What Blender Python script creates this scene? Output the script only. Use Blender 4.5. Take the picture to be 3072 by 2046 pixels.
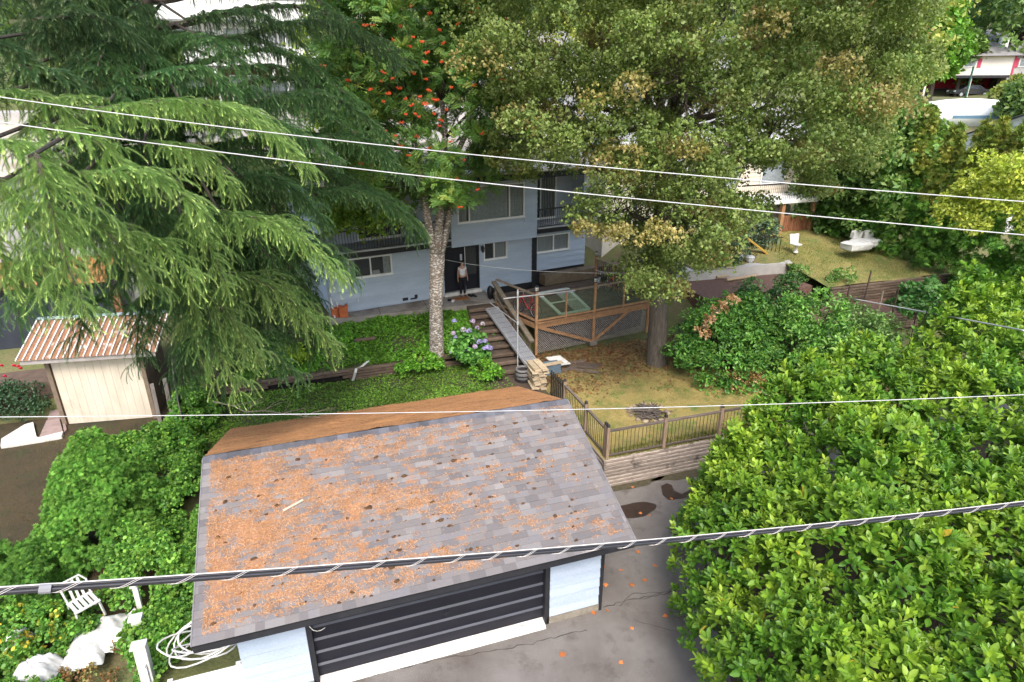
import bpy, math, random
import numpy as np
from mathutils import Matrix, Vector
random.seed(7); rng = np.random.default_rng(7)
for o in list(bpy.data.objects): bpy.data.objects.remove(o)
SC = bpy.context.scene
COL = SC.collection
R = math.radians
# ------------------------------------------------------------------ camera
FPX, PITCH, YAW, ROLL = 1868.2, 0.3904, 0.3159, -0.0026
CPOS = np.array([2.229, -9.846, 11.256])
_cp, _sp, _cy, _sy = math.cos(PITCH), math.sin(PITCH), math.cos(YAW), math.sin(YAW)
FW = np.array([_sy*_cp, _cy*_cp, -_sp]); _r = np.array([_cy, -_sy, 0.0]); _u = np.cross(_r, FW)
RT = math.cos(ROLL)*_r + math.sin(ROLL)*_u; UP = -math.sin(ROLL)*_r + math.cos(ROLL)*_u
cd = bpy.data.cameras.new('camera'); cam = bpy.data.objects.new('camera', cd); COL.objects.link(cam)
cd.sensor_width = 36.0; cd.lens = 36.0*FPX/3072; cd.clip_start = 0.1; cd.clip_end = 2000
cam.matrix_world = Matrix(((RT[0], UP[0], -FW[0], CPOS[0]), (RT[1], UP[1], -FW[1], CPOS[1]), (RT[2], UP[2], -FW[2], CPOS[2]), (0, 0, 0, 1)))
SC.camera = cam
SC.cycles.max_bounces = 6; SC.cycles.diffuse_bounces = 3; SC.cycles.glossy_bounces = 2; SC.cycles.transmission_bounces = 3
SC.render.resolution_x, SC.render.resolution_y = 1024, 682
# ------------------------------------------------------------------ sky, sun, exposure
SUN_EL, SUN_AZ = R(52), R(192)          # azimuth clockwise from +Y: from behind the camera
w = bpy.data.worlds.new('World'); SC.world = w; w.use_nodes = True
nt = w.node_tree; bg = nt.nodes['Background']
sky = nt.nodes.new('ShaderNodeTexSky'); sky.sky_type = 'NISHITA'; sky.sun_disc = False
sky.sun_elevation = SUN_EL; sky.sun_rotation = SUN_AZ; sky.dust_density = 3.0; sky.air_density = 1.3; sky.ozone_density = 0.6
nt.links.new(sky.outputs[0], bg.inputs[0]); bg.inputs[1].default_value = 0.15
sd = bpy.data.lights.new('sun', 'SUN'); sun = bpy.data.objects.new('sun', sd); COL.objects.link(sun)
sd.energy = 1.5; sd.angle = R(24); sd.color = (1.0, 0.955, 0.89)
sdir = Vector((math.sin(SUN_AZ)*math.cos(SUN_EL), math.cos(SUN_AZ)*math.cos(SUN_EL), math.sin(SUN_EL)))
sun.rotation_euler = sdir.to_track_quat('Z', 'Y').to_euler()
SC.view_settings.view_transform = 'Standard'; SC.view_settings.look = 'None'
SC.view_settings.exposure = 1.4; SC.view_settings.gamma = 1.0
# ------------------------------------------------------------------ pixel (3072x2046) to world
def ray(x, y): return FW + (x-1536)/FPX*RT - (y-1023)/FPX*UP
def PZ(x, y, z): d = ray(x, y); return CPOS + d*(z-CPOS[2])/d[2]
def PY(x, y, Y): d = ray(x, y); return CPOS + d*(Y-CPOS[1])/d[1]
def PD(x, y, dist): d = ray(x, y); return CPOS + d/np.linalg.norm(d)*dist
# ------------------------------------------------------------------ materials
MATS = {}
def nodes(name):
    m = bpy.data.materials.new(name); m.use_nodes = True
    t = m.node_tree; return m, t, t.nodes['Principled BSDF'], t.nodes['Material Output']
def N(t, ty, **kw):
    n = t.nodes.new(ty)
    for k, v in kw.items():
        if k.startswith('i_'):
            n.inputs[int(k[2:]) if k[2:].isdigit() else k[2:].replace('_', ' ')].default_value = v
        else: setattr(n, k, v)
    return n
def ramp(t, fac, stops):
    r = t.nodes.new('ShaderNodeValToRGB'); e = r.color_ramp.elements
    while len(e) > 2: e.remove(e[-1])
    for i, (p, c) in enumerate(stops):
        if i > 1: e.new(p)
        e[i].position = p; e[i].color = (*c, 1)
    t.links.new(fac, r.inputs[0]); return r.outputs[0]
def coords(t, scale=(1, 1, 1), kind='Object'):
    tc = t.nodes.new('ShaderNodeTexCoord'); mp = t.nodes.new('ShaderNodeMapping')
    mp.inputs['Scale'].default_value = scale; t.links.new(tc.outputs[kind], mp.inputs[0]); return mp.outputs[0]
def worldpos(t, scale=(1, 1, 1)):
    g = t.nodes.new('ShaderNodeNewGeometry'); mp = t.nodes.new('ShaderNodeMapping')
    mp.inputs['Scale'].default_value = scale; t.links.new(g.outputs['Position'], mp.inputs[0]); return mp.outputs[0]
def noise(t, vec, scale, detail=4, rough=.6):
    n = t.nodes.new('ShaderNodeTexNoise'); n.inputs['Scale'].default_value = scale
    n.inputs['Detail'].default_value = detail; n.inputs['Roughness'].default_value = rough
    t.links.new(vec, n.inputs['Vector']); return n.outputs['Fac']
def mixc(t, fac, a, b, mode='MIX'):
    m = t.nodes.new('ShaderNodeMix'); m.data_type = 'RGBA'; m.blend_type = mode
    for s, v in ((0, fac), (6, a), (7, b)):
        if hasattr(v, 'links'): t.links.new(v, m.inputs[s])
        else: m.inputs[s].default_value = v if s == 0 else (*v, 1)
    return m.outputs[2]
def math_(t, op, a, b=None, c=None):
    m = t.nodes.new('ShaderNodeMath'); m.operation = op
    for s, v in enumerate((a, b, c)):
        if v is None: continue
        if hasattr(v, 'links'): t.links.new(v, m.inputs[s])
        else: m.inputs[s].default_value = v
    return m.outputs[0]
def bump(t, b, h, strength, dist=.02):
    n = t.nodes.new('ShaderNodeBump'); n.inputs['Strength'].default_value = strength; n.inputs['Distance'].default_value = dist
    t.links.new(h, n.inputs['Height']); t.links.new(n.outputs[0], b.inputs['Normal'])
def mat(name, c1, c2=None, rough=.75, scale=3., stretch=(1, 1, 1), bmp=.25, bscale=None, metal=0., rand=.0, dirt=None, dscale=1.2, dthr=.55, spec=.3):
    """plain procedural surface: two-tone noise, fine relief, optional dirt patches and per-object variation"""
    if name in MATS: return MATS[name]
    m, t, b, o = nodes(name); c2 = c2 or tuple(x*.75 for x in c1)
    v = worldpos(t, stretch)
    f = noise(t, v, scale, 6); col = ramp(t, f, [(.32, c2), (.68, c1)])
    if dirt:
        d = noise(t, worldpos(t), dscale, 5); dm = ramp(t, d, [(dthr, (0, 0, 0)), (dthr+.14, (1, 1, 1))])
        col = mixc(t, dm, col, dirt)
    if rand:
        oi = t.nodes.new('ShaderNodeObjectInfo'); h = t.nodes.new('ShaderNodeHueSaturation')
        t.links.new(math_(t, 'MULTIPLY_ADD', oi.outputs['Random'], 2*rand, 1-rand), h.inputs['Value'])
        t.links.new(col, h.inputs['Color']); col = h.outputs[0]
    t.links.new(col, b.inputs['Base Color'])
    b.inputs['Roughness'].default_value = rough; b.inputs['Metallic'].default_value = metal; b.inputs['Specular IOR Level'].default_value = spec
    if bmp: bump(t, b, noise(t, v, bscale or scale*8, 5), bmp)
    MATS[name] = m; return m
def leafmat(name, rough=.5, trans=.3, spec=.35, gn=False):
    m, t, b, o = nodes(name)
    a = N(t, 'ShaderNodeAttribute', attribute_name='col'); colr = a.outputs['Color']
    if gn:
        a.attribute_type = 'INSTANCER'; a2 = N(t, 'ShaderNodeAttribute', attribute_name='tcol'); colr = mixc(t, 1.0, a.outputs['Color'], a2.outputs['Color'], 'MULTIPLY')
    t.links.new(colr, b.inputs['Base Color'])
    b.inputs['Roughness'].default_value = rough; b.inputs['Specular IOR Level'].default_value = spec
    if trans:
        tr = t.nodes.new('ShaderNodeBsdfTranslucent'); mx = t.nodes.new('ShaderNodeMixShader'); mx.inputs[0].default_value = trans
        t.links.new(mixc(t, 1.0, colr, (1.25, 1.3, .55), 'MULTIPLY'), tr.inputs[0])
        t.links.new(b.outputs[0], mx.inputs[1]); t.links.new(tr.outputs[0], mx.inputs[2]); t.links.new(mx.outputs[0], o.inputs[0])
    MATS[name] = m; return m
def glassmat(name, tint, tr=.75, rough=.02):
    m, t, b, o = nodes(name)
    tp = t.nodes.new('ShaderNodeBsdfTransparent'); tp.inputs[0].default_value = (*tint, 1)
    b.inputs['Base Color'].default_value = (*[x*.25 for x in tint], 1); b.inputs['Roughness'].default_value = rough; b.inputs['Specular IOR Level'].default_value = .7
    mx = t.nodes.new('ShaderNodeMixShader'); mx.inputs[0].default_value = 1-tr
    t.links.new(tp.outputs[0], mx.inputs[1]); t.links.new(b.outputs[0], mx.inputs[2]); t.links.new(mx.outputs[0], o.inputs[0])
    MATS[name] = m; return m
# ------------------------------------------------------------------ geometry helpers
class MB:
    """collects shapes in world (or frame) coordinates into one mesh"""
    def __init__(s): s.v = []; s.f = []
    def add(s, vs, fs):
        n = len(s.v); s.v += [tuple(map(float, p)) for p in vs]; s.f += [tuple(i+n for i in q) for q in fs]; return s
    def box(s, x0, x1, y0, y1, z0, z1):
        return s.add([(x0,y0,z0),(x1,y0,z0),(x1,y1,z0),(x0,y1,z0),(x0,y0,z1),(x1,y0,z1),(x1,y1,z1),(x0,y1,z1)],
                     [(0,3,2,1),(4,5,6,7),(0,1,5,4),(1,2,6,5),(2,3,7,6),(3,0,4,7)])
    def beam(s, a, b, wd, ht, up=(0, 0, 1), jit=0.):
        a = np.array(a, float); b = np.array(b, float); d = b-a; d /= np.linalg.norm(d)
        side = np.cross(d, up); 
        if np.linalg.norm(side) < 1e-4: side = np.array([1., 0, 0])
        side /= np.linalg.norm(side); u = np.cross(side, d)
        vs = []
        for p in (a, b):
            for i, j in ((-1,-1),(1,-1),(1,1),(-1,1)):
                vs.append(p+side*i*wd/2*(1+jit*random.uniform(-1,1))+u*j*ht/2*(1+jit*random.uniform(-1,1)))
        return s.add(vs, [(0,1,2,3),(7,6,5,4),(0,4,5,1),(1,5,6,2),(2,6,7,3),(3,7,4,0)])
    def tube(s, pts, rad, n=6, cap=True):
        pts = np.array(pts, float); m = len(pts); rad = np.broadcast_to(np.array(rad, float), (m,))
        tg = np.gradient(pts, axis=0); tg /= np.linalg.norm(tg, axis=1)[:, None]+1e-9
        ref = np.array([0., 0, 1]) if abs(tg[0][2]) < .9 else np.array([1., 0, 0])
        vs = []; 
        for i in range(m):
            a = np.cross(tg[i], ref); a /= np.linalg.norm(a)+1e-9; b = np.cross(tg[i], a); ref = np.cross(a, tg[i]) if False else ref
            for k in range(n):
                th = 2*math.pi*k/n; vs.append(pts[i]+rad[i]*(math.cos(th)*a+math.sin(th)*b))
        fs = [(i*n+k, i*n+(k+1) % n, (i+1)*n+(k+1) % n, (i+1)*n+k) for i in range(m-1) for k in range(n)]
        if cap: fs += [tuple(range(n))[::-1], tuple((m-1)*n+k for k in range(n))]
        return s.add(vs, fs)
    def prism(s, poly, z0, z1):
        n = len(poly); z0 = z0 if hasattr(z0, '__len__') else [z0]*n; z1 = z1 if hasattr(z1, '__len__') else [z1]*n
        return s.add([(p[0], p[1], z0[i]) for i, p in enumerate(poly)]+[(p[0], p[1], z1[i]) for i, p in enumerate(poly)],
                     [tuple(range(n))[::-1], tuple(range(n, 2*n))]+[(i, (i+1) % n, n+(i+1) % n, n+i) for i in range(n)])
    def lathe(s, prof, n=12, cx=0, cy=0):
        vs = [(cx+r*math.cos(2*math.pi*k/n), cy+r*math.sin(2*math.pi*k/n), z) for r, z in prof for k in range(n)]
        m = len(prof)
        fs = [(i*n+k, i*n+(k+1) % n, (i+1)*n+(k+1) % n, (i+1)*n+k) for i in range(m-1) for k in range(n)]
        return s.add(vs, fs+[tuple(range(n))[::-1], tuple((m-1)*n+k for k in range(n))])
    def lump(s, c, r, n=8, m=5, jit=.2):
        vs = []
        for i in range(1, m):
            ph = math.pi*i/m
            for k in range(n):
                th = 2*math.pi*k/n; q = 1+random.uniform(-jit, jit)
                vs.append((c[0]+r[0]*q*math.sin(ph)*math.cos(th), c[1]+r[1]*q*math.sin(ph)*math.sin(th), c[2]+r[2]*q*math.cos(ph)))
        vs += [(c[0], c[1], c[2]+r[2]), (c[0], c[1], c[2]-r[2])]; T_ = (m-1)*n
        fs = [(i*n+k, (i+1)*n+k, (i+1)*n+(k+1) % n, i*n+(k+1) % n) for i in range(m-2) for k in range(n)]
        fs += [(T_, k, (k+1) % n) for k in range(n)]+[(T_+1, (m-2)*n+(k+1) % n, (m-2)*n+k) for k in range(n)]
        return s.add(vs, fs)
    def mesh(s, name, off=(0, 0, 0), smooth=False):
        me = bpy.data.meshes.new(name); o = off
        me.from_pydata([(a-o[0], b-o[1], c-o[2]) for a, b, c in s.v], [], s.f)
        if smooth: me.polygons.foreach_set('use_smooth', [True]*len(me.polygons))
        return me
LABELS = set()
def tag(o, label=None, cat=None, group=None, kind=None):
    if label: o['label'] = label
    if cat: o['category'] = cat
    if group: o['group'] = group
    if kind: o['kind'] = kind
    return o
OFF = {}
def thing(name, label, cat, loc=(0, 0, 0), rz=0., group=None, frame=None):
    """an Empty at the thing's base; its parts are given in world coordinates, or in its own turned frame (z absolute)"""
    o = bpy.data.objects.new(name, None); COL.objects.link(o); o.location = [float(x) for x in loc]; o.rotation_euler = (0, 0, rz)
    o.empty_display_size = .2
    OFF[o.name] = (0, 0, loc[2]) if frame else tuple(loc)
    return tag(o, label, cat, group)
def off(p): return OFF.get(p.name, (0, 0, 0)) if p else (0, 0, 0)
def obj(name, mb, m, parent=None, smooth=False, kind=None):
    me = mb.mesh(name, off(parent), smooth); me.materials.append(m)
    o = bpy.data.objects.new(name, me); COL.objects.link(o)
    if parent: o.parent = parent; OFF[o.name] = off(parent)
    if kind: o['kind'] = kind
    return o
def piece(name, me, parent, loc, rot=(0, 0, 0), sc=(1, 1, 1)):
    """one of many alike pieces that share mesh data"""
    o = bpy.data.objects.new(name, me); COL.objects.link(o); f = off(parent)
    o.parent = parent; o.location = (loc[0]-f[0], loc[1]-f[1], loc[2]-f[2]); o.rotation_euler = rot; o.scale = sc
    OFF[o.name] = f; return o
def solo(name, mb, m, label, cat, base=None, group=None, smooth=False):
    """a thing that is one mesh"""
    v = np.array(mb.v); b = base if base is not None else (float(v[:,0].mean()), float(v[:,1].mean()), float(v[:,2].min()))
    me = mb.mesh(name, b, smooth); me.materials.append(m)
    o = bpy.data.objects.new(name, me); COL.objects.link(o); o.location = b; return tag(o, label, cat, group)
def struct(name, mb, m, smooth=False):
    return tag(obj(name, mb, m, None, smooth), kind='structure')
def unit_mesh(name, mb, m, smooth=False):
    me = mb.mesh(name, (0, 0, 0), smooth); me.materials.append(m); return me
def bigmesh(name, V, F, C, m, parent=None, kind=None, smooth=False):
    V = np.asarray(V, np.float32); F = np.asarray(F, np.int32); k = F.shape[1]
    f = off(parent); V = V-np.array(f, np.float32)
    me = bpy.data.meshes.new(name); me.vertices.add(len(V)); me.vertices.foreach_set('co', V.ravel())
    me.loops.add(F.size); me.loops.foreach_set('vertex_index', F.ravel())
    me.polygons.add(len(F)); me.polygons.foreach_set('loop_start', np.arange(0, F.size, k, dtype=np.int32))
    me.polygons.foreach_set('use_smooth', np.full(len(F), bool(smooth)))
    if C is not None:
        a = me.attributes.new('col', 'FLOAT_COLOR', 'POINT')
        cc = np.ones((len(V), 4), np.float32); cc[:, :3] = np.clip(C, 0, 1); a.data.foreach_set('color', cc.ravel())
    me.update(calc_edges=True); me.materials.append(m)
    o = bpy.data.objects.new(name, me); COL.objects.link(o)
    if parent: o.parent = parent; OFF[o.name] = f
    if kind: o['kind'] = kind
    return o
# ------------------------------------------------------------------ vectorised foliage
def nrm(a): return a/(np.linalg.norm(a, axis=-1, keepdims=True)+1e-9)
def frames(d, up=None, roll=None):
    """rotation matrices whose Y column points along d, Z column roughly along up"""
    d = nrm(np.asarray(d, float)); n = len(d)
    if up is None: up = rng.normal(size=(n, 3))
    x = nrm(np.cross(d, up)); z = np.cross(x, d)
    if roll is not None:
        c, s_ = np.cos(roll)[:, None], np.sin(roll)[:, None]; x, z = c*x+s_*z, -s_*x+c*z
    return np.stack([x, d, z], -1)
def inst(tv, tf, pos, rot, sc, col, tcol=None):
    """copies of a small template baked into one mesh: vertices, faces, colours"""
    tv = np.asarray(tv, float); tf = np.asarray(tf); n = len(pos); k = len(tv)
    sc = np.asarray(sc, float); sc = sc[:, None, None] if sc.ndim == 1 else sc[:, None, :]
    V = np.einsum('nij,nkj->nki', rot, tv[None]*sc)+np.asarray(pos)[:, None, :]
    F = (tf[None]+(np.arange(n)*k)[:, None, None]).reshape(-1, tf.shape[1])
    C = np.repeat(np.asarray(col)[:, None, :], k, 1)
    if tcol is not None: C = C*np.asarray(tcol)[None, :, None]
    return V.reshape(-1, 3), F, C.reshape(-1, 3)
def cat(parts):
    V, F, C, n = [], [], [], 0
    for v, f, c in parts: V.append(v); F.append(f+n); C.append(c); n += len(v)
    return np.concatenate(V), np.concatenate(F), np.concatenate(C)
def palette(n, cols, jit=.12, wts=None):
    cols = np.array(cols); i = rng.choice(len(cols), n, p=wts)
    j = rng.choice(len(cols), n, p=wts); t = rng.random((n, 1))*.6
    return (cols[i]*(1-t)+cols[j]*t)*(1+rng.normal(size=(n, 1))*jit)
# leaf templates: along +Y, length 1
LEAF = (np.array([(0,0,0),(-.28,.5,.07),(.28,.5,.07),(0,1,-.06)]), np.array([(0,2,3),(0,3,1)]))
ROUND = (np.array([(0,0,0),(-.42,.22,.06),(-.4,.62,.08),(0,1,-.05),(.4,.62,.08),(.42,.22,.06)]), np.array([(0,5,4),(0,4,3),(0,3,2),(0,2,1)]))
_lv = [(0, 0, 0)]+[(sx*w_, y_, .045+.02*y_) for y_, w_ in ((.2, .13), (.5, .22), (.8, .165)) for sx in (-1, 1)]+[(0, y_, -.005-.03*y_) for y_ in (.2, .5, .8)]+[(0, 1, -.06)]
LAUREL = (np.array(_lv), np.array([(0,7,1),(0,2,7),(1,7,8),(1,8,3),(2,8,7),(2,4,8),(3,8,9),(3,9,5),(4,9,8),(4,6,9),(5,9,10),(6,10,9)]))
OAK = (np.array([(0,0,0),(-.16,.3,.03),(-.36,.55,.06),(-.2,.8,.02),(0,1,-.06),(.2,.8,.02),(.36,.55,.06),(.16,.3,.03)]), np.array([(0,7,1),(1,7,6),(1,6,2),(2,6,5),(2,5,3),(3,5,4)]))
def compound(n=11):
    v, f = [], []
    for i in range(n):
        t = .15+.85*(i//2)/(n//2); s = -1 if i % 2 else 1
        if i == n-1: a, s = 0, 1
        else: a = 1.0
        L = .34; dx, dy = s*math.sin(a)*L, math.cos(a)*L
        px, py = -dy*.22, dx*.22; b = len(v)
        v += [(0, t, 0), (dx*.5-px, t+dy*.5-py, .03), (dx, t+dy, -.06), (dx*.5+px, t+dy*.5+py, .03)]
        f += [(b, b+1, b+2), (b, b+2, b+3)]
    return np.array(v), np.array(f)
ROWAN = compound()
def cup(P):  # fan of flat scale-leaf sprays
    v, f = [], []
    for i in range(P):
        a = -1.0+2.0*i/(P-1); L = 1-.25*abs(a); b = len(v); w_ = .1
        dx, dy = math.sin(a)*L, math.cos(a)*L
        v += [(0, 0, 0), (dx*.6-dy*w_, dy*.6+dx*w_, .05), (dx, dy, -.05), (dx*.6+dy*w_, dy*.6-dx*w_, .05)]
        f += [(b, b+3, b+2), (b, b+2, b+1)]
    return np.array(v), np.array(f)
FAN = cup(5)
def sphere_dirs(n, low=-.4):
    z = rng.uniform(low, 1, n); t = rng.uniform(0, 2*math.pi, n); r = np.sqrt(1-z*z)
    return np.stack([r*np.cos(t), r*np.sin(t), z], -1)
def clumps(cent, rad, per, shell=.35, low=-.35):
    """points spread through the outer part of each clump, with outward directions"""
    cent = np.asarray(cent, float); rad = np.asarray(rad, float); n = len(cent); idx = np.repeat(np.arange(n), per)
    d = sphere_dirs(len(idx), low); rr = rad if rad.ndim == 2 else np.repeat(rad[:, None], 3, 1)
    r = 1-shell*rng.random((len(idx), 1))**1.5
    return cent[idx]+d*rr[idx]*r, d, idx
def in_poly(x, y, poly):
    p = np.array(poly, float); ins = np.zeros(len(x), bool); j = len(p)-1
    for i in range(len(p)):
        c = ((p[i,1] > y) != (p[j,1] > y)) & (x < (p[j,0]-p[i,0])*(y-p[i,1])/(p[j,1]-p[i,1]+1e-12)+p[i,0]); ins ^= c; j = i
    return ins
def fbm(x, y, s=1., seed=0):
    r = np.random.default_rng(seed); o = np.zeros_like(x, dtype=float); a = 1.; fr = 1./s
    for k in range(4):
        for _ in range(3):
            th = r.uniform(0, 6.28); ph = r.uniform(0, 6.28); o += a*np.sin((x*math.cos(th)+y*math.sin(th))*fr*r.uniform(.7, 1.3)*2+ph)/3
        a *= .55; fr *= 2.03
    return o

def cluster(tmpl, k, spread=1.0, low=-.3, seed=3, jit=.5):
    """a tuft of k leaves about the origin, outward along +Y"""
    r = np.random.default_rng(seed); tv, tf = tmpl; V, F, C = [], [], []
    for i in range(k):
        d = r.normal(size=3); d = d/np.linalg.norm(d); d[1] = abs(d[1])*.9+.1; d /= np.linalg.norm(d); p = d*spread*r.uniform(.15, .7)+r.normal(size=3)*.12*spread
        dd = nrm(d+r.normal(size=3)*jit); u = r.normal(size=3)*.7+np.array((0, .9, .6)); x = nrm(np.cross(dd, u)); z = np.cross(x, dd); M_ = np.stack([x, dd, z], -1)
        F.append(tf+len(V)*len(tv)); V.append((tv*r.uniform(.8, 1.2))@M_.T+p); C.append(np.full((len(tv), 3), 1.)*(1+r.normal()*.16))
    return np.concatenate(V), np.concatenate(F), np.concatenate(C)
GNT = {}
def gn_tree():
    if 'g' in GNT: return GNT['g']
    g = bpy.data.node_groups.new('scatter_leaves', 'GeometryNodeTree'); g.interface.new_socket('Geometry', in_out='INPUT', socket_type='NodeSocketGeometry'); g.interface.new_socket('Geometry', in_out='OUTPUT', socket_type='NodeSocketGeometry')
    n = g.nodes; L = g.links; gi = n.new('NodeGroupInput'); go_ = n.new('NodeGroupOutput')
    def na(name, ty): a = n.new('GeometryNodeInputNamedAttribute'); a.data_type = ty; a.inputs[0].default_value = name; return a.outputs[0]
    sep = n.new('GeometryNodeSeparateGeometry'); sep.domain = 'POINT'; L.new(gi.outputs[0], sep.inputs[0]); L.new(na('is_leaf', 'BOOLEAN'), sep.inputs[1])
    ip = n.new('GeometryNodeInstanceOnPoints'); L.new(sep.outputs[1], ip.inputs['Points']); L.new(sep.outputs[0], ip.inputs['Instance'])
    er = n.new('FunctionNodeEulerToRotation'); L.new(na('rot', 'FLOAT_VECTOR'), er.inputs[0]); L.new(er.outputs[0], ip.inputs['Rotation']); L.new(na('scl', 'FLOAT_VECTOR'), ip.inputs['Scale'])
    L.new(ip.outputs[0], go_.inputs[0]); GNT['g'] = g; return g
def euler(Rm):
    Rm = np.asarray(Rm); sy = np.sqrt(Rm[:, 0, 0]**2+Rm[:, 1, 0]**2)
    return np.stack([np.arctan2(Rm[:, 2, 1], Rm[:, 2, 2]), np.arctan2(-Rm[:, 2, 0], sy), np.arctan2(Rm[:, 1, 0], Rm[:, 0, 0])], -1)
def scatter(name, tmpl, pos, rot, sc, col, m, parent=None, kind='stuff'):
    """leaf tufts set on points by geometry nodes; the tuft itself is part of the mesh"""
    tv, tf, tc = tmpl; k = len(tv); f = np.array(off(parent)); pos = np.asarray(pos)-f; n = len(pos); sc = np.asarray(sc, float); sc = np.repeat(sc[:, None], 3, 1) if sc.ndim == 1 else sc
    me = bpy.data.meshes.new(name); me.vertices.add(k+n); me.vertices.foreach_set('co', np.concatenate([tv, pos]).astype(np.float32).ravel())
    F = np.asarray(tf, np.int32); me.loops.add(F.size); me.loops.foreach_set('vertex_index', F.ravel()); me.polygons.add(len(F)); me.polygons.foreach_set('loop_start', np.arange(0, F.size, 3, dtype=np.int32))
    def att(nm, ty, fld, arr): a = me.attributes.new(nm, ty, 'POINT'); a.data.foreach_set(fld, np.ascontiguousarray(arr).ravel())
    il = np.zeros(k+n, bool); il[:k] = True; att('is_leaf', 'BOOLEAN', 'value', il)
    rr = np.zeros((k+n, 3), np.float32); rr[k:] = euler(rot); att('rot', 'FLOAT_VECTOR', 'vector', rr)
    ss = np.ones((k+n, 3), np.float32); ss[k:] = sc; att('scl', 'FLOAT_VECTOR', 'vector', ss)
    cc = np.ones((k+n, 4), np.float32); cc[k:, :3] = np.clip(col, 0.002, 1); att('col', 'FLOAT_COLOR', 'color', cc)
    tcc = np.ones((k+n, 4), np.float32); tcc[:k, :3] = tc; att('tcol', 'FLOAT_COLOR', 'color', tcc)
    me.update(calc_edges=True); me.materials.append(m); o = bpy.data.objects.new(name, me); COL.objects.link(o); o.modifiers.new('leaves', 'NODES').node_group = gn_tree()
    if parent: o.parent = parent; OFF[o.name] = off(parent)
    if kind: o['kind'] = kind
    return o
# ================================================================== SETTING
def smooth(a, b, x): t = np.clip((x-a)/(b-a), 0, 1); return t*t*(3-2*t)
def G(x, y):
    x = np.asarray(x, float); y = np.asarray(y, float)
    z = -.08+.86*smooth(4.4, 5.6, y)+1.3*smooth(12.6, 15.2, y)+8.1*smooth(27, 47, y)+np.maximum(y-47, 0)*.13+np.maximum(y-90, 0)*.08
    left = -.05+.6*smooth(1, 10, y)+1.4*smooth(12.9, 17, y)+8.3*smooth(24, 46, y)+np.maximum(y-47, 0)*.13+np.maximum(y-90, 0)*.08
    rs = x+.1*y
    right = -.08+.86*smooth(4.4, 5.6, y)+1.0*smooth(8, 12, y)+.75*smooth(12.5, 15, y)+1.6*smooth(15, 26, y)+5.3*smooth(29, 50, y)+5.6*smooth(33, 52, x)*(1-smooth(29,50,y)*.95)+np.maximum(y-52, 0)*.13*(1-.8*smooth(45,60,x))+np.maximum(np.hypot(x-2,y+10)-104, 0)*.28*smooth(45,60,x)+np.maximum(y-90, 0)*.09
    l = smooth(-1.0, -2.2, x)*smooth(-1, .5, y); r = smooth(16.5, 19, x)
    return z*(1-l)*(1-r)+left*l+right*r*(1-l)
def ground_mat():
    m, t, b, o = nodes('ground_soil'); v = worldpos(t)
    c = ramp(t, noise(t, v, .9, 6), [(.35, (.05, .065, .02)), (.5, (.1, .12, .035)), (.66, (.14, .11, .06))])
    c = mixc(t, .35, c, ramp(t, noise(t, v, 14, 5), [(.3, (.05, .035, .02)), (.7, (.2, .2, .08))]))
    t.links.new(c, b.inputs['Base Color']); b.inputs['Roughness'].default_value = .95; bump(t, b, noise(t, v, 20, 5), .6, .05); return m
gx = np.unique(np.concatenate([np.linspace(-260, -14, 22), np.linspace(-14, 34, 85), np.linspace(34, 300, 24)]))
gy = np.unique(np.concatenate([np.linspace(-60, -4, 10), np.linspace(-4, 55, 100), np.linspace(55, 420, 40)]))
XX, YY = np.meshgrid(gx, gy); ZZ = G(XX, YY); nx = len(gx)
ii, jj = np.meshgrid(np.arange(nx-1), np.arange(len(gy)-1)); q = (jj*nx+ii).ravel()
go = bigmesh('ground', np.stack([XX, YY, ZZ], -1).reshape(-1, 3), np.stack([q, q+1, q+nx+1, q+nx], -1), None, ground_mat(), smooth=True); go['kind'] = 'structure'

def asphalt_mat():
    m, t, b, o = nodes('asphalt'); v = worldpos(t)
    c = ramp(t, noise(t, v, .55, 6, .65), [(.3, (.105, .09, .081)), (.5, (.15, .135, .125)), (.7, (.195, .182, .172))])
    agg = ramp(t, noise(t, v, 90, 3, .7), [(.38, (.5, .48, .47)), (.64, (1.5, 1.5, 1.5))])
    c = mixc(t, 1.0, c, agg, 'MULTIPLY')
    st = ramp(t, noise(t, worldpos(t, (1, 1, 1)), 1.6, 5, .7), [(.54, (0, 0, 0)), (.68, (1, 1, 1))])
    c = mixc(t, math_(t, 'MULTIPLY', st, .6), c, (.075, .058, .048))
    lit = ramp(t, noise(t, v, 38, 2, .5), [(.72, (0, 0, 0)), (.76, (1, 1, 1))]); c = mixc(t, math_(t, 'MULTIPLY', lit, .5), c, (.34, .31, .27))
    t.links.new(c, b.inputs['Base Color']); b.inputs['Roughness'].default_value = .85
    bump(t, b, noise(t, v, 120, 4, .7), .5, .01); return m
mb = MB()
mb.prism([(-1.1, -40), (60, -40), (60, 4.3), (7.3, 4.3), (7.3, .1), (-1.1, .1)], -.3, 0.0); struct('asphalt_lane', mb, asphalt_mat())
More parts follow.
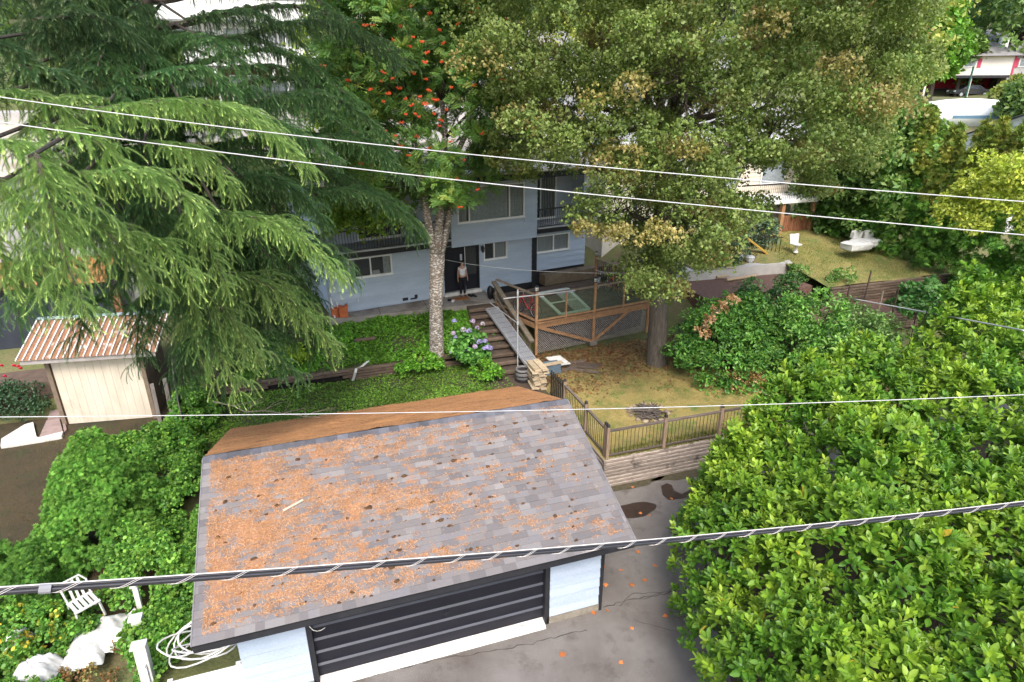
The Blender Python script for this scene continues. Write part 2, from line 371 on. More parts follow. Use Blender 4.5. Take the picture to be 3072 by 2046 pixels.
# long seams and the crack of the asphalt: thin tar lines lying on it
def ribbon(pts, wd, z, wig=.03, seed=1):
    r = random.Random(seed); P = []
    for a, b in zip(pts[:-1], pts[1:]):
        n = max(2, int(np.hypot(b[0]-a[0], b[1]-a[1])/.12))
        for k in range(n): t = k/n; P.append((a[0]+(b[0]-a[0])*t+r.uniform(-wig, wig), a[1]+(b[1]-a[1])*t+r.uniform(-wig, wig)))
    P.append(pts[-1]); P = np.array(P); tg = nrm(np.gradient(P, axis=0)); nr = np.stack([-tg[:,1], tg[:,0]], -1)
    w_ = wd*np.array([r.uniform(.4, 1.2) for _ in P])[:, None]; A = P+nr*w_/2; B = P-nr*w_/2; n = len(P)
    return MB().add([(*p, z) for p in A]+[(*p, z) for p in B], [(i, n+i, n+i+1, i+1) for i in range(n-1)])
TAR = mat('tar_crack', (.028, .023, .02), (.05, .042, .036), .8)
p2 = lambda x, y: tuple(PZ(x, y, 0)[:2])
for k, (pl, wd) in enumerate([([p2(1812,1822), p2(1880,1800), p2(1950,1790), p2(2060,1765)], .022), ([p2(1860,1815), p2(1900,1778), p2(1985,1780)], .014), ([p2(1030,2046), p2(1260,1990), p2(1600,1930), p2(1760,1890)], .018), ([p2(1900,1860), p2(2040,1900)], .012), ([p2(1930,1795), p2(2000,1772), p2(2050,1772)], .012)]):
    struct('asphalt_crack', ribbon(pl, wd, .004, .035, k+3), TAR)
def blob(cx, cy, rx, ry, z, n=40, jit=.25, seed=1, rot=0):
    r = random.Random(seed); ph = [r.uniform(0, 6.28) for _ in range(4)]; P = []
    for k in range(n):
        a = 2*math.pi*k/n; q = 1+jit*(math.sin(2*a+ph[0])*.5+math.sin(3*a+ph[1])*.4+math.sin(5*a+ph[2])*.25+math.sin(9*a+ph[3])*.15)
        x, y = rx*q*math.cos(a), ry*q*math.sin(a); P.append((cx+x*math.cos(rot)-y*math.sin(rot), cy+x*math.sin(rot)+y*math.cos(rot), z))
    return MB().add(P, [tuple(range(n))])
WET = mat('wet_stain', (.03, .021, .017), (.05, .032, .024), .3, 6, bmp=.1, spec=.5)
a_ = PZ(1990, 1470, 0); b_ = PZ(2090, 1470, 0); c_ = PZ(1905, 1530, 0)
mb = MB(); 
pts = [(1983,1458),(2000,1450),(2015,1455),(2022,1472),(2045,1482),(2075,1468),(2092,1450),(2112,1455),(2118,1475),(2100,1480),(2080,1490),(2040,1497),(2005,1500),(1988,1485)]
mb.add([(*p2(*p), .005) for p in pts][::-1], [tuple(range(len(pts)))]); struct('puddle', mb, WET)
struct('puddle', blob(c_[0], c_[1], .62, .34, .005, jit=.12, seed=4), WET)
struct('puddle', blob(*PZ(2040, 1425, 0)[:2], .9, .22, .005, jit=.3, seed=5), mat('moss_stain', (.05, .045, .02), (.09, .075, .05), .9, 9))
struct('puddle', blob(*PZ(1890, 1455, 0)[:2], 1.0, .2, .005, jit=.3, seed=8), MATS['moss_stain'])

# ---- fenced lawn behind the low timber wall, and the weedy strip behind the garage
ZL = .92
def lawn_mat(name, dry, green, lush, litter=True):
    m, t, b, o = nodes(name); v = worldpos(t)
    c = ramp(t, noise(t, v, .8, 6, .65), [(.34, green), (.5, dry), (.66, tuple(x*1.2 for x in dry))])
    c = mixc(t, ramp(t, noise(t, v, 2.3, 5), [(.55, (0, 0, 0)), (.7, (1, 1, 1))]), c, lush)
    c = mixc(t, 1.0, c, ramp(t, noise(t, v, 45, 4, .7), [(.3, (.55, .55, .55)), (.7, (1.3, 1.3, 1.3))]), 'MULTIPLY')
    if litter:
        d = ramp(t, noise(t, v, 6, 6, .75), [(.4, (0, 0, 0)), (.62, (1, 1, 1))])
        sx = t.nodes.new('ShaderNodeSeparateXYZ'); g = t.nodes.new('ShaderNodeNewGeometry'); t.links.new(g.outputs['Position'], sx.inputs[0])
        near = math_(t, 'MULTIPLY_ADD', sx.outputs[1], .45, -3.55)
        near.node.use_clamp = True
        c = mixc(t, math_(t, 'MULTIPLY', d, near), c, (.11, .055, .03))
    t.links.new(c, b.inputs['Base Color']); b.inputs['Roughness'].default_value = .95; bump(t, b, noise(t, v, 60, 5, .7), .8, .03); return m
LAWN = lawn_mat('dry_lawn', (.33, .255, .09), (.18, .19, .05), (.1, .18, .035))
struct('lawn', MB().prism([(9.74, 4.36), (22, 4.36), (22, 12.25), (9.74, 12.25)], .3, ZL), LAWN)
WEED = lawn_mat('weedy_soil', (.075, .07, .03), (.04, .07, .016), (.06, .11, .02), False)
struct('weedy_strip', MB().prism([(-2.2, 6.9), (9.73, 6.9), (9.73, 12.25), (-2.2, 12.25)], .2, ZL-.004), WEED)
SOIL = mat('bare_soil', (.09, .065, .05), (.05, .038, .03), .95, 4, bmp=.6)
struct('dirt_path', blob(9.0, 10.3, 1.0, 1.5, ZL+.004, jit=.2, seed=3), SOIL)
# ---- sloping garden bed between lower timber wall and the patio
def gbed(x, y): return 1.32+(y-12.45)*.34+.05*fbm(x, y, .9, 3)
gx = np.linspace(-2.2, 9.15, 60); gy = np.linspace(12.42, 15.05, 22); XX, YY = np.meshgrid(gx, gy); nx = len(gx)
ii, jj = np.meshgrid(np.arange(nx-1), np.arange(len(gy)-1)); q = (jj*nx+ii).ravel()
go = bigmesh('garden_bed', np.stack([XX, YY, gbed(XX, YY)], -1).reshape(-1, 3), np.stack([q, q+1, q+nx+1, q+nx], -1), None, WEED, smooth=True); go['kind'] = 'structure'
CONC = mat('patio_concrete', (.3, .275, .25), (.2, .18, .16), .9, 2.2, bmp=.3, dirt=(.13, .11, .09), dscale=.9, dthr=.5)
struct('patio', MB().prism([(2.55, 15.05), (9.6, 15.05), (9.6, 17.3), (2.55, 16.0)], 1.6, 2.44), CONC)
for x in (4.6, 6.6, 8.3): struct('patio_joint', MB().add([(x, 15.06, 2.444), (x+.02, 15.06, 2.444), (x+.03, 16.4, 2.444), (x+.01, 16.4, 2.444)], [(0, 1, 2, 3)]), TAR)

# ================================================================== timber walls
TIE = mat('weathered_timber', (.36, .3, .26), (.2, .165, .14), .9, 5, (1, 1, 6), .5, 30, rand=.22, dirt=(.06, .05, .045), dscale=2.5, dthr=.56)
TIED = mat('dark_old_timber', (.16, .115, .085), (.085, .06, .045), .95, 5, (1, 1, 6), .5, 30, rand=.25, dirt=(.05, .06, .025), dscale=2.0, dthr=.56)
def tie_mesh(name, m, wd=.11, ht=.1):
    r = random.Random(2); s_ = MB(); prof = [(-wd/2, .012), (-wd/2+.015, 0), (wd/2-.015, 0), (wd/2, .012), (wd/2, ht-.018), (wd/2-.02, ht), (-wd/2+.02, ht), (-wd/2, ht-.018)]
    vs = [(x, p[0]+r.uniform(-.004, .004), p[1]+r.uniform(-.004, .004)) for x in (0, .33, .66, 1) for p in prof]
    fs = [(i*8+k, i*8+(k+1) % 8, (i+1)*8+(k+1) % 8, (i+1)*8+k) for i in range(3) for k in range(8)]+[tuple(range(8))[::-1], tuple(range(24, 32))]
    return unit_mesh(name, s_.add(vs, fs), m)
TIE_ME = tie_mesh('timber', TIE); TIED_ME = tie_mesh('timber', TIED)
def tie_wall(name, label, a, b, z0, z1, n, me, group=None, batter=.012, seg=2.4, seed=1, gap=0.):
    r = random.Random(seed); a = np.array(a, float); b = np.array(b, float); L = np.linalg.norm(b-a); d = (b-a)/L; ang = math.atan2(d[1], d[0])
    nr = np.array([-d[1], d[0]]); h = (z1-z0)/n
    t = thing(name, label, 'retaining wall', (a[0], a[1], z0), group=group)
    for k in range(n):
        s = -r.uniform(0, seg*.8)
        while s < L:
            e = min(s+seg*r.uniform(.8, 1.1), L); s0 = max(s, 0)
            if e-s0 > .12 and r.random() >= gap:
                p = a+d*s0+nr*(batter*k+r.uniform(-.008, .008))
                piece('timber', me, t, (p[0], p[1], z0+h*k), (r.uniform(-.03, .03), 0, ang+r.uniform(-.004, .004)), (e-s0-.008, 1.2, h/.1*.86))
            s = e+.004
    b0 = a+nr*(.05+batter*n); b1 = b+nr*(.05+batter*n); obj('backing', MB().beam((b0[0], b0[1], (z0+z1)/2-.03), (b1[0], b1[1], (z0+z1)/2-.03), .04, z1-z0-.1), DKB, t)
    return t
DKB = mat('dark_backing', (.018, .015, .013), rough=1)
tie_wall('timber_retaining_wall', 'low grey timber retaining wall under the baluster fence beside the asphalt', (9.72, 4.25), (17.5, 4.25), 0, .93, 8, TIE_ME, seed=3)
tie_wall('timber_retaining_wall', 'timber retaining wall running back between the garage and the fenced lawn', (9.70, 7.4), (9.70, 4.36), 0, .93, 8, TIE_ME, seed=5)
tie_wall('garden_edging', 'overgrown old timber edging below the rowan and the garden slope', (-1.6, 12.32), (9.0, 12.32), ZL-.02, 1.36, 4, TIED_ME, seed=8, gap=.3)
tie_wall('garden_edging', 'broken second row of dark timber edging higher on the weedy garden slope', (-.5, 13.75), (4.2, 13.75), 1.62, 1.98, 3, TIED_ME, seed=11, gap=.6)
# ================================================================== baluster fence
POSTW = mat('fence_post_wood', (.33, .235, .165), (.2, .145, .105), .85, 5, (4, 4, .6), .4, 40, rand=.12)
RAILW = mat('fence_rail_wood', (.17, .135, .115), (.085, .066, .056), .9, 6, (.6, 4, 4), .4, 40, rand=.15)
BLK = mat('black_metal', (.02, .018, .018), (.03, .026, .025), .45, 9, bmp=.1, spec=.5)
bal_me = unit_mesh('baluster', MB().lathe([(.008, 0), (.008, 1)], 6), BLK)
cap_me = unit_mesh('post_cap', MB().lathe([(.05, -.02), (.062, 0), (.062, .03), (.05, .05), (.055, .06), (.05, .085), (.01, .115)], 4), BLK)
post_me = unit_mesh('post', MB().box(-.047, .047, -.047, .047, 0, 1), POSTW)
def fence(label, pts, z, name='lawn_fence', group=None, hgt=1.14):
    t = thing(name, label, 'fence', (*pts[0], z), group=group)
    for i, p in enumerate(pts):
        piece('post', post_me, t, (p[0], p[1], z-.06), (0, 0, random.uniform(-.05, .05)), (1, 1, hgt)); piece('post_cap', cap_me, t, (p[0], p[1], z-.06+hgt), (0, 0, R(45)))
    for a, b in zip(pts[:-1], pts[1:]):
        a = np.array(a); b = np.array(b); L = np.linalg.norm(b-a); d = (b-a)/L
        a3 = (*(a+d*.048), 0); b3 = (*(b-d*.048), 0)
        for zz, wd, ht, nm in ((z+hgt-.2, .085, .05, 'top_rail'), (z+.11, .05, .045, 'bottom_rail')):
            obj(nm, MB().beam((a3[0], a3[1], zz), (b3[0], b3[1], zz), wd, ht, jit=.03), RAILW, t)
        n = int(round(L/.125))
        for k in range(1, n):
            p = a+d*L*k/n; piece('baluster', bal_me, t, (p[0], p[1], z+.12), (random.uniform(-.01, .01), random.uniform(-.01, .01), 0), (1, 1, hgt-.32))
    return t
fence('brown post fence with black balusters along the front of the fenced lawn', [(9.83, 4.36), (11.74, 4.35), (13.71, 4.33), (15.66, 4.33), (17.6, 4.33)], ZL)
fence('brown post fence with black balusters running back beside the garage roof', [(9.83, 4.5), (9.82, 5.89), (9.80, 7.57)], ZL)
t = thing('iron_gate', 'black iron gate at the far end of the fence by the lumber stack', 'gate', (9.79, 7.7, ZL))
for k in range(7):
    obj('picket', MB().beam((9.78-.01*k, 7.72+k*.145, ZL), (9.78-.01*k, 7.72+k*.145, ZL+1.05), .05, .02), BLK, t)
for zz in (.15, .9): obj('gate_rail', MB().beam((9.765, 7.66, ZL+zz), (9.70, 8.65, ZL+zz), .025, .035), BLK, t)

# ================================================================== GARAGE
W_, D_, OH, OL, ORR, HE, HR = 7.53, 6.45, .62, .56, .45, 2.34, 3.77
PIT = math.atan2(HR-HE, D_/2+OH); SL = math.hypot(HR-HE, D_/2+OH)
def siding_mat():
    m, t, b, o = nodes('blue_grey_siding_paint'); v = worldpos(t)
    c = ramp(t, noise(t, worldpos(t, (.6, .6, 2.5)), 1.6, 6), [(.3, (.35, .42, .53)), (.7, (.42, .49, .595))])
    g = ramp(t, noise(t, v, 26, 5, .7), [(.25, (.82, .82, .83)), (.6, (1, 1, 1))]); c = mixc(t, 1.0, c, g, 'MULTIPLY')
    oi = t.nodes.new('ShaderNodeObjectInfo'); h = t.nodes.new('ShaderNodeHueSaturation'); t.links.new(math_(t, 'MULTIPLY_ADD', oi.outputs['Random'], .1, .95), h.inputs['Value']); t.links.new(c, h.inputs['Color'])
    t.links.new(h.outputs[0], b.inputs['Base Color']); b.inputs['Roughness'].default_value = .6; bump(t, b, noise(t, worldpos(t, (.6, .6, 8)), 14, 5), .25, .01); return m
SID = siding_mat()
lap_me = unit_mesh('siding_board', MB().add([(0,-.042,0),(1,-.042,0),(1,0,0),(0,0,0),(0,-.006,1),(1,-.006,1),(1,0,1),(0,0,1)], [(0,3,2,1),(4,5,6,7),(0,1,5,4),(1,2,6,5),(2,3,7,6),(3,0,4,7)]), SID)
def siding(parent, u0, u1, z0, z1, v=0., holes=(), exp=.262, flip=0, jitter=.0):
    """lap boards on a wall facing -v; holes = (u0,u1,z0,z1)"""
    k = 0; z = z0
    while z < z1-.03:
        h = min(exp, z1-z); spans = [(u0, u1)]
        for a, b, c, d in holes:
            if c < z+h-.02 and d > z+.02:
                spans = [s for p, q in spans for s in ((p, min(q, a)), (max(p, b), q)) if s[1]-s[0] > .03]
        for p, q in spans:
            piece('siding_board', lap_me, parent, (p, v, z), (0, 0, 0), (q-p, 1, h*1.0))
        z += h; k += 1
NAVY = mat('navy_door_paint', (.006, .0065, .013), (.01, .0105, .018), .6, 2.5, bmp=.15, spec=.4)
NAVYL = mat('navy_door_lip', (.05, .055, .075), (.035, .04, .055), .5, 2.5, bmp=.1)  # lips lighter: skylight on their top edges put into the colour, plus paint wear
BLKP = mat('black_trim_paint', (.016, .017, .022), (.026, .026, .03), .55, 4, bmp=.15)
WHT = mat('weathered_white_paint', (.72, .71, .68), (.5, .48, .44), .7, 4, bmp=.3, dirt=(.3, .25, .2), dscale=4, dthr=.6)
FOUND = mat('foundation_concrete', (.28, .25, .21), (.17, .15, .12), .95, 5, bmp=.5)
g = thing('garage', 'blue-grey garage with navy panelled door under a shingle roof strewn with needles', 'garage', (0, 0, 0))
wl = obj('wall', MB().box(0, 1.27, .0, .12, .16, 2.5).box(6.24, W_, .0, .12, .16, 2.5).box(0, .12, .12, D_, .16, 2.5).box(W_-.12, W_, .12, D_, .16, 2.5).box(.12, W_-.12, D_-.12, D_, .16, 2.5).box(1.27, 6.24, 0, .12, 2.14, 2.5)
        .add([(0.02, 0, 2.5), (.02, D_, 2.5), (.02, D_/2, 3.6), (.1, 0, 2.5), (.1, D_, 2.5), (.1, D_/2, 3.6)], [(0, 1, 2), (5, 4, 3)]).add([(W_-.02, 0, 2.5), (W_-.02, D_, 2.5), (W_-.02, D_/2, 3.6), (W_-.1, 0, 2.5), (W_-.1, D_, 2.5), (W_-.1, D_/2, 3.6)], [(2, 1, 0), (3, 4, 5)]), SID, g)
siding(wl, 0, 1.22, .17, 2.45, -.003); siding(wl, 6.30, W_-.02, .20, 2.45, -.003)
obj('foundation', MB().box(-.03, 1.26, -.05, .16, -.1, .158), FOUND, g); obj('foundation', MB().box(6.25, W_+.03, -.05, .16, -.1, .185), FOUND, g); obj('foundation', MB().box(W_-.1, W_+.03, .17, D_, -.1, .158), FOUND, g); obj('foundation', MB().box(-.03, .1, .17, D_, -.1, .158), FOUND, g)
door = obj('garage_door', MB().box(1.32, 6.19, .105, .13, .05, 2.13), NAVY, g)
for k in range(6):
    z0 = .10+k*.338
    obj('door_panel', MB().add([(1.33,.10,z0),(6.18,.10,z0),(6.18,.085,z0+.30),(1.33,.085,z0+.30),(1.33,.104,z0),(6.18,.104,z0),(6.18,.104,z0+.30),(1.33,.104,z0+.30)], [(0,1,2,3),(7,6,5,4),(0,4,5,1),(1,5,6,2),(2,6,7,3),(3,7,4,0)]), NAVY, door)
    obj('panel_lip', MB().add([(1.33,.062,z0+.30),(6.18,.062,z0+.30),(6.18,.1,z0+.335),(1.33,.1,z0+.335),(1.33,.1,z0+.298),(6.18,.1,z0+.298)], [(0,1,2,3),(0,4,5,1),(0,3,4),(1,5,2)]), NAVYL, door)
obj('handle', MB().beam((3.93, .07, .93), (4.07, .07, .95), .02, .02).beam((4.0, .08, .86), (4.0, .08, .96), .025, .02), BLKP, door)
obj('frame_post', MB().box(1.22, 1.325, -.05, .13, 0, 2.42), BLKP, g); obj('frame_post', MB().box(6.185, 6.29, -.05, .13, 0, 2.42), BLKP, g)
obj('corner_post', MB().box(W_-.015, W_+.06, -.055, .09, -.02, 2.42), BLKP, g)
obj('door_sill', MB().add([(1.33,-.16,0),(6.18,-.16,0),(6.18,.09,0),(1.33,.09,0),(1.33,-.10,.075),(6.18,-.10,.075),(6.18,.09,.1),(1.33,.09,.1)], [(4,5,6,7),(0,1,5,4),(1,2,6,5),(3,0,4,7)]), WHT, g)
c0 = PY(935, 1893, -.07); 
obj('lock_chain', MB().tube([(1.3,-.07,1.62),(1.36,-.09,1.52),(1.43,-.09,1.47),(1.5,-.08,1.46),(1.58,-.03,1.45)], .008, 5), WHT, g)
FAS = obj('fascia', MB().box(-OL, W_+ORR, -OH-.0, -OH+.03, HE-.17, HE-.02), BLKP, g); obj('fascia', MB().box(-OL, W_+ORR, D_+OH-.03, D_+OH, HE-.17, HE-.02), BLKP, g)
def shingle_mat(name, cover):
    m, t, b, o = nodes(name); v = worldpos(t)
    oi = t.nodes.new('ShaderNodeObjectInfo')
    at = N(t, 'ShaderNodeAttribute', attribute_name='col')
    c = ramp(t, oi.outputs['Random'], [(.0, (.125, .115, .118)), (.3, (.155, .14, .14)), (.55, (.172, .155, .15)), (.85, (.16, .152, .16)), (1, (.205, .19, .187))]) if not cover else at.outputs['Color']
    c = mixc(t, 1.0, c, ramp(t, noise(t, v, 160, 3, .8), [(.3, (.7, .7, .7)), (.7, (1.25, 1.25, 1.25))]), 'MULTIPLY')
    # fallen needle dust: densest on the left, thinning to the right
    sx = t.nodes.new('ShaderNodeSeparateXYZ'); t.links.new(v, sx.inputs[0])
    gr = math_(t, 'MULTIPLY_ADD', sx.outputs[0], -.045, .10)
    fr_ = math_(t, 'FRACT', math_(t, 'MULTIPLY_ADD', sx.outputs[1], 1/(math.cos(PIT)*SL/26), OH/(math.cos(PIT)*SL/26)))
    gr = math_(t, 'ADD', gr, math_(t, 'MULTIPLY_ADD', fr_, .1, -.05))
    n1 = noise(t, worldpos(t, (1, .85, .85)), 1.5, 7, .72)
    n2 = noise(t, worldpos(t, (1, 1, 1)), 55, 3, .8)
    s = math_(t, 'ADD', math_(t, 'ADD', math_(t, 'MULTIPLY_ADD', n1, 1.7, -.35), gr), math_(t, 'MULTIPLY_ADD', n2, .35, -.175))
    for ax_, lim_, w_ in ((0, -.40, .12), (1, -.38, .16)):
        e_ = math_(t, 'MULTIPLY_ADD', sx.outputs[ax_], 1/w_, -lim_/w_); e_.node.use_clamp = True; s = math_(t, 'MULTIPLY', s, math_(t, 'MULTIPLY_ADD', e_, .5, .5))
    k = ramp(t, s, [(.60, (0, 0, 0)), (.68, (1, 1, 1))])
    nd = ramp(t, noise(t, worldpos(t, (1, 1, 1)), 130, 3, .8), [(.3, (.15, .068, .032)), (.5, (.31, .15, .075)), (.72, (.45, .25, .135))])
    c = mixc(t, math_(t, 'MULTIPLY', k, .8), c, nd)
    t.links.new(c, b.inputs['Base Color']); b.inputs['Roughness'].default_value = .92; b.inputs['Specular IOR Level'].default_value = .2
    bump(t, b, noise(t, v, 220, 3, .8), .6, .006); return m
SHM = shingle_mat('asphalt_shingle', False); SHMC = shingle_mat('asphalt_shingle_far', True)
roof = obj('roof', MB().add([(-OL,-OH,HE),(W_+ORR,-OH,HE),(W_+ORR,D_/2,HR),(-OL,D_/2,HR),(W_+ORR,D_+OH,HE),(-OL,D_+OH,HE),
                            (-OL,-OH,HE-.03),(W_+ORR,-OH,HE-.03),(W_+ORR,D_/2,HR-.06),(-OL,D_/2,HR-.06),(W_+ORR,D_+OH,HE-.03),(-OL,D_+OH,HE-.03)],
     [(0,1,2,3),(3,2,4,5),(7,6,9,8),(8,9,11,10),(0,6,7,1),(1,7,8,2),(2,8,10,4),(5,11,9,3),(3,9,6,0),(4,10,11,5)]), BLKP, g)
NC = 26; EX = SL/NC
tab = [(0,0,.003),(1,0,.003),(1,1,.0),(0,1,.0),(0,0,.015),(1,0,.015),(1,1,.006),(0,1,.006)]; tabf = [(4,5,6,7),(0,1,5,4),(1,2,6,5),(3,0,4,7),(2,3,7,6)]
sh_me = unit_mesh('shingle', MB().add(tab, tabf), SHM)
rs = random.Random(4); SH = []
for k in range(NC):
    x = -OL-.02+rs.uniform(-.1, 0)
    while x < W_+ORR:
        wd = rs.choice([.16, .2, .24, .3, .34, .4]); x1 = min(x+wd, W_+ORR+.02); x0 = max(x, -OL-.02)
        if x1-x0 > .03: SH.append((x0, x1, k, rs.choice([0, 0, .002, .003])))
        x += wd
def on_roof(x, s, h=0.): return (x, -OH+s*math.cos(PIT)-h*math.sin(PIT), HE+s*math.sin(PIT)+h*math.cos(PIT))
near = sorted(range(len(SH)), key=lambda i: -((SH[i][1]-SH[i][0])*2+(NC-SH[i][2])*.06))[:300]; near = set(near)
fv, fc = [], []
for i, (x0, x1, k, lift) in enumerate(SH):
    p = on_roof(x0+.002, k*EX-.012, .004+lift)
    if i in near: piece('shingle', sh_me, roof, p, (PIT+rs.uniform(-.003, .004), 0, rs.uniform(-.003, .003)), (x1-x0, EX*1.12, 1))
    else: fv.append((p, (x1-x0, EX*1.12, 1)))
Rm = np.array(Matrix.Rotation(PIT, 3, 'X'))
V, F, C = inst(np.array(tab), np.array([(a, b, c) for f in tabf for a, b, c in ((f[0], f[1], f[2]), (f[0], f[2], f[3]))]), np.array([p for p, s in fv]), np.repeat(Rm[None], len(fv), 0), np.array([s for p, s in fv]), palette(len(fv), [(.125,.115,.118),(.155,.14,.14),(.172,.155,.15),(.16,.152,.16),(.205,.19,.187)], .04))
bigmesh('shingle_courses', V, F, C, SHMC, roof, 'stuff')
cape = unit_mesh('ridge_cap', MB().add([(0,-.16,-.062),(0,0,.012),(0,.16,-.062),(1,-.16,-.058),(1,0,.018),(1,.16,-.058),(0,-.16,-.076),(0,.16,-.076),(1,-.16,-.072),(1,.16,-.072)], [(0,3,4,1),(1,4,5,2),(0,6,8,3),(5,9,7,2),(3,8,9,5,4),(0,1,2,7,6)]), mat('ridge_cap_shingle', (.115, .115, .135), (.08, .08, .092), .92, 6, bmp=.5, bscale=120, rand=.3))
x = -OL
while x < W_+ORR-.03:
    piece('ridge_cap', cape, roof, (x, D_/2, HR+.02), (0, -.0, 0), (min(.24, W_+ORR-x)-.004, 1, 1)); x += .235
# rake edge strip
for xx in (-OL-.012, W_+ORR+.012): obj('drip_edge', MB().beam(on_roof(xx, 0), on_roof(xx, SL-.03), .02, .06), mat('grey_drip_edge', (.2, .19, .2), rough=.8), roof)
# ---- fallen needles: a mat on the far slope and drifts on the near slope
NEED = leafmat('fallen_needles', .9, 0, .1)
bx = np.linspace(-OL+.01, W_+ORR-.02, 90); bs = np.linspace(.12, SL-.0, 45); BX, BS = np.meshgrid(bx, bs)
h = .022+.016*fbm(BX, BS*1.6, .35, 9)+.01*fbm(BX, BS, .09, 5); h = np.clip(h, .006, .1)
edge = np.minimum(1, np.minimum((bx[-1]-BX)/.12, (SL-BS)/.1)+.02); h = h*edge+.004
V = np.stack([BX, D_/2+BS*math.cos(PIT)+h*math.sin(PIT), HR-BS*math.sin(PIT)+h*math.cos(PIT)], -1).reshape(-1, 3); nx = len(bx)
ii, jj = np.meshgrid(np.arange(nx-1), np.arange(len(bs)-1)); q = (jj*nx+ii).ravel()
def needlebed_mat():
    m, t, b, o = nodes('needle_bed'); v = worldpos(t, (.7, 1.2, 1.2))
    c = ramp(t, noise(t, v, 60, 5, .8), [(.28, (.2, .085, .035)), (.48, (.44, .21, .085)), (.7, (.6, .34, .15))])
    c = mixc(t, ramp(t, noise(t, worldpos(t, (.5, 2, 2)), 3, 6, .8), [(.56, (0, 0, 0)), (.62, (1, 1, 1))]), c, (.17, .07, .03))
    c = mixc(t, 1.0, c, ramp(t, noise(t, v, 1.3, 4), [(.3, (.72, .72, .72)), (.7, (1.15, 1.1, 1.05))]), 'MULTIPLY')
    t.links.new(c, b.inputs['Base Color']); b.inputs['Roughness'].default_value = .95; bump(t, b, noise(t, v, 90, 5, .85), .9, .02); return m
nb = bigmesh('needle_bed', V, np.stack([q, q+1, q+nx+1, q+nx], -1), None, needlebed_mat(), smooth=True); nb['kind'] = 'stuff'; tag(nb, 'thick orange bed of fallen needles on the far roof slope', 'needles')
# drifts of single needles
n = 60000; xs = rng.uniform(-.4, W_+ORR-.1, n*3); ss = rng.uniform(.16, SL-.12, n*3)
dens = fbm(xs*1.0, ss*1.3, .55, 12)*.4+fbm(xs, ss, .16, 13)*.24+.5-.085*xs-.05*np.abs(ss-2.2)
ph = (ss/EX) % 1.0; dens += np.where(ph > .68, .2, -.06)
keep = rng.random(n*3) < np.clip(dens*2.0-.2, .012, 1); xs, ss = xs[keep][:n], ss[keep][:n]; n = len(xs)
lift = np.where(np.clip(fbm(xs, ss, .3, 4)+.4, 0, 1) > .5, rng.random(n)*.03, rng.random(n)*.012)+.016
pos = np.stack([xs, -OH+ss*math.cos(PIT)-lift*math.sin(PIT), HE+ss*math.sin(PIT)+lift*math.cos(PIT)], -1)
th = rng.uniform(0, 6.28, n); dirs = np.stack([np.cos(th), np.sin(th)*math.cos(PIT), np.sin(th)*math.sin(PIT)+rng.normal(size=n)*.12], -1)
tri = (np.array([(-.06, 0, 0), (.06, 0, 0), (0, 1, 0.0)]), np.array([(0, 1, 2)]))
V, F, C = inst(*tri, pos, frames(dirs, np.tile([0, -math.sin(PIT), math.cos(PIT)], (n, 1))), rng.uniform(.035, .075, n), palette(n, [(.36,.175,.08),(.44,.235,.12),(.26,.12,.055),(.5,.3,.17)], .2))
n2_ = 26000; xb = rng.uniform(-OL+.05, W_+ORR-.2, n2_); sb = rng.uniform(.15, SL, n2_); th = rng.uniform(0, 6.28, n2_)
pos = np.stack([xb, D_/2+sb*math.cos(PIT)+.04*math.sin(PIT), HR-sb*math.sin(PIT)+.035*math.cos(PIT)], -1)
dirs = np.stack([np.cos(th), np.sin(th)*math.cos(PIT), -np.sin(th)*math.sin(PIT)+rng.normal(size=n2_)*.15], -1)
b2 = inst(*tri, pos, frames(dirs, np.tile([0, math.sin(PIT), math.cos(PIT)], (n2_, 1))), rng.uniform(.04, .08, n2_), palette(n2_, [(.46,.22,.095),(.56,.31,.14),(.36,.155,.06),(.62,.38,.19)], .18))
V, F, C = cat([(V, F, C), b2])
nd = bigmesh('fallen_needles', V, F, C, NEED); tag(nd, 'drifts of orange cedar needles scattered over the garage shingles', 'needles', kind='stuff')
# moss tufts at the shingle butts
mb = MB(); rm = random.Random(5)
for k in range(210):
    x = rm.uniform(-.3, W_+.25); s = round(rm.uniform(1, NC-2))*EX+rm.uniform(-.01, .01); p = on_roof(x, s, .012); r = rm.uniform(.012, .036) if rm.random() < .85 else rm.uniform(.035, .055)
    mb.lump(p, (r*rm.uniform(1, 2), r, r*.6), 6, 4, .35)
tag(obj('moss_tufts', mb, mat('brown_moss', (.12, .06, .025), (.05, .025, .012), .95, 14, bmp=.8), None, True), 'small brown moss tufts along the garage shingle edges', 'moss', kind='stuff')
solo('wood_scrap', MB().beam(on_roof(1.02, 2.35, .05), on_roof(1.42, 2.52, .05), .045, .02), mat('pale_wood', (.6, .5, .38), (.45, .36, .27), .8, 8), 'pale sliver of wood lying on the needle-strewn garage roof', 'wood scrap')
# ================================================================== HOUSE (frame: u along the front, v into the house, z absolute)
HP = (2.75, 15.6, 2.4); HA = R(10)
def HW(u, v, z): return (HP[0]+u*math.cos(HA)-v*math.sin(HA), HP[1]+u*math.sin(HA)+v*math.cos(HA), z)
hs = thing('blue_house', 'two-storey blue-grey sided house with balconies and navy front door behind the trees', 'house', HP, HA, frame=True)
WFR = mat('white_window_frame', (.78, .78, .77), (.66, .66, .65), .5, 5, bmp=.05)
GLS = glassmat('window_glass', (.85, .88, .9), .84)
DARKIN = mat('dark_interior', (.03, .03, .035), (.05, .05, .055), .9)
CURT = mat('grey_curtain', (.62, .61, .59), (.4, .4, .4), .9, 3, (14, 14, .2), .2)
LACE = mat('lace_curtain', (.72, .73, .7), (.42, .43, .42), .95, 14, bmp=.4)
SOFF = mat('roof_membrane', (.42, .37, .31), (.32, .28, .235), .9, 1.3, bmp=.3, dirt=(.25, .2, .15), dscale=.8)
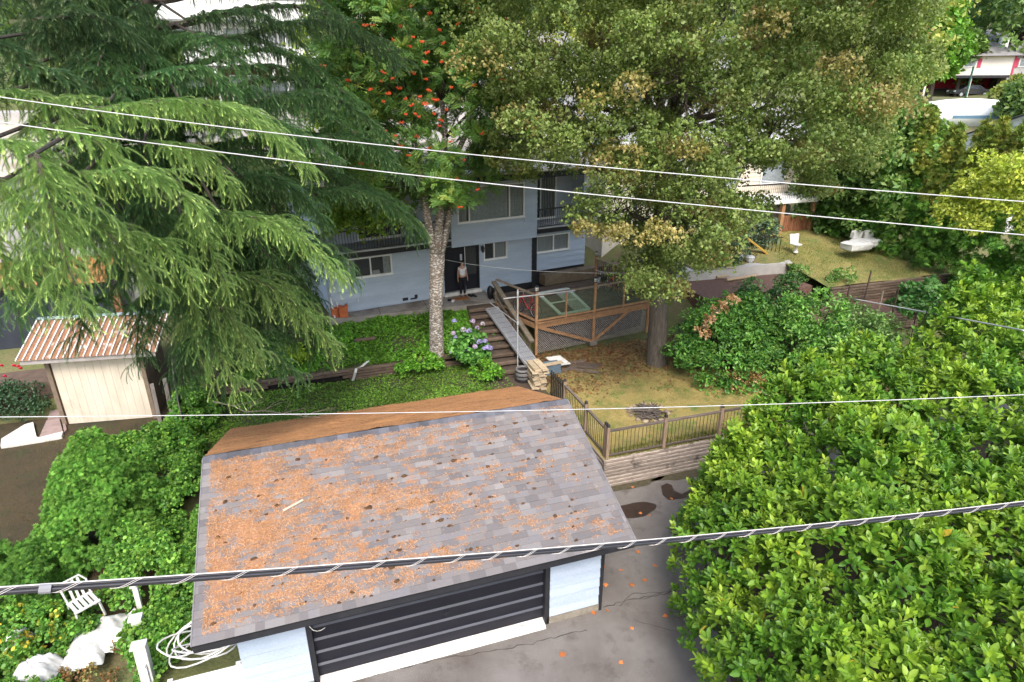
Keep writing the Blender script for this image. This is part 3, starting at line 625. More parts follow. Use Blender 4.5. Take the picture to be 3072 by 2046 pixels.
holesL = [(.79, 2.65, 3.85, 4.70), (4.98, 6.72, 2.5, 4.68), (6.95, 8.15, 3.86, 4.68)]
holesR = [(9.70, 11.55, 3.86, 4.68)]
def backing(mb, u0, u1, z0, z1, v0, v1, holes):
    """wall sheet with openings, as butted boxes"""
    us = sorted({u0, u1, *[h[0] for h in holes], *[h[1] for h in holes]})
    for a, b in zip(us[:-1], us[1:]):
        hh = sorted([(h[2], h[3]) for h in holes if h[0] <= a+1e-6 and h[1] >= b-1e-6]); z = z0
        for c, d in hh:
            if c > z: mb.box(a, b, v0, v1, z, c)
            z = d
        if z1 > z: mb.box(a, b, v0, v1, z, z1)
    return mb
lw = obj('wall', backing(MB(), 0, 9.58, 2.3, 4.78, .003, .14, holesL).box(9.60, 12.5, .003, .14, 2.98, 3.86).box(9.60, 9.70, .003, .14, 3.86, 4.68).box(11.55, 12.5, .003, .14, 3.86, 4.68).box(9.6, 12.5, .003, .14, 4.68, 4.78)
         .box(0.0, .12, .14, 8.5, 2.2, 7.9).box(12.38, 12.5, .14, 8.5, 2.2, 7.9).box(.12, 12.38, 8.4, 8.5, 2.2, 7.9), SID, hs)
siding(lw, .02, 9.5, 2.50, 4.78, 0, holesL); siding(lw, 9.62, 12.48, 3.0, 4.78, 0, holesR)
# side wall boards (left gable side)
lapy = unit_mesh('siding_board', MB().add([(-.026,0,0),(-.026,1,0),(0,1,0),(0,0,0),(-.006,0,1),(-.006,1,1),(0,1,1),(0,0,1)], [(0,1,2,3),(7,6,5,4),(0,4,5,1),(1,5,6,2),(2,6,7,3),(3,7,4,0)]), SID)
for k in range(9): piece('siding_board', lapy, lw, (-.002, 0, 2.5+k*.262), (0, 0, 0), (1, 8.4, .262))
obj('foundation_wall', MB().box(9.60, 12.5, .02, .2, 1.6, 2.975).box(7.1, 9.58, -.006, .002, 2.2, 2.92).box(0, 9.6, .03, .13, 1.9, 2.3), BLKP, hs)
obj('corner_post', MB().box(9.46, 9.70, -.09, .0, 1.9, 4.72), BLKP, hs)
obj('interior', MB().box(.2, 12.3, 1.3, 1.34, 2.3, 7.8).box(.2, 12.3, .15, 1.3, 4.74, 4.8).box(.2, 12.3, .15, 1.3, 2.4, 2.44), DARKIN, hs)
def curtain(parent, u0, u1, z0, z1, v, m, n=40, amp=.02):
    mb = MB(); P = [(u0+(u1-u0)*i/n, v+amp*math.sin(i*1.3)+.4*amp*math.sin(i*3.1)) for i in range(n+1)]
    mb.add([(a, b, z0) for a, b in P]+[(a, b, z1) for a, b in P], [(i, i+1, n+2+i, n+1+i) for i in range(n)]); return obj('curtain', mb, m, parent, True)
def window(parent, u0, u1, z0, z1, v, mull=(), fr=.055, cur=()):
    mb = MB(); f = fr
    mb.box(u0, u1, v-.035, v+.06, z0, z0+f).box(u0, u1, v-.035, v+.06, z1-f, z1).box(u0, u0+f, v-.035, v+.06, z0+f, z1-f).box(u1-f, u1, v-.035, v+.06, z0+f, z1-f)
    for x in mull: mb.box(x-f*.45, x+f*.45, v-.03, v+.055, z0+f, z1-f)
    wd = obj('window', mb, WFR, parent); xs = [u0+f, *mull, u1-f]
    for a, b in zip(xs[:-1], xs[1:]): obj('pane', MB().box(a+.012, b-.012, v+.012, v+.018, z0+f, z1-f), GLS, wd)
    for (a, b, m, am) in cur: curtain(wd, a, b, z0+.02, z1-.02, v+.10, m, amp=am)
    obj('sill', MB().box(u0-.03, u1+.03, v-.06, v-.036, z0-.03, z0+.004), WFR, wd)
    return wd
w1 = window(hs, .79, 2.65, 3.85, 4.70, 0, (1.73,), cur=((.82, 1.1, LACE, .012), (2.3, 2.62, LACE, .012)))
window(hs, 6.95, 8.15, 3.86, 4.68, 0, (7.48,), cur=((7.5, 8.1, CURT, .025),))
window(hs, 9.70, 11.55, 3.86, 4.68, 0, (10.66,), cur=((9.72, 10.65, CURT, .02), (10.67, 11.5, CURT, .02)))
obj('toy_on_sill', MB().box(1.80, 2.12, .03, .1, 3.9, 4.02).box(1.83, 2.09, .03, .1, 4.02, 4.07), WHT, w1)
# front door with side light
fd = obj('front_door', MB().box(5.05, 6.0, .06, .1, 2.62, 4.6), NAVY, hs)
for a, b, c, d in ((5.15, 5.48, 2.75, 3.4), (5.57, 5.9, 2.75, 3.4), (5.15, 5.48, 3.5, 4.45), (5.57, 5.9, 3.5, 4.45)): obj('door_panel', MB().box(a, b, .045, .062, c, d), NAVY, fd)
obj('handle', MB().beam((5.93, .0, 3.5), (5.93, .05, 3.5), .04, .12).beam((5.93, -.01, 3.6), (5.93, .05, 3.6), .05, .05), mat('brass_handle', (.45, .36, .2), rough=.35, metal=.8), fd)
obj('house_number_plate', MB().box(5.8, 5.9, .035, .044, 4.0, 4.28), mat('pale_plate', (.6, .6, .66), (.25, .25, .35), .6, 30), fd)
obj('door_frame', MB().box(4.98, 5.05, -.02, .12, 2.6, 4.68).box(6.0, 6.07, -.02, .12, 2.62, 4.6).box(6.63, 6.72, -.02, .12, 2.6, 4.68).box(5.05, 6.63, -.02, .12, 4.6, 4.68).box(6.07, 6.63, .05, .1, 2.62, 3.3), NAVY, hs)
obj('side_light_pane', MB().box(6.07, 6.63, .06, .07, 3.3, 4.6), GLS, hs)
obj('door_sill', MB().box(4.95, 6.75, -.16, .05, 2.45, 2.6), WHT, hs)
obj('astragal', MB().box(6.0, 6.025, -.03, -.021, 2.62, 4.6), WFR, hs)
wlmp = obj('wall_lamp', MB().box(6.80, 6.90, -.04, -.027, 4.35, 4.55).beam((6.85, -.03, 4.53), (6.85, -.16, 4.56), .025, .025), BLK, hs)
obj('lamp_shade', MB().lathe([(.03, 4.27), (.07, 4.32), (.085, 4.5), (.05, 4.55), (.01, 4.6)], 8, 6.85, -.16), BLK, wlmp)
# upper storey: centre block, set-back walls, balconies, roof
cb = obj('upper_wall', backing(MB(), 5.3, 9.58, 4.70, 7.9, -.25, -.13, [(5.62, 8.92, 5.72, 7.25)]).box(5.3, 5.42, -.13, 1.2, 4.70, 7.9).box(9.46, 9.58, -.13, 1.2, 4.70, 7.9).box(5.42, 9.46, -.13, .0, 4.70, 4.76), SID, hs)
siding(cb, 5.3, 9.58, 4.70, 7.85, -.252, [(5.62, 8.92, 5.72, 7.25)])
window(hs, 5.62, 8.92, 5.72, 7.25, -.25, (6.18, 8.15), cur=((5.7, 6.1, CURT, .02), (6.22, 8.12, LACE, .01), (8.17, 8.88, LACE, .02)))
uw = obj('upper_wall', backing(MB(), .1, 5.3, 5.05, 7.9, 1.2, 1.29, [(1.6, 3.6, 5.15, 7.2)]), SID, hs); siding(uw, .12, 5.28, 5.06, 7.85, 1.2, [(1.6, 3.6, 5.15, 7.2)])
window(hs, 1.6, 3.6, 5.15, 7.2, 1.2, (2.6,), cur=((2.7, 3.5, CURT, .02),))
uw = obj('upper_wall', backing(MB(), 9.58, 12.4, 5.1, 7.9, 1.2, 1.29, [(9.72, 11.5, 5.2, 7.35)]), SID, hs); siding(uw, 9.6, 12.38, 5.1, 7.85, 1.2, [(9.72, 11.5, 5.2, 7.35)])
window(hs, 9.72, 11.5, 5.2, 7.35, 1.2, (10.62,), cur=((10.7, 11.45, CURT, .02),))
GRYT = mat('grey_edge_trim', (.42, .43, .45), (.3, .31, .33), .7)
wav = [(0, 0), (.03, .08), (.055, .18), (.05, .3), (.015, .42), (.0, .55), (.0, .8)]
def balcony(u0, u1, z, turn):
    b = obj('balcony_floor', MB().box(u0, u1, -.35, 1.2, z-.05, z+.02), GRYT, hs); obj('balcony_beam', MB().box(u0, u1, -.30, -.2, z-.27, z-.052).box(u0, u0+.1, -.2, 1.2, z-.27, z-.052), BLKP, hs)
    rl = obj('balcony_railing', MB().box(u0, u1, -.34, -.29, z+.82, z+.88).box(u0, u1, -.33, -.3, z+.05, z+.08), BLK, hs)
    me = unit_mesh('baluster', MB().tube([(0, -p, q+.06) for p, q in wav], .011, 5), BLK)
    n = int((u1-u0)/.115)
    for k in range(1, n): piece('baluster', me, rl, (u0+(u1-u0)*k/n, -.31, z))
    ue = u1 if turn > 0 else u0
    obj('balcony_railing', MB().box(ue-.05, ue, -.34, 1.2, z+.82, z+.88).box(ue-.04, ue-.01, -.34, 1.2, z+.05, z+.08), BLK, hs)
    for k in range(1, 12): piece('baluster', me, rl, (ue-.025, -.33+1.5*k/12, z), (0, 0, R(90)*turn))
balcony(.02, 5.28, 5.06, -1); balcony(9.62, 12.75, 5.12, 1)
rf = obj('roof', MB().add([(-.55,-.75,7.85),(13.1,-.75,7.85),(13.1,4.3,8.75),(-.55,4.3,8.75),(13.1,9.2,7.85),(-.55,9.2,7.85),(-.55,-.75,7.7),(13.1,-.75,7.7),(13.1,4.3,8.6),(-.55,4.3,8.6),(13.1,9.2,7.7),(-.55,9.2,7.7)],
     [(0,1,2,3),(3,2,4,5),(7,6,9,8),(8,9,11,10),(0,6,7,1),(1,7,8,2),(2,8,10,4),(5,11,9,3),(3,9,6,0),(4,10,11,5)]), SOFF, hs)
obj('gutter', MB().box(-.56, 13.11, -.86, -.752, 7.76, 7.88), WHT, rf); obj('fascia', MB().box(-.56, 13.11, -.75, -.72, 7.45, 7.7), BLKP, rf)
obj('downpipe', MB().tube([(-.12, -.06, 2.45), (-.12, -.06, 4.9), (-.12, -.1, 7.5)], .04, 8), mat('grey_downpipe', (.3, .33, .38), rough=.5), hs)
DRIP = mat('white_paint_drip', (.75, .75, .75), rough=.6)
for u in (1.28, 1.36, 1.44): obj('paint_drip', MB().box(u, u+.012, -.031, -.0285, 3.45, 3.78), DRIP, hs)
obj('tap', MB().beam((1.05, -.03, 2.95), (1.05, -.1, 2.95), .05, .05).beam((1.05, -.1, 2.97), (1.05, -.11, 2.86), .03, .03), WFR, hs)
# peeled dark patches low on the wall
for (u, z, a, b) in ((3.0, 2.53, .25, .16), (3.35, 2.53, .3, .1), (3.55, 2.6, .14, .22), (.25, 3.3, .2, .06), (.5, 3.28, .3, .03)): obj('peeling_patch', MB().box(u, u+a, -.034, -.0275, z, z+b), BLKP, hs)
# ---- things by the house
TERR = mat('terracotta', (.5, .14, .055), (.38, .1, .04), .8, 6, bmp=.2)
p = HW(.02, -.28, 2.44); solo('clay_pot', MB().lathe([(.13, 2.44), (.15, 2.5), (.15, 2.72), (.165, 2.74), (.165, 2.8), (.14, 2.82), (.13, 2.7)], 12, p[0], p[1]), TERR, 'round terracotta pot at the left corner of the blue house', 'pot', smooth=False)
p = HW(.33, -.42, 2.44); t = thing('clay_box_planter', 'square terracotta box against the blue house wall on the patio', 'planter', p)
obj('box', MB().box(p[0]-.17, p[0]+.17, p[1]-.14, p[1]+.14, 2.44, 2.86), TERR, t); obj('rim', MB().box(p[0]-.19, p[0]-.06, p[1]-.16, p[1]+.16, 2.86, 2.9).box(p[0]+.08, p[0]+.19, p[1]-.16, p[1]+.16, 2.86, 2.93), TERR, t)
solo('leaning_board', MB().beam(HW(.2, -.5, 2.45), HW(.16, -.1, 2.98), .05, .02).beam(HW(-.05, -.45, 2.45), HW(-.05, -.05, 3.2), .06, .02), WHT, 'narrow pale boards leaning at the left house corner by the pots', 'boards')
p = HW(5.45, -.62, 2.445); solo('doormat', MB().box(p[0]-.4, p[0]+.4, p[1]-.2, p[1]+.2, 2.445, 2.465), mat('coir_mat', (.3, .13, .05), (.2, .08, .03), .95, 20), 'rust-brown doormat in front of the navy door', 'doormat')
def shoe(p, rz, m, label, grp=None):
    c_, s_ = math.cos(rz), math.sin(rz); mb = MB()
    def tr(x, y, z): return (p[0]+x*c_-y*s_, p[1]+x*s_+y*c_, p[2]+z)
    prof = [(-.14, .035, .09), (-.08, .04, .1), (-.02, .045, .085), (.05, .05, .06), (.11, .045, .045), (.15, .02, .03)]
    vs = [tr(x, y, z) for x, w_, h in prof for y, z in ((-w_, 0), (w_, 0), (w_*.8, h), (-w_*.8, h))]
    mb.add(vs, [(4*i+k, 4*i+(k+1) % 4, 4*i+4+(k+1) % 4, 4*i+4+k) for i in range(5) for k in range(4)]+[(3, 2, 1, 0), (20, 21, 22, 23)])
    return solo('shoe', mb, m, label, 'shoe', group=grp)
DKS = mat('black_shoe', (.015, .015, .017), rough=.6); WHS = mat('white_shoe', (.7, .7, .7), rough=.6)
for k, (u, v, rz, m, lb) in enumerate([(4.98, -.62, .6, DKS, 'dark shoe lying nearest the rowan trunk by the doormat'), (5.05, -.8, 1.0, WHS, 'white-soled sneaker on the patio left of the doormat'), (6.0, -.5, -1.2, DKS, 'black boot on the patio right of the doormat'), (6.15, -.62, -.9, DKS, 'black boot farthest right of the doormat')]): shoe(HW(u, v, 2.445), rz, m, lb)
def person():
    """standing at the door: skin-modifier body, clothes as children"""
    px, py, pz = HW(5.72, -.34, 2.45); t = thing('person', 'person in a white top and dark trousers standing at the navy door', 'person', (px, py, pz))
    SK = mat('skin', (.5, .3, .22), (.44, .25, .18), .6, 8, bmp=.0)
    def skin(name, V, E, Rr, m, root=0, sub=1):
        me = bpy.data.meshes.new(name); me.from_pydata(V, E, []); me.materials.append(m)
        o = bpy.data.objects.new(name, me); COL.objects.link(o); o.parent = t; o.rotation_euler = (0, 0, HA)
        s = o.modifiers.new('skin', 'SKIN'); s.use_smooth_shade = True
        for i, r in enumerate(Rr): sv = me.skin_vertices[0].data[i]; sv.radius = r if hasattr(r, '__len__') else (r, r); sv.use_root = i == root
        o.modifiers.new('sub', 'SUBSURF').levels = sub; o.modifiers['sub'].render_levels = sub; return o
    h = 1.62
    V = [(0,0,.90),(0,0,1.05),(0,0,1.22),(0,-.01,1.36),(0,-.01,1.41),(0,-.02,1.47),(0,-.02,1.55)]; E = [(0,1),(1,2),(2,3),(3,4),(4,5),(5,6)]; Q = [(.14,.1),(.125,.09),(.15,.1),(.09,.08),(.045,.05),(.075,.085),(.065,.08)]
    for s in (-1, 1):
        n = len(V); V += [(s*.16,0,1.33),(s*.2,.01,1.08),(s*.23,-.03,.87),(s*.235,-.04,.80)]; E += [(3,n),(n,n+1),(n+1,n+2),(n+2,n+3)]; Q += [(.05,.05),(.038,.038),(.028,.026),(.034,.018)]
        for k, (dx, dy, L) in enumerate(((-.02,-.03,.055),(.0,-.025,.08),(.0,-.01,.085),(.0,.006,.08),(.0,.02,.06))):
            m_ = len(V); V += [(s*(.235+dx*.3), -.04+dy, .775), (s*(.232+dx), -.05+dy, .775-L)]; E += [(n+3, m_), (m_, m_+1)]; Q += [(.009,.009),(.008,.008)]
        n = len(V); V += [(s*.085,0,.84),(s*.09,-.01,.48),(s*.09,.01,.09),(s*.095,-.1,.04)]; E += [(0,n),(n,n+1),(n+1,n+2),(n+2,n+3)]; Q += [(.085,.085),(.055,.055),(.038,.038),(.035,.025)]
    skin('body', V, E, Q, SK)
    skin('white_top', [(0,0,.93),(0,0,1.05),(0,0,1.22),(0,-.01,1.34),(-.15,0,1.32),(-.17,0,1.22),(.15,0,1.32),(.17,0,1.22)], [(0,1),(1,2),(2,3),(3,4),(4,5),(3,6),(6,7)], [(.155,.115),(.14,.105),(.165,.115),(.1,.09),(.06,.06),(.055,.055),(.06,.06),(.055,.055)], mat('white_cloth', (.75, .77, .82), (.66, .68, .74), .8))
    skin('trousers', [(0,0,.92),(-.085,0,.84),(-.09,-.01,.48),(-.09,.01,.1),(.085,0,.84),(.09,-.01,.48),(.09,.01,.1)], [(0,1),(1,2),(2,3),(0,4),(4,5),(5,6)], [(.15,.11),(.1,.1),(.075,.075),(.065,.065),(.1,.1),(.075,.075),(.065,.065)], mat('dark_cloth', (.015, .015, .022), rough=.85))
    skin('hair', [(0,.02,1.44),(0,.015,1.55),(0,0,1.6)], [(0,1),(1,2)], [(.075,.05),(.085,.07),(.05,.06)], mat('dark_hair', (.03, .02, .015), rough=.6))
    for s in (-1, 1):
        skin('shoe', [(s*.09,.03,.045),(s*.095,-.05,.04),(s*.1,-.13,.03)], [(0,1),(1,2)], [(.045,.04),(.045,.035),(.035,.025)], DKS)
    f = MB()
    for s in (-1, 1): f.lump((px+s*.03, py-.1, pz+1.55), (.01, .006, .006), 6, 4, 0)
    obj('eye', f, DKS, t); obj('nose', MB().lump((px, py-.105, pz+1.52), (.011, .014, .02), 6, 4, 0), SK, t); obj('mouth', MB().lump((px, py-.098, pz+1.48), (.022, .006, .006), 6, 4, 0), mat('lips', (.4, .15, .13)), t)
person()

# ================================================================== DECK
ZD = 2.3
DKW = mat('deck_wood_orange', (.42, .235, .12), (.27, .145, .075), .8, 5, (1, 1, 1), .35, 40, rand=.12)
DKO = mat('deck_wood_old', (.26, .2, .14), (.15, .115, .08), .9, 5, (1, 1, 1), .45, 40, rand=.15)
FLB = mat('deck_floor_board', (.17, .125, .09), (.095, .07, .052), .9, 4, (1, 1, 1), .4, 40, rand=.25)
FL, FM, RC, BP, LB = (10.5, 12.28), (13.25, 12.68), (16.1, 13.1), (15.15, 16.6), (9.62, 14.9)
dk = thing('wooden_deck', 'raised wooden deck with glass panel railing and lattice skirt beside the oak', 'deck', (10.5, 12.28, ZL))
def lerp(a, b, t): return tuple(np.array(a, float)*(1-t)+np.array(b, float)*t)
nb_ = 26
for k in range(nb_):
    t0, t1 = (k+.06)/nb_, (k+.94)/nb_; BLx = (9.75, 16.4); BRx = (15.1, 17.4)
    a, b, c, d = lerp(FL, BLx, t0), lerp(RC, BRx, t0), lerp(RC, BRx, t1), lerp(FL, BLx, t1)
    obj('deck_board', MB().prism([a, b, c, d], ZD-.035, ZD), FLB, dk)
obj('rim_joist', MB().beam((*FL, ZD-.13), (*RC, ZD-.13), .045, .2, jit=.02), DKW, dk); obj('rim_joist', MB().beam((*FL, ZD-.13), (*LB, ZD-.13), .045, .2, jit=.02), DKW, dk)
obj('ledger_board', MB().beam((FL[0]-.05, FL[1]-.05, ZD+.02), (RC[0], RC[1]-.05, ZD+.02), .1, .05), DKW, dk)
def lamp(x, y, z):
    l = obj('post_lamp', MB().lathe([(.06, z), (.075, z+.02), (.075, z+.04)], 8, x, y).lathe([(.09, z+.2), (.1, z+.215), (.03, z+.26)], 8, x, y), BLK, dk)
    obj('lamp_glass', MB().lathe([(.06, z+.042), (.07, z+.06), (.075, z+.19), (.07, z+.199)], 8, x, y), mat('lamp_glass_white', (.75, .75, .72), rough=.3), l)
    cg = MB()
    for k in range(8): a = 2*math.pi*k/8; cg.beam((x+.078*math.cos(a), y+.078*math.sin(a), z+.04), (x+.082*math.cos(a), y+.082*math.sin(a), z+.2), .01, .01)
    cg.lathe([(.08, z+.1), (.084, z+.112)], 8, x, y); obj('lamp_cage', cg, BLK, l)
HR_ = 1.32
for p, low in ((FL, ZL), (FM, ZL), (RC, ZL), (BP, ZD)):
    obj('post', MB().beam((*p, low-.05), (*p, ZD+HR_+.03), .1, .1, (0, 1, 0)), DKW, dk); lamp(p[0], p[1], ZD+HR_+.03)
obj('footing', MB().box(FM[0]-.16, FM[0]+.16, FM[1]-.14, FM[1]+.14, ZL-.05, ZL+.13), FOUND, dk)
GREEN = glassmat('green_deck_glass', (.84, .9, .78), .86, .08)
def rail(a, b, z, mid=(), glass=True, m=DKO, pick=False):
    obj('top_rail', MB().beam((*a, z+HR_-.12), (*b, z+HR_-.12), .12, .05, jit=.04), m, dk); obj('bottom_rail', MB().beam((*a, z+.12), (*b, z+.12), .06, .07), DKW, dk)
    ts = [0, *mid, 1]
    for t in mid: obj('stanchion', MB().beam((*lerp(a, b, t), z), (*lerp(a, b, t), z+HR_-.15), .06, .07, (0, 1, 0)), DKW, dk)
    L = np.hypot(b[0]-a[0], b[1]-a[1])
    for t0, t1 in zip(ts[:-1], ts[1:]):
        e = .06/L
        if glass: obj('glass_panel', MB().beam((*lerp(a, b, t0+e), z+.62), (*lerp(a, b, t1-e), z+.62), .012, .92), GREEN, dk)
    if pick:
        n = int(L/.13)
        for k in range(1, n): p = lerp(a, b, k/n); obj('picket', MB().beam((*p, z+.1), (*p, z+HR_-.15), .022, .022, (0, 1, 0)), BLK, dk)
rail(FL, FM, ZD, (.5,)); rail(FM, RC, ZD, (.52,)); rail(FL, LB, ZD, (.45,), False, DKO, False); rail(RC, BP, ZD, (.33, .66), False, DKO, True)
# diagonal braces and lattice skirt
mid = lambda a, b, t, z: (*lerp(a, b, t), z)
obj('brace', MB().beam(mid(FL, FM, .06, ZD-.2), mid(FL, FM, .98, ZL+.12), .05, .13, jit=.02), DKW, dk); obj('brace', MB().beam(mid(FM, RC, .02, ZL+.12), mid(FM, RC, .62, ZD-.2), .05, .13, jit=.02), DKW, dk)
LAT = mat('lattice_slats', (.5, .45, .41), (.3, .27, .24), .85, 8)
mb = MB(); Lf = np.hypot(RC[0]-FL[0], RC[1]-FL[1]); dv = np.array([RC[0]-FL[0], RC[1]-FL[1], 0])/Lf; o0 = np.array([FL[0], FL[1]+.09, ZL+.02]); hh = ZD-.25-ZL
for k in range(-20, 70):
    for s in (-1, 1):
        x0 = k*.105; x1 = x0+s*hh; za, zb = 0., hh
        xa, xb = x0, x1
        if max(xa, xb) < .02 or min(xa, xb) > Lf: continue
        def cl(xa, za, xb, zb):
            for lim in (0.0, Lf):
                if (xa-lim)*(xb-lim) < 0:
                    t = (lim-xa)/(xb-xa); zc = za+(zb-za)*t
                    if (lim == 0 and xa < 0) or (lim == Lf and xa > Lf): xa, za = lim, zc
                    else: xb, zb = lim, zc
            return xa, za, xb, zb
        xa, za, xb, zb = cl(xa, za, xb, zb)
        if abs(xb-xa) < .05: continue
        n = np.array([-dv[1], dv[0], 0])*(.006 if s > 0 else -.006)
        mb.beam(o0+dv*xa+n+np.array([0,0,za]), o0+dv*xb+n+np.array([0,0,zb]), .008, .022, (-dv[1], dv[0], 0.0))
lt = obj('lattice', mb, LAT, dk, kind='stuff')
obj('under_deck_shade', MB().beam((FL[0]+.1, FL[1]+.4, (ZL+ZD)/2-.1), (RC[0]-.1, RC[1]+.4, (ZL+ZD)/2-.1), .03, ZD-ZL-.25), DKB, dk)  # added dark sheet standing in for the shade under the deck
mb = MB(); Lf2 = .0
# step flight of old timbers from the patio down to the yard
st = thing('timber_steps', 'flight of old dark timber steps going down from the patio beside the deck', 'steps', (9.2, 10.6, ZL))
for k in range(9):
    z = 2.40-k*.165; y = 14.95-k*.46
    piece('timber', TIED_ME, st, (8.25-.05*k, y-.46, z-.1), (0, 0, random.uniform(-.02, .02)), (1.75, 1.3, 1.3))
    obj('tread', MB().prism([(8.3-.05*k, y-.4), (10.0-.05*k, y-.4), (10.0-.05*k, y+.12), (8.3-.05*k, y+.12)], z-.16, z-.005), SOIL, st)
hr = thing('stair_handrail', 'thick weathered handrail beam sloping down along the timber steps', 'handrail', (9.85, 13, 1.2))
A, B = np.array((9.58, 15.2, 3.32)), np.array((10.12, 11.7, 1.78)); OLDR = mat('grey_old_beam', (.22, .18, .135), (.12, .1, .075), .9, 5, bmp=.5)
obj('rail', MB().beam(A, B, .2, .09, jit=.05), OLDR, hr); obj('lower_rail', MB().beam(A-(0, 0, .55), B-(0, 0, .5), .05, .12, jit=.05), OLDR, hr)
for t_, b_ in ((.06, 2.3), (.55, 1.5), (.9, .9)): p = A+(B-A)*t_; obj('post', MB().beam((p[0], p[1], b_), (p[0], p[1], p[2]-.05), .09, .09, (0, 1, 0)), OLDR, hr)
solo('garbage_bag', MB().lump((9.5, 15.45, 2.75), (.16, .15, .32), 10, 8, .12), mat('black_plastic', (.012, .012, .014), rough=.35, bmp=.5), 'black bag hanging at the top of the stair handrail', 'bag', smooth=True)
# aluminium plank laid over the steps
ALU = mat('aluminium', (.56, .57, .6), (.42, .43, .46), .42, 12, (1, 1, 1), .1, metal=.6); ALUD = mat('aluminium_shadow', (.3, .3, .32), rough=.6, metal=.5)
A, B = np.array((9.16, 14.1, 2.52)), np.array((9.72, 10.45, 1.36)); dd = (B-A)/np.linalg.norm(B-A); sd_ = np.cross(dd, (0, 0, 1)); sd_ /= np.linalg.norm(sd_); un = np.cross(sd_, dd)
pl = thing('aluminium_plank', 'ribbed aluminium scaffold plank laid as a ramp over the timber steps', 'plank', tuple(B-(0, 0, .1)))
obj('deck_sheet', MB().beam(A, B, .5, .02), ALUD, pl)
for k in range(8): o_ = sd_*(-.23+.46*k/7)+un*.02; obj('rib', MB().beam(A+o_, B+o_, .035, .022), ALU, pl)
for s in (-1, 1): obj('side_rail', MB().beam(A+sd_*s*.265-un*.03, B+sd_*s*.265-un*.03, .03, .1), ALU, pl)
for k in range(12): c_ = A+(B-A)*(.03+.94*k/11)+un*.034; obj('cross_bar', MB().beam(c_-sd_*.25, c_+sd_*.25, .016, .012), ALUD, pl)
# pipe pole with cross bar
pp = PZ(1553, 1110, .95); top = PY(1553, 868, pp[1]); PIPE = mat('galvanised_pipe', (.62, .64, .66), (.5, .52, .54), .4, 10, metal=.4)
t = thing('pipe_pole', 'thin galvanised pole with a cross pipe standing on the steps by the deck', 'pole', tuple(pp))
obj('upright', MB().tube([tuple(pp), (pp[0], pp[1], top[2])], .024, 8), PIPE, t)
l_, r_ = PY(1510, 896, pp[1]), PY(1725, 872, pp[1]+1.0); obj('cross_pipe', MB().tube([l_, r_], .022, 8), PIPE, t)
obj('stay_pipe', MB().tube([PY(1470, 908, pp[1]+2.8), (pp[0], pp[1], top[2]-1.35)], .015, 6), PIPE, t); obj('clamp', MB().lathe([(.045, top[2]-1.4), (.045, top[2]-1.28)], 8, pp[0], pp[1]).lathe([(.04, top[2]-.2), (.04, top[2]-.1)], 8, pp[0], pp[1]), PIPE, t)
b_ = PZ(1568, 1142, ZL); t = thing('barrel_planter', 'grey barrel at the foot of the aluminium plank', 'barrel', tuple(b_))
obj('staves', MB().lathe([(.24, ZL), (.28, ZL+.18), (.29, ZL+.3), (.27, ZL+.52), (.23, ZL+.53), (.22, ZL+.4)], 14, b_[0], b_[1]), mat('grey_barrel', (.17, .165, .17), (.11, .105, .105), .8, 6, (1, 1, .3)), t, True)
for z in (.1, .25, .42): obj('hoop', MB().lathe([(.285+.008, ZL+z), (.288+.008, ZL+z+.04)], 14, b_[0], b_[1]), BLK, t)
# lumber stack and scraps
LUM = mat('cut_lumber', (.5, .4, .27), (.33, .26, .18), .85, 6, bmp=.4, rand=.25); LUMD = mat('scrap_lumber', (.15, .115, .09), (.085, .065, .05), .95, 6, bmp=.5, rand=.25)
b_ = PZ(1622, 1168, ZL); t = thing('lumber_stack', 'stack of short cut boards at the foot of the aluminium plank', 'lumber stack', tuple(b_)); rr = random.Random(9)
for k in range(13):
    z = ZL+.035+k*.068; o_ = rr.uniform(-.08, .08); a = rr.uniform(-.12, .12)
    for s in (-.13, .13):
        c_ = np.array((b_[0]+s+o_, b_[1]+.35, z)); d_ = np.array((math.sin(a+.1), math.cos(a+.1), 0))*.42
        obj('board', MB().beam(c_-d_*rr.uniform(.8, 1.1), c_+d_, .23, .055, jit=.08), LUM, t)
p = PZ(1655, 1118, ZL); solo('blue_bin', MB().prism([(p[0]-.3, p[1]-.2), (p[0]+.3, p[1]-.2), (p[0]+.3, p[1]+.25), (p[0]-.3, p[1]+.25)], ZL, ZL+.4), mat('blue_grey_plastic', (.12, .17, .22), rough=.5), 'blue-grey bin tucked behind the lumber stack', 'bin')
for k, (x, y, L_, a, lb) in enumerate([(1652, 1092, 1.0, .1, 'pale plank bridging the bin beside the lumber stack'), (1700, 1108, 1.3, .25, 'dark scrap plank on the leaves just right of the white panel'), (1738, 1100, 1.4, -.5, 'dark scrap plank lying askew in front of the lattice'), (1755, 1112, 1.1, -.65, 'dark scrap plank nearest the lawn in the scrap heap'), (1760, 1092, 1.2, -.55, 'dark scrap plank farthest right in the scrap heap'), (1715, 1088, 1.2, .05, 'dark scrap plank closest to the lattice skirt')]):
    p = PZ(x, y, ZL+.05 if k else ZL+.45); d_ = np.array((math.cos(a), math.sin(a), 0))*L_/2
    solo('scrap_plank', MB().beam(p-d_, p+d_, .2, .04, jit=.1), LUM if k == 0 else LUMD, lb, 'plank', group='scrap planks by the deck')
q_ = [PZ(1637, 1072, ZL+.3), PZ(1680, 1066, ZL+.32), PZ(1712, 1090, ZL+.22), PZ(1668, 1097, ZL+.2)]
solo('stained_board', MB().add([*q_, *[x-np.array((0, 0, .03)) for x in q_]], [(0,3,2,1),(4,5,6,7),(0,1,5,4),(1,2,6,5),(2,3,7,6),(3,0,4,7)]), WHT, 'stained white board lying on the scrap heap in front of the deck', 'board')
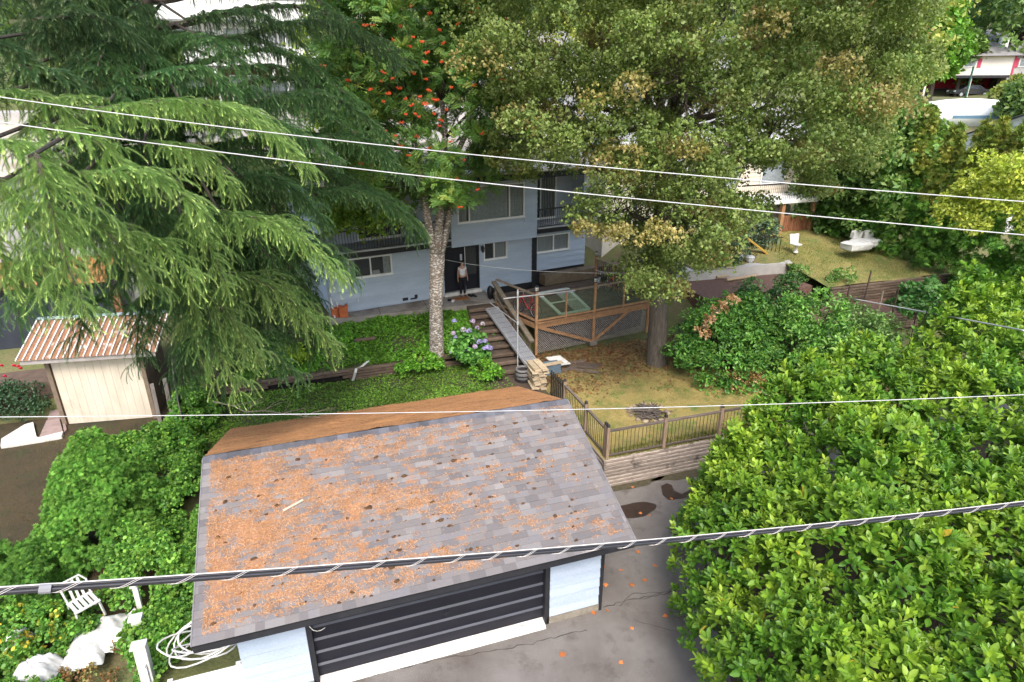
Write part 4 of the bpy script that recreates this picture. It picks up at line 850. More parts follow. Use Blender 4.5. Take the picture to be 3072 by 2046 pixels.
# white frame with mesh lying on the deck
FRW = mat('pale_frame', (.74, .78, .74), (.62, .66, .62), .6, 4)
q_ = [np.array((11.5, 14.75, ZD+.42)), np.array((13.0, 15.0, ZD+.42)), np.array((13.15, 12.95, ZD+.1)), np.array((11.75, 12.75, ZD+.1))]
t = thing('mesh_frame', 'pale framed mesh panel leaning on the deck behind the green glass', 'panel', (12.3, 13.8, ZD))
for k in range(4): obj('frame_bar', MB().beam(q_[k], q_[(k+1) % 4], .14, .06), FRW, t)
obj('frame_bar', MB().beam((q_[0]+q_[3])/2+(q_[1]-q_[0])*.0, (q_[1]+q_[2])/2, .05, .04), FRW, t)
mb = MB()
for k in range(1, 16):
    a = q_[0]+(q_[1]-q_[0])*(.5+.5*k/16); b = q_[3]+(q_[2]-q_[3])*(.5+.5*k/16); mb.beam(lerp(a, b, .0), lerp(a, b, 1.), .008, .008)
for k in range(1, 24):
    a = lerp(lerp(q_[0], q_[1], .5), lerp(q_[3], q_[2], .5), k/24); b = lerp(q_[1], q_[2], k/24); mb.beam(a, b, .008, .008)
obj('wire_mesh', mb, FRW, t, kind='stuff')
def bike(loc, rz, fc, label, lean=.15):
    t = thing('bicycle', label, 'bicycle', loc, rz, frame=True, group='bicycles on the deck'); t.rotation_euler = (lean, 0, rz)
    z0 = loc[2]; M_ = mat('bike_'+'_'.join(str(int(c*100)) for c in fc), fc, rough=.35, bmp=0, spec=.5); TY = mat('tyre_rubber', (.02, .02, .02), rough=.85); SP = mat('steel_spokes', (.55, .56, .58), rough=.35, metal=.7)
    for x in (-.5, .52):
        ring = lambda r, w_: MB().tube([(x+r*math.cos(a), 0, z0+.33+r*math.sin(a)) for a in np.linspace(0, 2*math.pi, 25)], w_, 6, False)
        wh = obj('wheel', ring(.31, .022), TY, t); obj('rim', ring(.285, .01), SP, wh); s_ = MB()
        for k in range(14): a = 2*math.pi*k/14; s_.beam((x, 0, z0+.33), (x+.28*math.cos(a), 0, z0+.33+.28*math.sin(a)), .003, .003, (0, 1, 0))
        obj('spokes', s_, SP, wh)
    f = MB(); bb, st_, hd, hl = (-.08, 0, z0+.3), (-.22, 0, z0+.78), (.32, 0, z0+.82), (.36, 0, z0+.7)
    for a, b, r in ((bb, st_, .017), (st_, hd, .019), (bb, hl, .021), (hd, hl, .021), (bb, (-.5, .05, z0+.33), .011), (bb, (-.5, -.05, z0+.33), .011), (st_, (-.5, .05, z0+.33), .009), (st_, (-.5, -.05, z0+.33), .009)): f.tube([a, b], r, 7)
    obj('frame', f, M_, t)
    obj('fork', MB().tube([hl, (.44, .05, z0+.55), (.52, .05, z0+.33)], .013, 6).tube([hl, (.44, -.05, z0+.55), (.52, -.05, z0+.33)], .013, 6), M_, t)
    obj('saddle', MB().lump((-.27, 0, z0+.92), (.13, .065, .035), 8, 5, 0), TY, t, True); obj('seat_post', MB().tube([st_, (-.26, 0, z0+.91)], .012, 6), SP, t)
    obj('handlebar', MB().tube([(.3, -.3, z0+.98), (.31, -.1, z0+.95), (.31, .1, z0+.95), (.3, .3, z0+.98)], .012, 6).tube([hd, (.31, 0, z0+.95)], .013, 6), SP, t)
    obj('crank', MB().tube([(-.08, .06, z0+.3), (.06, .07, z0+.22)], .01, 5).tube([(-.08, -.06, z0+.3), (-.22, -.07, z0+.38)], .01, 5).lathe([(.0, 0), (.0, .001)], 4), SP, t)
    return t
bike((10.45, 13.35, ZD), R(115), (.55, .03, .03), 'red bicycle propped inside the deck corner behind the galvanised pole')
bike((14.55, 15.2, ZD), R(60), (.62, .64, .66), 'silver bicycle parked by the back rail of the deck')
bike((15.2, 14.7, ZD), R(100), (.35, .03, .05), 'dark red bicycle at the back rail of the deck near the oak')
# plank walk beside the house, right end
struct('side_walk', MB().prism([HW(9.9, -.55, 0)[:2], HW(14.5, -.55, 0)[:2], HW(14.5, -.02, 0)[:2], HW(9.9, -.02, 0)[:2]], 2.35, 2.86), mat('brown_walk', (.2, .15, .1), (.12, .09, .06), .95, 3))
# ================================================================== LEFT NEIGHBOUR: shed, yard, dark canopy house
gx = np.linspace(-16, -2.25, 40); gy = np.linspace(2.2, 13.2, 34); XX, YY = np.meshgrid(gx, gy); nx = len(gx)
ii, jj = np.meshgrid(np.arange(nx-1), np.arange(len(gy)-1)); q = (jj*nx+ii).ravel()
BROWNL = lawn_mat('brown_lawn', (.055, .038, .016), (.028, .026, .01), (.04, .045, .014), False)
go = bigmesh('brown_lawn', np.stack([XX, YY, G(XX, YY)+.035+.02*fbm(XX, YY, .8, 2)], -1).reshape(-1, 3), np.stack([q, q+1, q+nx+1, q+nx], -1), None, BROWNL, smooth=True); go['kind'] = 'structure'
SO = np.array((-6.44, 12.45, .6)); SA = R(-8); e1 = np.array((math.cos(SA), math.sin(SA), 0)); e2 = np.array((-math.sin(SA), math.cos(SA), 0)); Z3 = np.array((0, 0, 1.))
def S_(s, t, z): return SO+e1*s+e2*t+Z3*(z-.6)
SHW = mat('shed_panel_paint', (.60, .53, .44), (.48, .42, .34), .8, 2, (1, 1, .4), .25, dirt=(.36, .33, .25), dscale=1.1, dthr=.6)
SHT = mat('shed_trim_wood', (.2, .15, .11), (.13, .1, .075), .9, 5)
sh = thing('garden_shed', 'small beige panelled shed with a rust-strewn ribbed metal roof', 'shed', tuple(SO))
obj('wall', MB().add([S_(.05, .05, .6), S_(2.82, .05, .6), S_(2.82, 1.9, .6), S_(.05, 1.9, .6), S_(.05, .05, 3.2), S_(2.82, .05, 3.2), S_(2.82, 1.9, 3.2), S_(.05, 1.9, 3.2)], [(0,1,5,4),(1,2,6,5),(2,3,7,6),(3,0,4,7)]), SHT, sh)
for k in range(11):
    a, b = .1+k*.245, .1+(k+1)*.245-.006
    obj('wall_panel', MB().add([S_(a, .02, .62), S_(b, .02, .62), S_(b, .05, .62), S_(a, .05, .62), S_(a, .02, 3.18), S_(b, .02, 3.18), S_(b, .05, 3.18), S_(a, .05, 3.18)], [(0,1,5,4),(1,2,6,5),(3,0,4,7),(4,5,6,7)]), SHW, sh)
for s in (0., 2.83): obj('corner_post', MB().beam(S_(s, 0, .55), S_(s, 0, 3.2), .13, .1, tuple(e2)), SHT, sh)
obj('fascia', MB().beam(S_(-.55, -.35, 3.12), S_(3.45, -.35, 3.12), .04, .16), mat('grey_fascia_board', (.36, .33, .32), (.26, .24, .23), .85), sh)
RUST = mat('needle_littered_metal', (.3, .155, .085), (.2, .1, .055), .9, 9, (1, 1, 1), .6, 40, dirt=(.55, .5, .46), dscale=3.2, dthr=.58)
roofs = obj('roof', MB().add([S_(-.6, -.42, 3.2), S_(3.5, -.42, 3.2), S_(3.5, 1.35, 3.95), S_(-.6, 1.35, 3.95), S_(3.5, 3.0, 3.3), S_(-.6, 3.0, 3.3)], [(0, 1, 2, 3), (3, 2, 4, 5)]), RUST, sh)
WMET = mat('white_metal_rib', (.72, .7, .7), (.55, .5, .47), .5, 6, bmp=.1)
for k in range(22): s = -.6+4.1*k/21; obj('roof_rib', MB().beam(S_(s, -.44, 3.22), S_(s, 1.35, 3.985), .035, .05), WMET, roofs)
for k in range(22): s = -.6+4.1*k/21; obj('roof_rib', MB().beam(S_(s, 1.36, 3.985), S_(s, 3.0, 3.32), .035, .05), RUST, roofs)
obj('ridge_cap', MB().beam(S_(-.62, 1.35, 4.0), S_(3.52, 1.35, 4.0), .16, .05), mat('green_metal_ridge', (.33, .42, .44), (.25, .32, .34), .4), roofs)
PAV = mat('pink_paving', (.3, .22, .2), (.2, .15, .135), .9, 3, bmp=.3, rand=.15)
gz = lambda p: float(G(p[0], p[1]))
for k, (a, b, c_, d) in enumerate([((118, 1312), (190, 1300), (178, 1255), (140, 1262)), ((143, 1260), (182, 1252), (172, 1185), (160, 1190)), ((193, 1298), (200, 1290), (190, 1240), (184, 1250))]):
    q_ = [PZ(*p, .66) for p in (a, b, c_, d)]; struct('paving_slab', MB().prism([p[:2] for p in q_], .4, .675+.004*k), PAV)
q_ = [PZ(*p, .66)[:2] for p in ((2, 1340), (185, 1310), (190, 1296), (118, 1314), (110, 1312), (100, 1268), (75, 1275), (5, 1318))]
struct('white_edging', MB().prism(q_, .4, .69), mat('white_gravel', (.7, .68, .64), (.5, .47, .43), .95, 25, bmp=.6))
solo('edging_timber', MB().beam(PZ(110, 1212, .72), PZ(158, 1165, .78), .14, .14), mat('tan_timber', (.3, .21, .13), rough=.9), 'short tan timber edging the paving left of the shed', 'timber')
# dark canopy building
NV = mat('navy_wall', (.022, .026, .038), (.032, .037, .05), .7, 2, bmp=.2)
nb = thing('navy_house', 'dark navy house wall under an amber glass canopy behind the shed', 'house', (-9, 17, 1.7))
obj('wall', MB().box(-16, -5.2, 17, 17.2, 1.5, 4.15), NV, nb); obj('beam', MB().box(-16, -5.1, 16.85, 17.0, 4.1, 4.32), BLKP, nb)
obj('wood_post', MB().box(-5.35, -5.1, 16.7, 16.98, 1.7, 4.1), mat('red_brown_post', (.25, .12, .06), rough=.8), nb)
AMB = mat('amber_canopy', (.36, .17, .06), (.22, .1, .035), .6, 3, bmp=.3)
for k in range(9):
    x = -15.6+k*1.15; obj('canopy_panel', MB().add([(x, 16.6, 4.36), (x+1.08, 16.6, 4.36), (x+1.08, 18.6, 4.95), (x, 18.6, 4.95)], [(0, 1, 2, 3)]), AMB, nb); obj('canopy_bar', MB().beam((x+1.11, 16.55, 4.37), (x+1.11, 18.6, 4.99), .06, .07), BLKP, nb)
obj('upper_wall', MB().box(-16, -4.6, 18.6, 26, 1.5, 8.2), mat('grey_stucco', (.36, .36, .37), (.28, .28, .29), .9, 2), nb); obj('roof', MB().add([(-16.5, 18, 8.2), (-4, 18, 8.2), (-4, 22.3, 9.8), (-16.5, 22.3, 9.8), (-4, 26.5, 8.2), (-16.5, 26.5, 8.2)], [(0, 1, 2, 3), (3, 2, 4, 5)]), SOFF, nb)
for k in range(3): a = -15+k*3.4; wn = obj('window', MB().box(a, a+1.6, 18.55, 18.6, 5.8, 7.2), WFR, nb); obj('pane', MB().box(a+.07, a+1.53, 18.53, 18.549, 5.87, 7.13), GLS, wn)
struct('plank_terrace', MB().box(-14, -6.4, 14.2, 16.9, .6, 1.55), mat('brown_terrace', (.13, .09, .07), (.085, .06, .045), .9, 4))
# board fence between shed and garage
GREYB = mat('grey_fence_board', (.2, .18, .165), (.12, .105, .095), .9, 4, (4, 4, .5), .4, rand=.2)
t = thing('board_fence', 'old grey board fence overgrown with vines between the shed and the garage', 'fence', (-2.75, 12.6, .6))
for k in range(24): y = 12.9-k*.145; x = -2.95+k*.03; obj('fence_board', MB().beam((x, y, .55), (x+random.uniform(-.02, .02), y, 2.35+random.uniform(-.05, .05)), .14, .02, (1, .1, 0)), GREYB, t)
for y in (12.6, 10.9): obj('post', MB().beam((-2.85, y, .5), (-2.8, y, 2.5), .12, .12, (0, 1, 0)), GREYB, t)
p = PZ(475, 1240, .9); solo('leaning_post', MB().beam((p[0], p[1], .5), (p[0]-.05, p[1]+.3, 1.9), .12, .12, (0, 1, 0)), GREYB, 'grey post leaning in the vines at the shed corner', 'post')
# junk along the lane
WPL = mat('white_plastic', (.6, .6, .585), (.45, .44, .42), .5, 5, bmp=.2, dirt=(.4, .36, .28), dscale=3, dthr=.62)
def tarp(c_, rx, ry, h, label, seed):
    r = np.random.default_rng(seed); n = 18; u = np.linspace(-1, 1, n); U, Vv = np.meshgrid(u, u); d = np.maximum(np.abs(U), np.abs(Vv))
    z = h*np.clip(1-d**3, 0, 1)*(.75+.25*fbm(U*1.5, Vv*1.5, .5, seed))+.03*fbm(U, Vv, .15, seed+1); X = c_[0]+U*rx*(1+.1*fbm(Vv, U, .6, seed+2)); Y = c_[1]+Vv*ry
    mb = MB(); mb.add(np.stack([X, Y, c_[2]+z], -1).reshape(-1, 3), [(j*n+i, j*n+i+1, j*n+n+i+1, j*n+n+i) for j in range(n-1) for i in range(n-1)])
    return solo('plastic_tarp', mb, WPL, label, 'tarp', smooth=True)
tarp(PZ(350, 1900, .3), .5, .5, .4, 'lumpy white plastic sheet in the vines by the white rail posts', 3)
tarp(PZ(262, 1950, .3), .4, .5, .35, 'white plastic sheet left of the larger one among brown vines', 5)
tarp(PZ(110, 2030, .4), .4, .3, .5, 'white plastic scrap at the bottom left corner under the ivy', 8)
tarp(PZ(60, 1930, .7), .2, .2, .4, 'small white plastic scrap in the ivy at the left edge', 9)
def chair(c_, rz, label):
    t = thing('plastic_chair', label, 'chair', tuple(c_), group='broken white plastic chairs'); c1, s1 = math.cos(rz), math.sin(rz)
    def tr(x, y, z): return (c_[0]+x*c1-y*s1, c_[1]+x*s1+y*c1, c_[2]+z)
    st_ = MB(); 
    for k in range(5): st_.beam(tr(-.2+.1*k, -.2, .42), tr(-.2+.1*k, .2, .4), .07, .02)
    obj('seat', st_.beam(tr(-.25, -.22, .42), tr(.25, -.22, .42), .06, .03).beam(tr(-.25, .22, .4), tr(.25, .22, .4), .06, .03), WPL, t)
    bk = MB().tube([tr(-.22, .22, .4), tr(-.24, .33, .7), tr(-.15, .38, .85), tr(.15, .38, .85), tr(.24, .33, .7), tr(.22, .22, .4)], .022, 6)
    for k in (-.1, 0, .1): bk.beam(tr(k, .23, .42), tr(k, .36, .83), .05, .015)
    obj('backrest', bk, WPL, t)
    for x, y in ((-.22, -.2), (.22, -.2), (-.22, .2), (.22, .2)): obj('leg', MB().beam(tr(x, y, .41), tr(x*1.15, y*1.2, 0), .04, .03), WPL, t)
    return t
chair(PZ(265, 1850, .5), .6, 'broken white plastic chair half buried in the vines')
for k, (x, y, h_, lb) in enumerate([(425, 1815, .75, 'white rail post highest in the ivy beside the lane'), (425, 1890, .55, 'wide white rail post leaning in the ivy'), (437, 1980, .6, 'boxy white rail post nearest the hose coil'), (450, 2046, .6, 'white rail post at the bottom edge of the vines')]):
    b_ = PZ(x, y+30, .45); wd = (.1, .2, .22, .1)[k]
    t = thing('rail_post', lb, 'post', (b_[0], b_[1], .2), group='white rail posts in the ivy')
    obj('shaft', MB().beam((b_[0], b_[1], .2), (b_[0]+.03, b_[1], .5+h_), wd, wd*.8, (0, 1, 0)), WPL, t); obj('cap', MB().box(b_[0]-wd*.6, b_[0]+wd*.66, b_[1]-wd*.5, b_[1]+wd*.5, .5+h_, .54+h_), WPL, t)
# coiled white hose and white boards beside the garage
hb = np.array((-.85, 1.15, .35)); mb = MB(); P = []; rr = random.Random(3)
for k in range(150):
    a = k*.30; r = .48+.13*math.sin(k*.11)+rr.uniform(-.01, .01); P.append((hb[0]+r*1.25*math.cos(a)+.06*math.sin(k*.07), hb[1]+r*.75*math.sin(a)+.05*math.cos(k*.05), hb[2]+.22+.20*math.sin(a+.8+.05*k)+.002*k))
mb.tube(P, .019, 6); solo('hose_coil', mb, WPL, 'tangled coil of white hose beside the garage corner', 'hose', smooth=True)
t = thing('white_board_fence', 'low white board screen in front of the hose coil at the garage corner', 'fence', (-.6, .35, 0))
for k in range(6): obj('board', MB().box(-1.45, -.06, .30+.008*k, .335+.008*k, .05+.1*k, .145+.1*k), WHT, t)
obj('post', MB().box(-1.42, -1.33, .36, .43, 0, .66), WHT, t); obj('post', MB().box(-.2, -.11, .385, .45, 0, .66), WHT, t)
# strip of white tape in the garden
q_ = [PZ(*p, z) for p, z in (((1105, 1082), 1.7), ((1085, 1100), 1.55), ((1068, 1105), 1.5), ((1066, 1118), 1.38), ((1058, 1142), 1.0))]
mb = MB(); vs = []
for k, p in enumerate(q_): vs += [p+np.array((-.04, 0, .03*(k % 2))), p+np.array((.05, .02, -.02))]
solo('tape_strip', mb.add(vs, [(2*i, 2*i+1, 2*i+3, 2*i+2) for i in range(4)]), WPL, 'crumpled white tape draped over the garden edging', 'tape')
# stick ring on the lawn
c_ = PZ(1945, 1240, ZL); t = thing('stick_pile', 'heap of dark sticks in a ring on the dry lawn', 'stick pile', tuple(c_)); STK = mat('dark_stick', (.06, .05, .045), (.12, .1, .085), .9, 9, rand=.3)
st_me = unit_mesh('stick', MB().tube([(-.5, 0, 0), (-.15, .02, .01), (.2, -.015, .0), (.5, .01, .02)], [.018, .02, .016, .01], 5), STK)
for k in range(70):
    a = rr.uniform(0, 6.28); r = .5*math.sqrt(rr.random()); piece('stick', st_me, t, (c_[0]+r*math.cos(a), c_[1]+r*.9*math.sin(a), ZL+.03+.2*(1-r/.55)*rr.random()), (0, rr.uniform(-.25, .25), rr.uniform(0, 6.28)), (rr.uniform(.35, .95),)*1+(rr.uniform(.8, 1.3),)*2)
for k in range(14):
    a = 2*math.pi*k/14+rr.uniform(-.1, .1); p = (c_[0]+.66*math.cos(a), c_[1]+.62*math.sin(a), ZL+.03); obj('stone', MB().lump(p, (rr.uniform(.07, .12), rr.uniform(.06, .1), .06), 7, 4, .25), mat('tan_stone', (.3, .24, .17), (.2, .16, .12), .9, 5, rand=.3), t)
# ================================================================== RIGHT NEIGHBOUR
gx = np.linspace(19.5, 33.5, 40); gy = np.linspace(11.62, 20.5, 30); XX, YY = np.meshgrid(gx, gy); nx = len(gx); ZN = 2.62+.12*(YY-11.6)+.05*fbm(XX, YY, 1.5, 4)
def zn(p): return 2.62+.12*(p[1]-11.6)
ii, jj = np.meshgrid(np.arange(nx-1), np.arange(len(gy)-1)); q = (jj*nx+ii).ravel(); q = q[(XX.ravel()[q] > 24.4) | (YY.ravel()[q] > 14.5)]
go = bigmesh('neighbour_lawn', np.stack([XX, YY, ZN], -1).reshape(-1, 3), np.stack([q, q+1, q+nx+1, q+nx], -1), None, lawn_mat('green_lawn', (.25, .21, .07), (.12, .17, .035), (.09, .17, .03), False), smooth=True); go['kind'] = 'structure'
tie_wall('timber_retaining_wall', 'dark timber retaining wall holding up the neighbour lawn', (24.6, 11.5), (33.6, 11.5), 1.85, 2.62, 6, TIED_ME, seed=21)
tie_wall('timber_retaining_wall', 'lower dark timber wall below the mulch bed near the vines', (24.2, 9.4), (28.6, 9.2), 1.25, 1.8, 5, TIED_ME, seed=22)
MUL = mat('bark_mulch', (.2, .12, .09), (.09, .05, .038), .95, 14, bmp=.8)
struct('mulch_bed', MB().prism([(20, 9.5), (33.5, 9.4), (33.5, 11.48), (24.5, 11.48), (24.3, 14.4), (19, 14.4)], 1.0, 1.84), MUL)
struct('mulch_bed', MB().prism([(18.5, 12.2), (24.35, 12.4), (24.35, 14.6), (18.5, 15.2)], 1.5, 2.5), MUL)
struct('concrete_apron', MB().prism([(18.5, 14.9), (24.9, 14.5), (25.6, 15.9), (28.8, 16.6), (28.5, 18.6), (19, 19.4)], 2.0, 3.02), mat('pale_concrete', (.5, .48, .45), (.38, .36, .33), .9, 2))
LOG = mat('pale_log', (.5, .37, .24), (.34, .25, .16), .9, 6)
for k, (a, b, lb) in enumerate([((2150, 832), (2285, 812), 'long pale log edging the mulch bed of the neighbour'), ((2180, 840), (2270, 826), 'second pale log lying in front of the long one')]): solo('log', MB().tube([PZ(*a, 2.6), PZ(*lerp(a, b, .5), 2.6), PZ(*b, 2.62)], .07, 7), LOG, lb, 'log')
p = PZ(2295, 806, 2.72); solo('stump', MB().lathe([(.17, 2.4), (.15, 2.6), (.14, 2.85), (.02, 2.86)], 10, p[0], p[1]), LOG, 'cut stump at the end of the pale logs', 'stump')
def garden_chair(px, label, z):
    c_ = PZ(*px, z); t = thing('garden_chair', label, 'chair', tuple(c_)); x, y, z = c_
    obj('seat', MB().lump((x, y, z+.42), (.27, .26, .05), 10, 5, 0), WPL, t); obj('backrest', MB().add([(x-.26, y+.2, z+.42), (x+.26, y+.2, z+.42), (x+.3, y+.3, z+.9), (x-.3, y+.3, z+.9), (x-.26, y+.26, z+.42), (x+.26, y+.26, z+.42), (x+.3, y+.36, z+.9), (x-.3, y+.36, z+.9)], [(0,1,2,3),(7,6,5,4),(0,3,7,4),(1,5,6,2),(3,2,6,7)]), WPL, t)
    obj('pedestal', MB().lathe([(.13, z), (.07, z+.1), (.09, z+.4)], 8, x, y), WPL, t)
garden_chair((2387, 757), 'white pedestal garden chair on the neighbour lawn edge', 3.2)
c_ = PZ(2582, 748, 3.35); t = thing('covered_furniture', 'white covered garden furniture heaped on the neighbour lawn', 'furniture', tuple(c_)); 
def pad(mb, c, sx, sy, sz, ch=.06):
    x, y, z = c; prof = [(ch, 0), (0, ch), (0, sz-ch), (ch, sz)]; vs = []
    for i_, zz in prof:
        for ax_, ay_ in ((-1, -1), (1, -1), (1, 1), (-1, 1)): vs.append((x+ax_*(sx/2-i_)+random.uniform(-.03, .03), y+ay_*(sy/2-i_)+random.uniform(-.03, .03), z+zz+random.uniform(-.02, .02)))
    return mb.add(vs, [(4*i+k, 4*i+(k+1) % 4, 4*i+4+(k+1) % 4, 4*i+4+k) for i in range(3) for k in range(4)]+[(3, 2, 1, 0), (12, 13, 14, 15)])
obj('table_cover', pad(MB(), c_+np.array((-.45, -.1, .02)), 1.3, .8, .45, .1), WPL, t); obj('seat_cover', pad(MB(), c_+np.array((.25, .35, .02)), .75, .7, .42, .09), WPL, t); obj('seat_cover', pad(MB(), c_+np.array((.95, .3, .02)), .7, .7, .42, .09), WPL, t)
obj('back_cushion', pad(MB(), c_+np.array((.25, .68, .4)), .6, .2, .42, .06), WPL, t); obj('back_cushion', pad(MB(), c_+np.array((.95, .62, .4)), .55, .2, .42, .06), WPL, t)
for k in range(3):
    p = PZ(2185+k*32, 778+k*4, 3.04); solo('white_pot', MB().lathe([(.12, 3.0), (.2, 3.12), (.23, 3.3), (.17, 3.36)], 10, p[0], p[1]), WPL, ('leftmost', 'middle', 'rightmost')[k]+' of three white pots on the concrete apron of the neighbour', 'pot', group='white pots on the apron')
CRM = mat('cream_siding', (.62, .56, .47), (.52, .47, .39), .7, 2, bmp=.1)
CRM_ME = unit_mesh('siding_board', MB().add([(0,-.03,0),(1,-.03,0),(1,0,0),(0,0,0),(0,-.006,1),(1,-.006,1),(1,0,1),(0,0,1)], [(0,3,2,1),(4,5,6,7),(0,1,5,4),(1,2,6,5),(2,3,7,6),(3,0,4,7)]), CRM)
nh = thing('cream_house', 'cream sided neighbour house with white balcony half hidden by the oak', 'house', (18, 20.6, 2.6))
obj('wall', MB().box(17.4, 29.6, 20.6, 29, 2.2, 8.6), CRM, nh)
for k in range(16): piece('siding_board', CRM_ME, nh, (17.4, 20.6, 4.6+k*.25), (0, 0, 0), (12.2, 1, .25))
obj('base_wall', MB().box(17.35, 29.65, 20.5, 20.596, 2.2, 4.58), mat('cream_stucco', (.6, .55, .47), (.5, .46, .4), .9, 2), nh)
obj('downpipe', MB().tube([(19.3, 20.5, 2.6), (19.3, 20.5, 8.5)], .06, 8), NV, nh); obj('roof', MB().add([(16.8, 19.8, 8.5), (30.2, 19.8, 8.5), (30.2, 24.8, 10.2), (16.8, 24.8, 10.2), (30.2, 29.8, 8.5), (16.8, 29.8, 8.5)], [(0, 1, 2, 3), (3, 2, 4, 5)]), mat('grey_roof', (.3, .29, .29), (.22, .215, .215), .9, 2), nh)
obj('gutter', MB().box(16.8, 30.2, 19.7, 19.8, 8.4, 8.55), WFR, nh)
for k, x in enumerate((20.6, 24.0, 27.2)): wn = obj('window', MB().box(x, x+1.7, 20.5, 20.55, 5.9, 7.5), WFR, nh); obj('pane', MB().box(x+.08, x+1.62, 20.48, 20.499, 5.98, 7.42), GLS, wn)
obj('balcony_floor', MB().box(24.4, 29.6, 18.4, 20.5, 5.15, 5.35), WFR, nh); bl = obj('balcony_railing', MB().box(24.4, 29.6, 18.42, 18.47, 6.2, 6.27), BLK, nh)
for k in range(41): piece('baluster', bal_me, bl, (24.45+k*.126, 18.45, 5.35), (0, 0, 0), (1, 1, .86))
for x in (27.4, 29.5): obj('balcony_post', MB().box(x-.1, x+.1, 18.5, 18.7, 2.9, 5.15), DKW, nh)
t = thing('red_picket_screen', 'reddish slatted screen under the neighbour balcony', 'screen', (28.2, 18.8, 3.3)); RBR = mat('redwood', (.3, .13, .07), (.2, .085, .045), .85, 5, rand=.15)
for k in range(15): obj('slat', MB().box(27.55+k*.125, 27.65+k*.125, 18.72, 18.745, 3.3, 4.4), RBR, t)
obj('rail', MB().box(27.5, 29.4, 18.75, 18.8, 3.5, 3.58), RBR, t)
t = thing('stair_railing', 'black railing of the neighbour concrete steps with a yellow slide behind', 'railing', (25.0, 16.2, 3.0))
for k in range(8): x = 24.3+k*.14; y = 16.8-k*.12; obj('baluster', MB().beam((x, y, 3.0), (x, y, 3.95), .025, .025, (0, 1, 0)), BLK, t)
obj('rail', MB().beam((24.25, 16.85, 3.95), (25.35, 15.9, 3.95), .04, .04), BLK, t)
solo('yellow_slide', MB().beam((23.6, 16.4, 3.9), (24.5, 15.8, 3.15), .4, .05), mat('yellow_plastic', (.6, .36, .06), rough=.5), 'yellow plastic slide by the neighbour steps', 'slide')
p = PZ(2600, 900, 1.85)
for k, (x, y, h_) in enumerate([(2592, 905, 1.5), (2628, 960, 1.3), (2668, 975, 1.6), (2525, 970, 1.7), (2750, 850, .9)]):
    p = PZ(x, y, 1.85); solo('garden_stake', MB().beam((p[0], p[1], 1.7), (p[0]+.02, p[1], 1.85+h_), .06, .05, (0, 1, 0)), LUM if k == 1 else TIED, ('dark stake just below the neighbour wall', 'short orange-brown stake in the mulch bed', 'tall dark stake beside the wire end', 'dark stake rising from the vines left of the mulch', 'short stake against the neighbour wall')[k], 'stake', group='stakes in the mulch bed')
# small far retaining edge of the tall bed right of the oak, white garage, boat and far houses
WB = mat('bright_white_wall', (.82, .82, .81), (.76, .76, .75), .7, 1, bmp=.05)
A, B = PD(2905, 402, 47)[:2], PD(3110, 320, 43)[:2]; n_ = np.array((B[1]-A[1], -(B[0]-A[0]))); n_ = -n_/np.linalg.norm(n_); A2, B2 = A+n_*7, B+n_*7
if A2[0] < A[0]: A2, B2 = A-n_*7, B-n_*7
wg = thing('white_garage', 'white garage with a dark-lined sloping roof edge at the right frame edge', 'garage', (A[0], A[1], 3.5))
obj('wall', MB().prism([A, B, B2, A2], [3]*4, [8.3, 9.7, 9.7, 8.3]), WB, wg); obj('roof_edge', MB().beam((*A, 8.45), (*B, 9.85), .3, .2), WFR, wg); obj('roof_line', MB().beam((*(A+(A-A2)*.03), 8.48), (*(B+(B-B2)*.03), 9.88), .08, .06), BLKP, wg)
cb_ = PD(2975, 338, 58); bt = thing('covered_boat', 'boat under a white cover with a blue stripe behind the white garage', 'boat', (cb_[0], cb_[1], cb_[2]-1.2)); d_ = np.array((.75, -.66, 0)); s_ = np.array((.66, .75, 0))
hull = MB(); vs = []
for k in range(9):
    t_ = k/8; c_ = cb_+d_*(t_-.5)*8+Z3*(-.2); w_ = 1.25*math.sin(min(1, .25+t_*1.2)*math.pi/2); hh = .85-.15*t_
    vs += [c_-s_*w_+Z3*hh*.3, c_-s_*w_*.55-Z3*.9, c_+s_*w_*.55-Z3*.9, c_+s_*w_+Z3*hh*.3, c_+Z3*(hh*.3+.9*math.sin(math.pi*min(1, .25+.75*t_)))]
hull.add(vs, [(5*i+k, 5*i+(k+1) % 5, 5*i+5+(k+1) % 5, 5*i+5+k) for i in range(8) for k in range(5)]+[(4, 3, 2, 1, 0), (40, 41, 42, 43, 44)]); obj('hull', hull, WB, bt, True)
obj('stripe', MB().beam(cb_-d_*2.5-s_*1.24-Z3*.28, cb_+d_*3.2-s_*1.2-Z3*.2, .06, .22), mat('blue_stripe', (.12, .22, .3), rough=.4), bt)
# far house with pink shutters and carport
FH = PD(2765, 292, 98); FA = math.atan2(-5.4, 4.2)+R(12)
fh = thing('far_house', 'far white house with pink shutters over a red-walled carport', 'house', (FH[0], FH[1], FH[2]), FA, frame=True); z0 = FH[2]
FWM = mat('far_white_wall', (.68, .62, .56), (.6, .55, .5), .8, 1); PNK = mat('pink_shutter', (.5, .06, .12), rough=.7); RED = mat('crimson_wall', (.3, .01, .03), rough=.7); GRF = mat('far_grey_roof', (.22, .21, .205), (.17, .16, .16), .9, 2)
obj('upper_wall', MB().box(0, 8.6, 0, 7, z0+2.5, z0+4.6), FWM, fh); obj('side_wing', MB().box(8.6, 14, 1.2, 8, z0+.3, z0+4.6), mat('far_grey_wall', (.45, .44, .43)), fh)
obj('carport_beam', MB().box(-.2, 8.8, -.2, .1, z0+2.2, z0+2.5), BLKP, fh); obj('carport_back_wall', MB().box(0, 8.6, 5.8, 6, z0, z0+2.5), RED, fh); obj('carport_low_wall', MB().box(0, 8.6, 5.6, 5.78, z0, z0+1.0), DARKIN, fh)
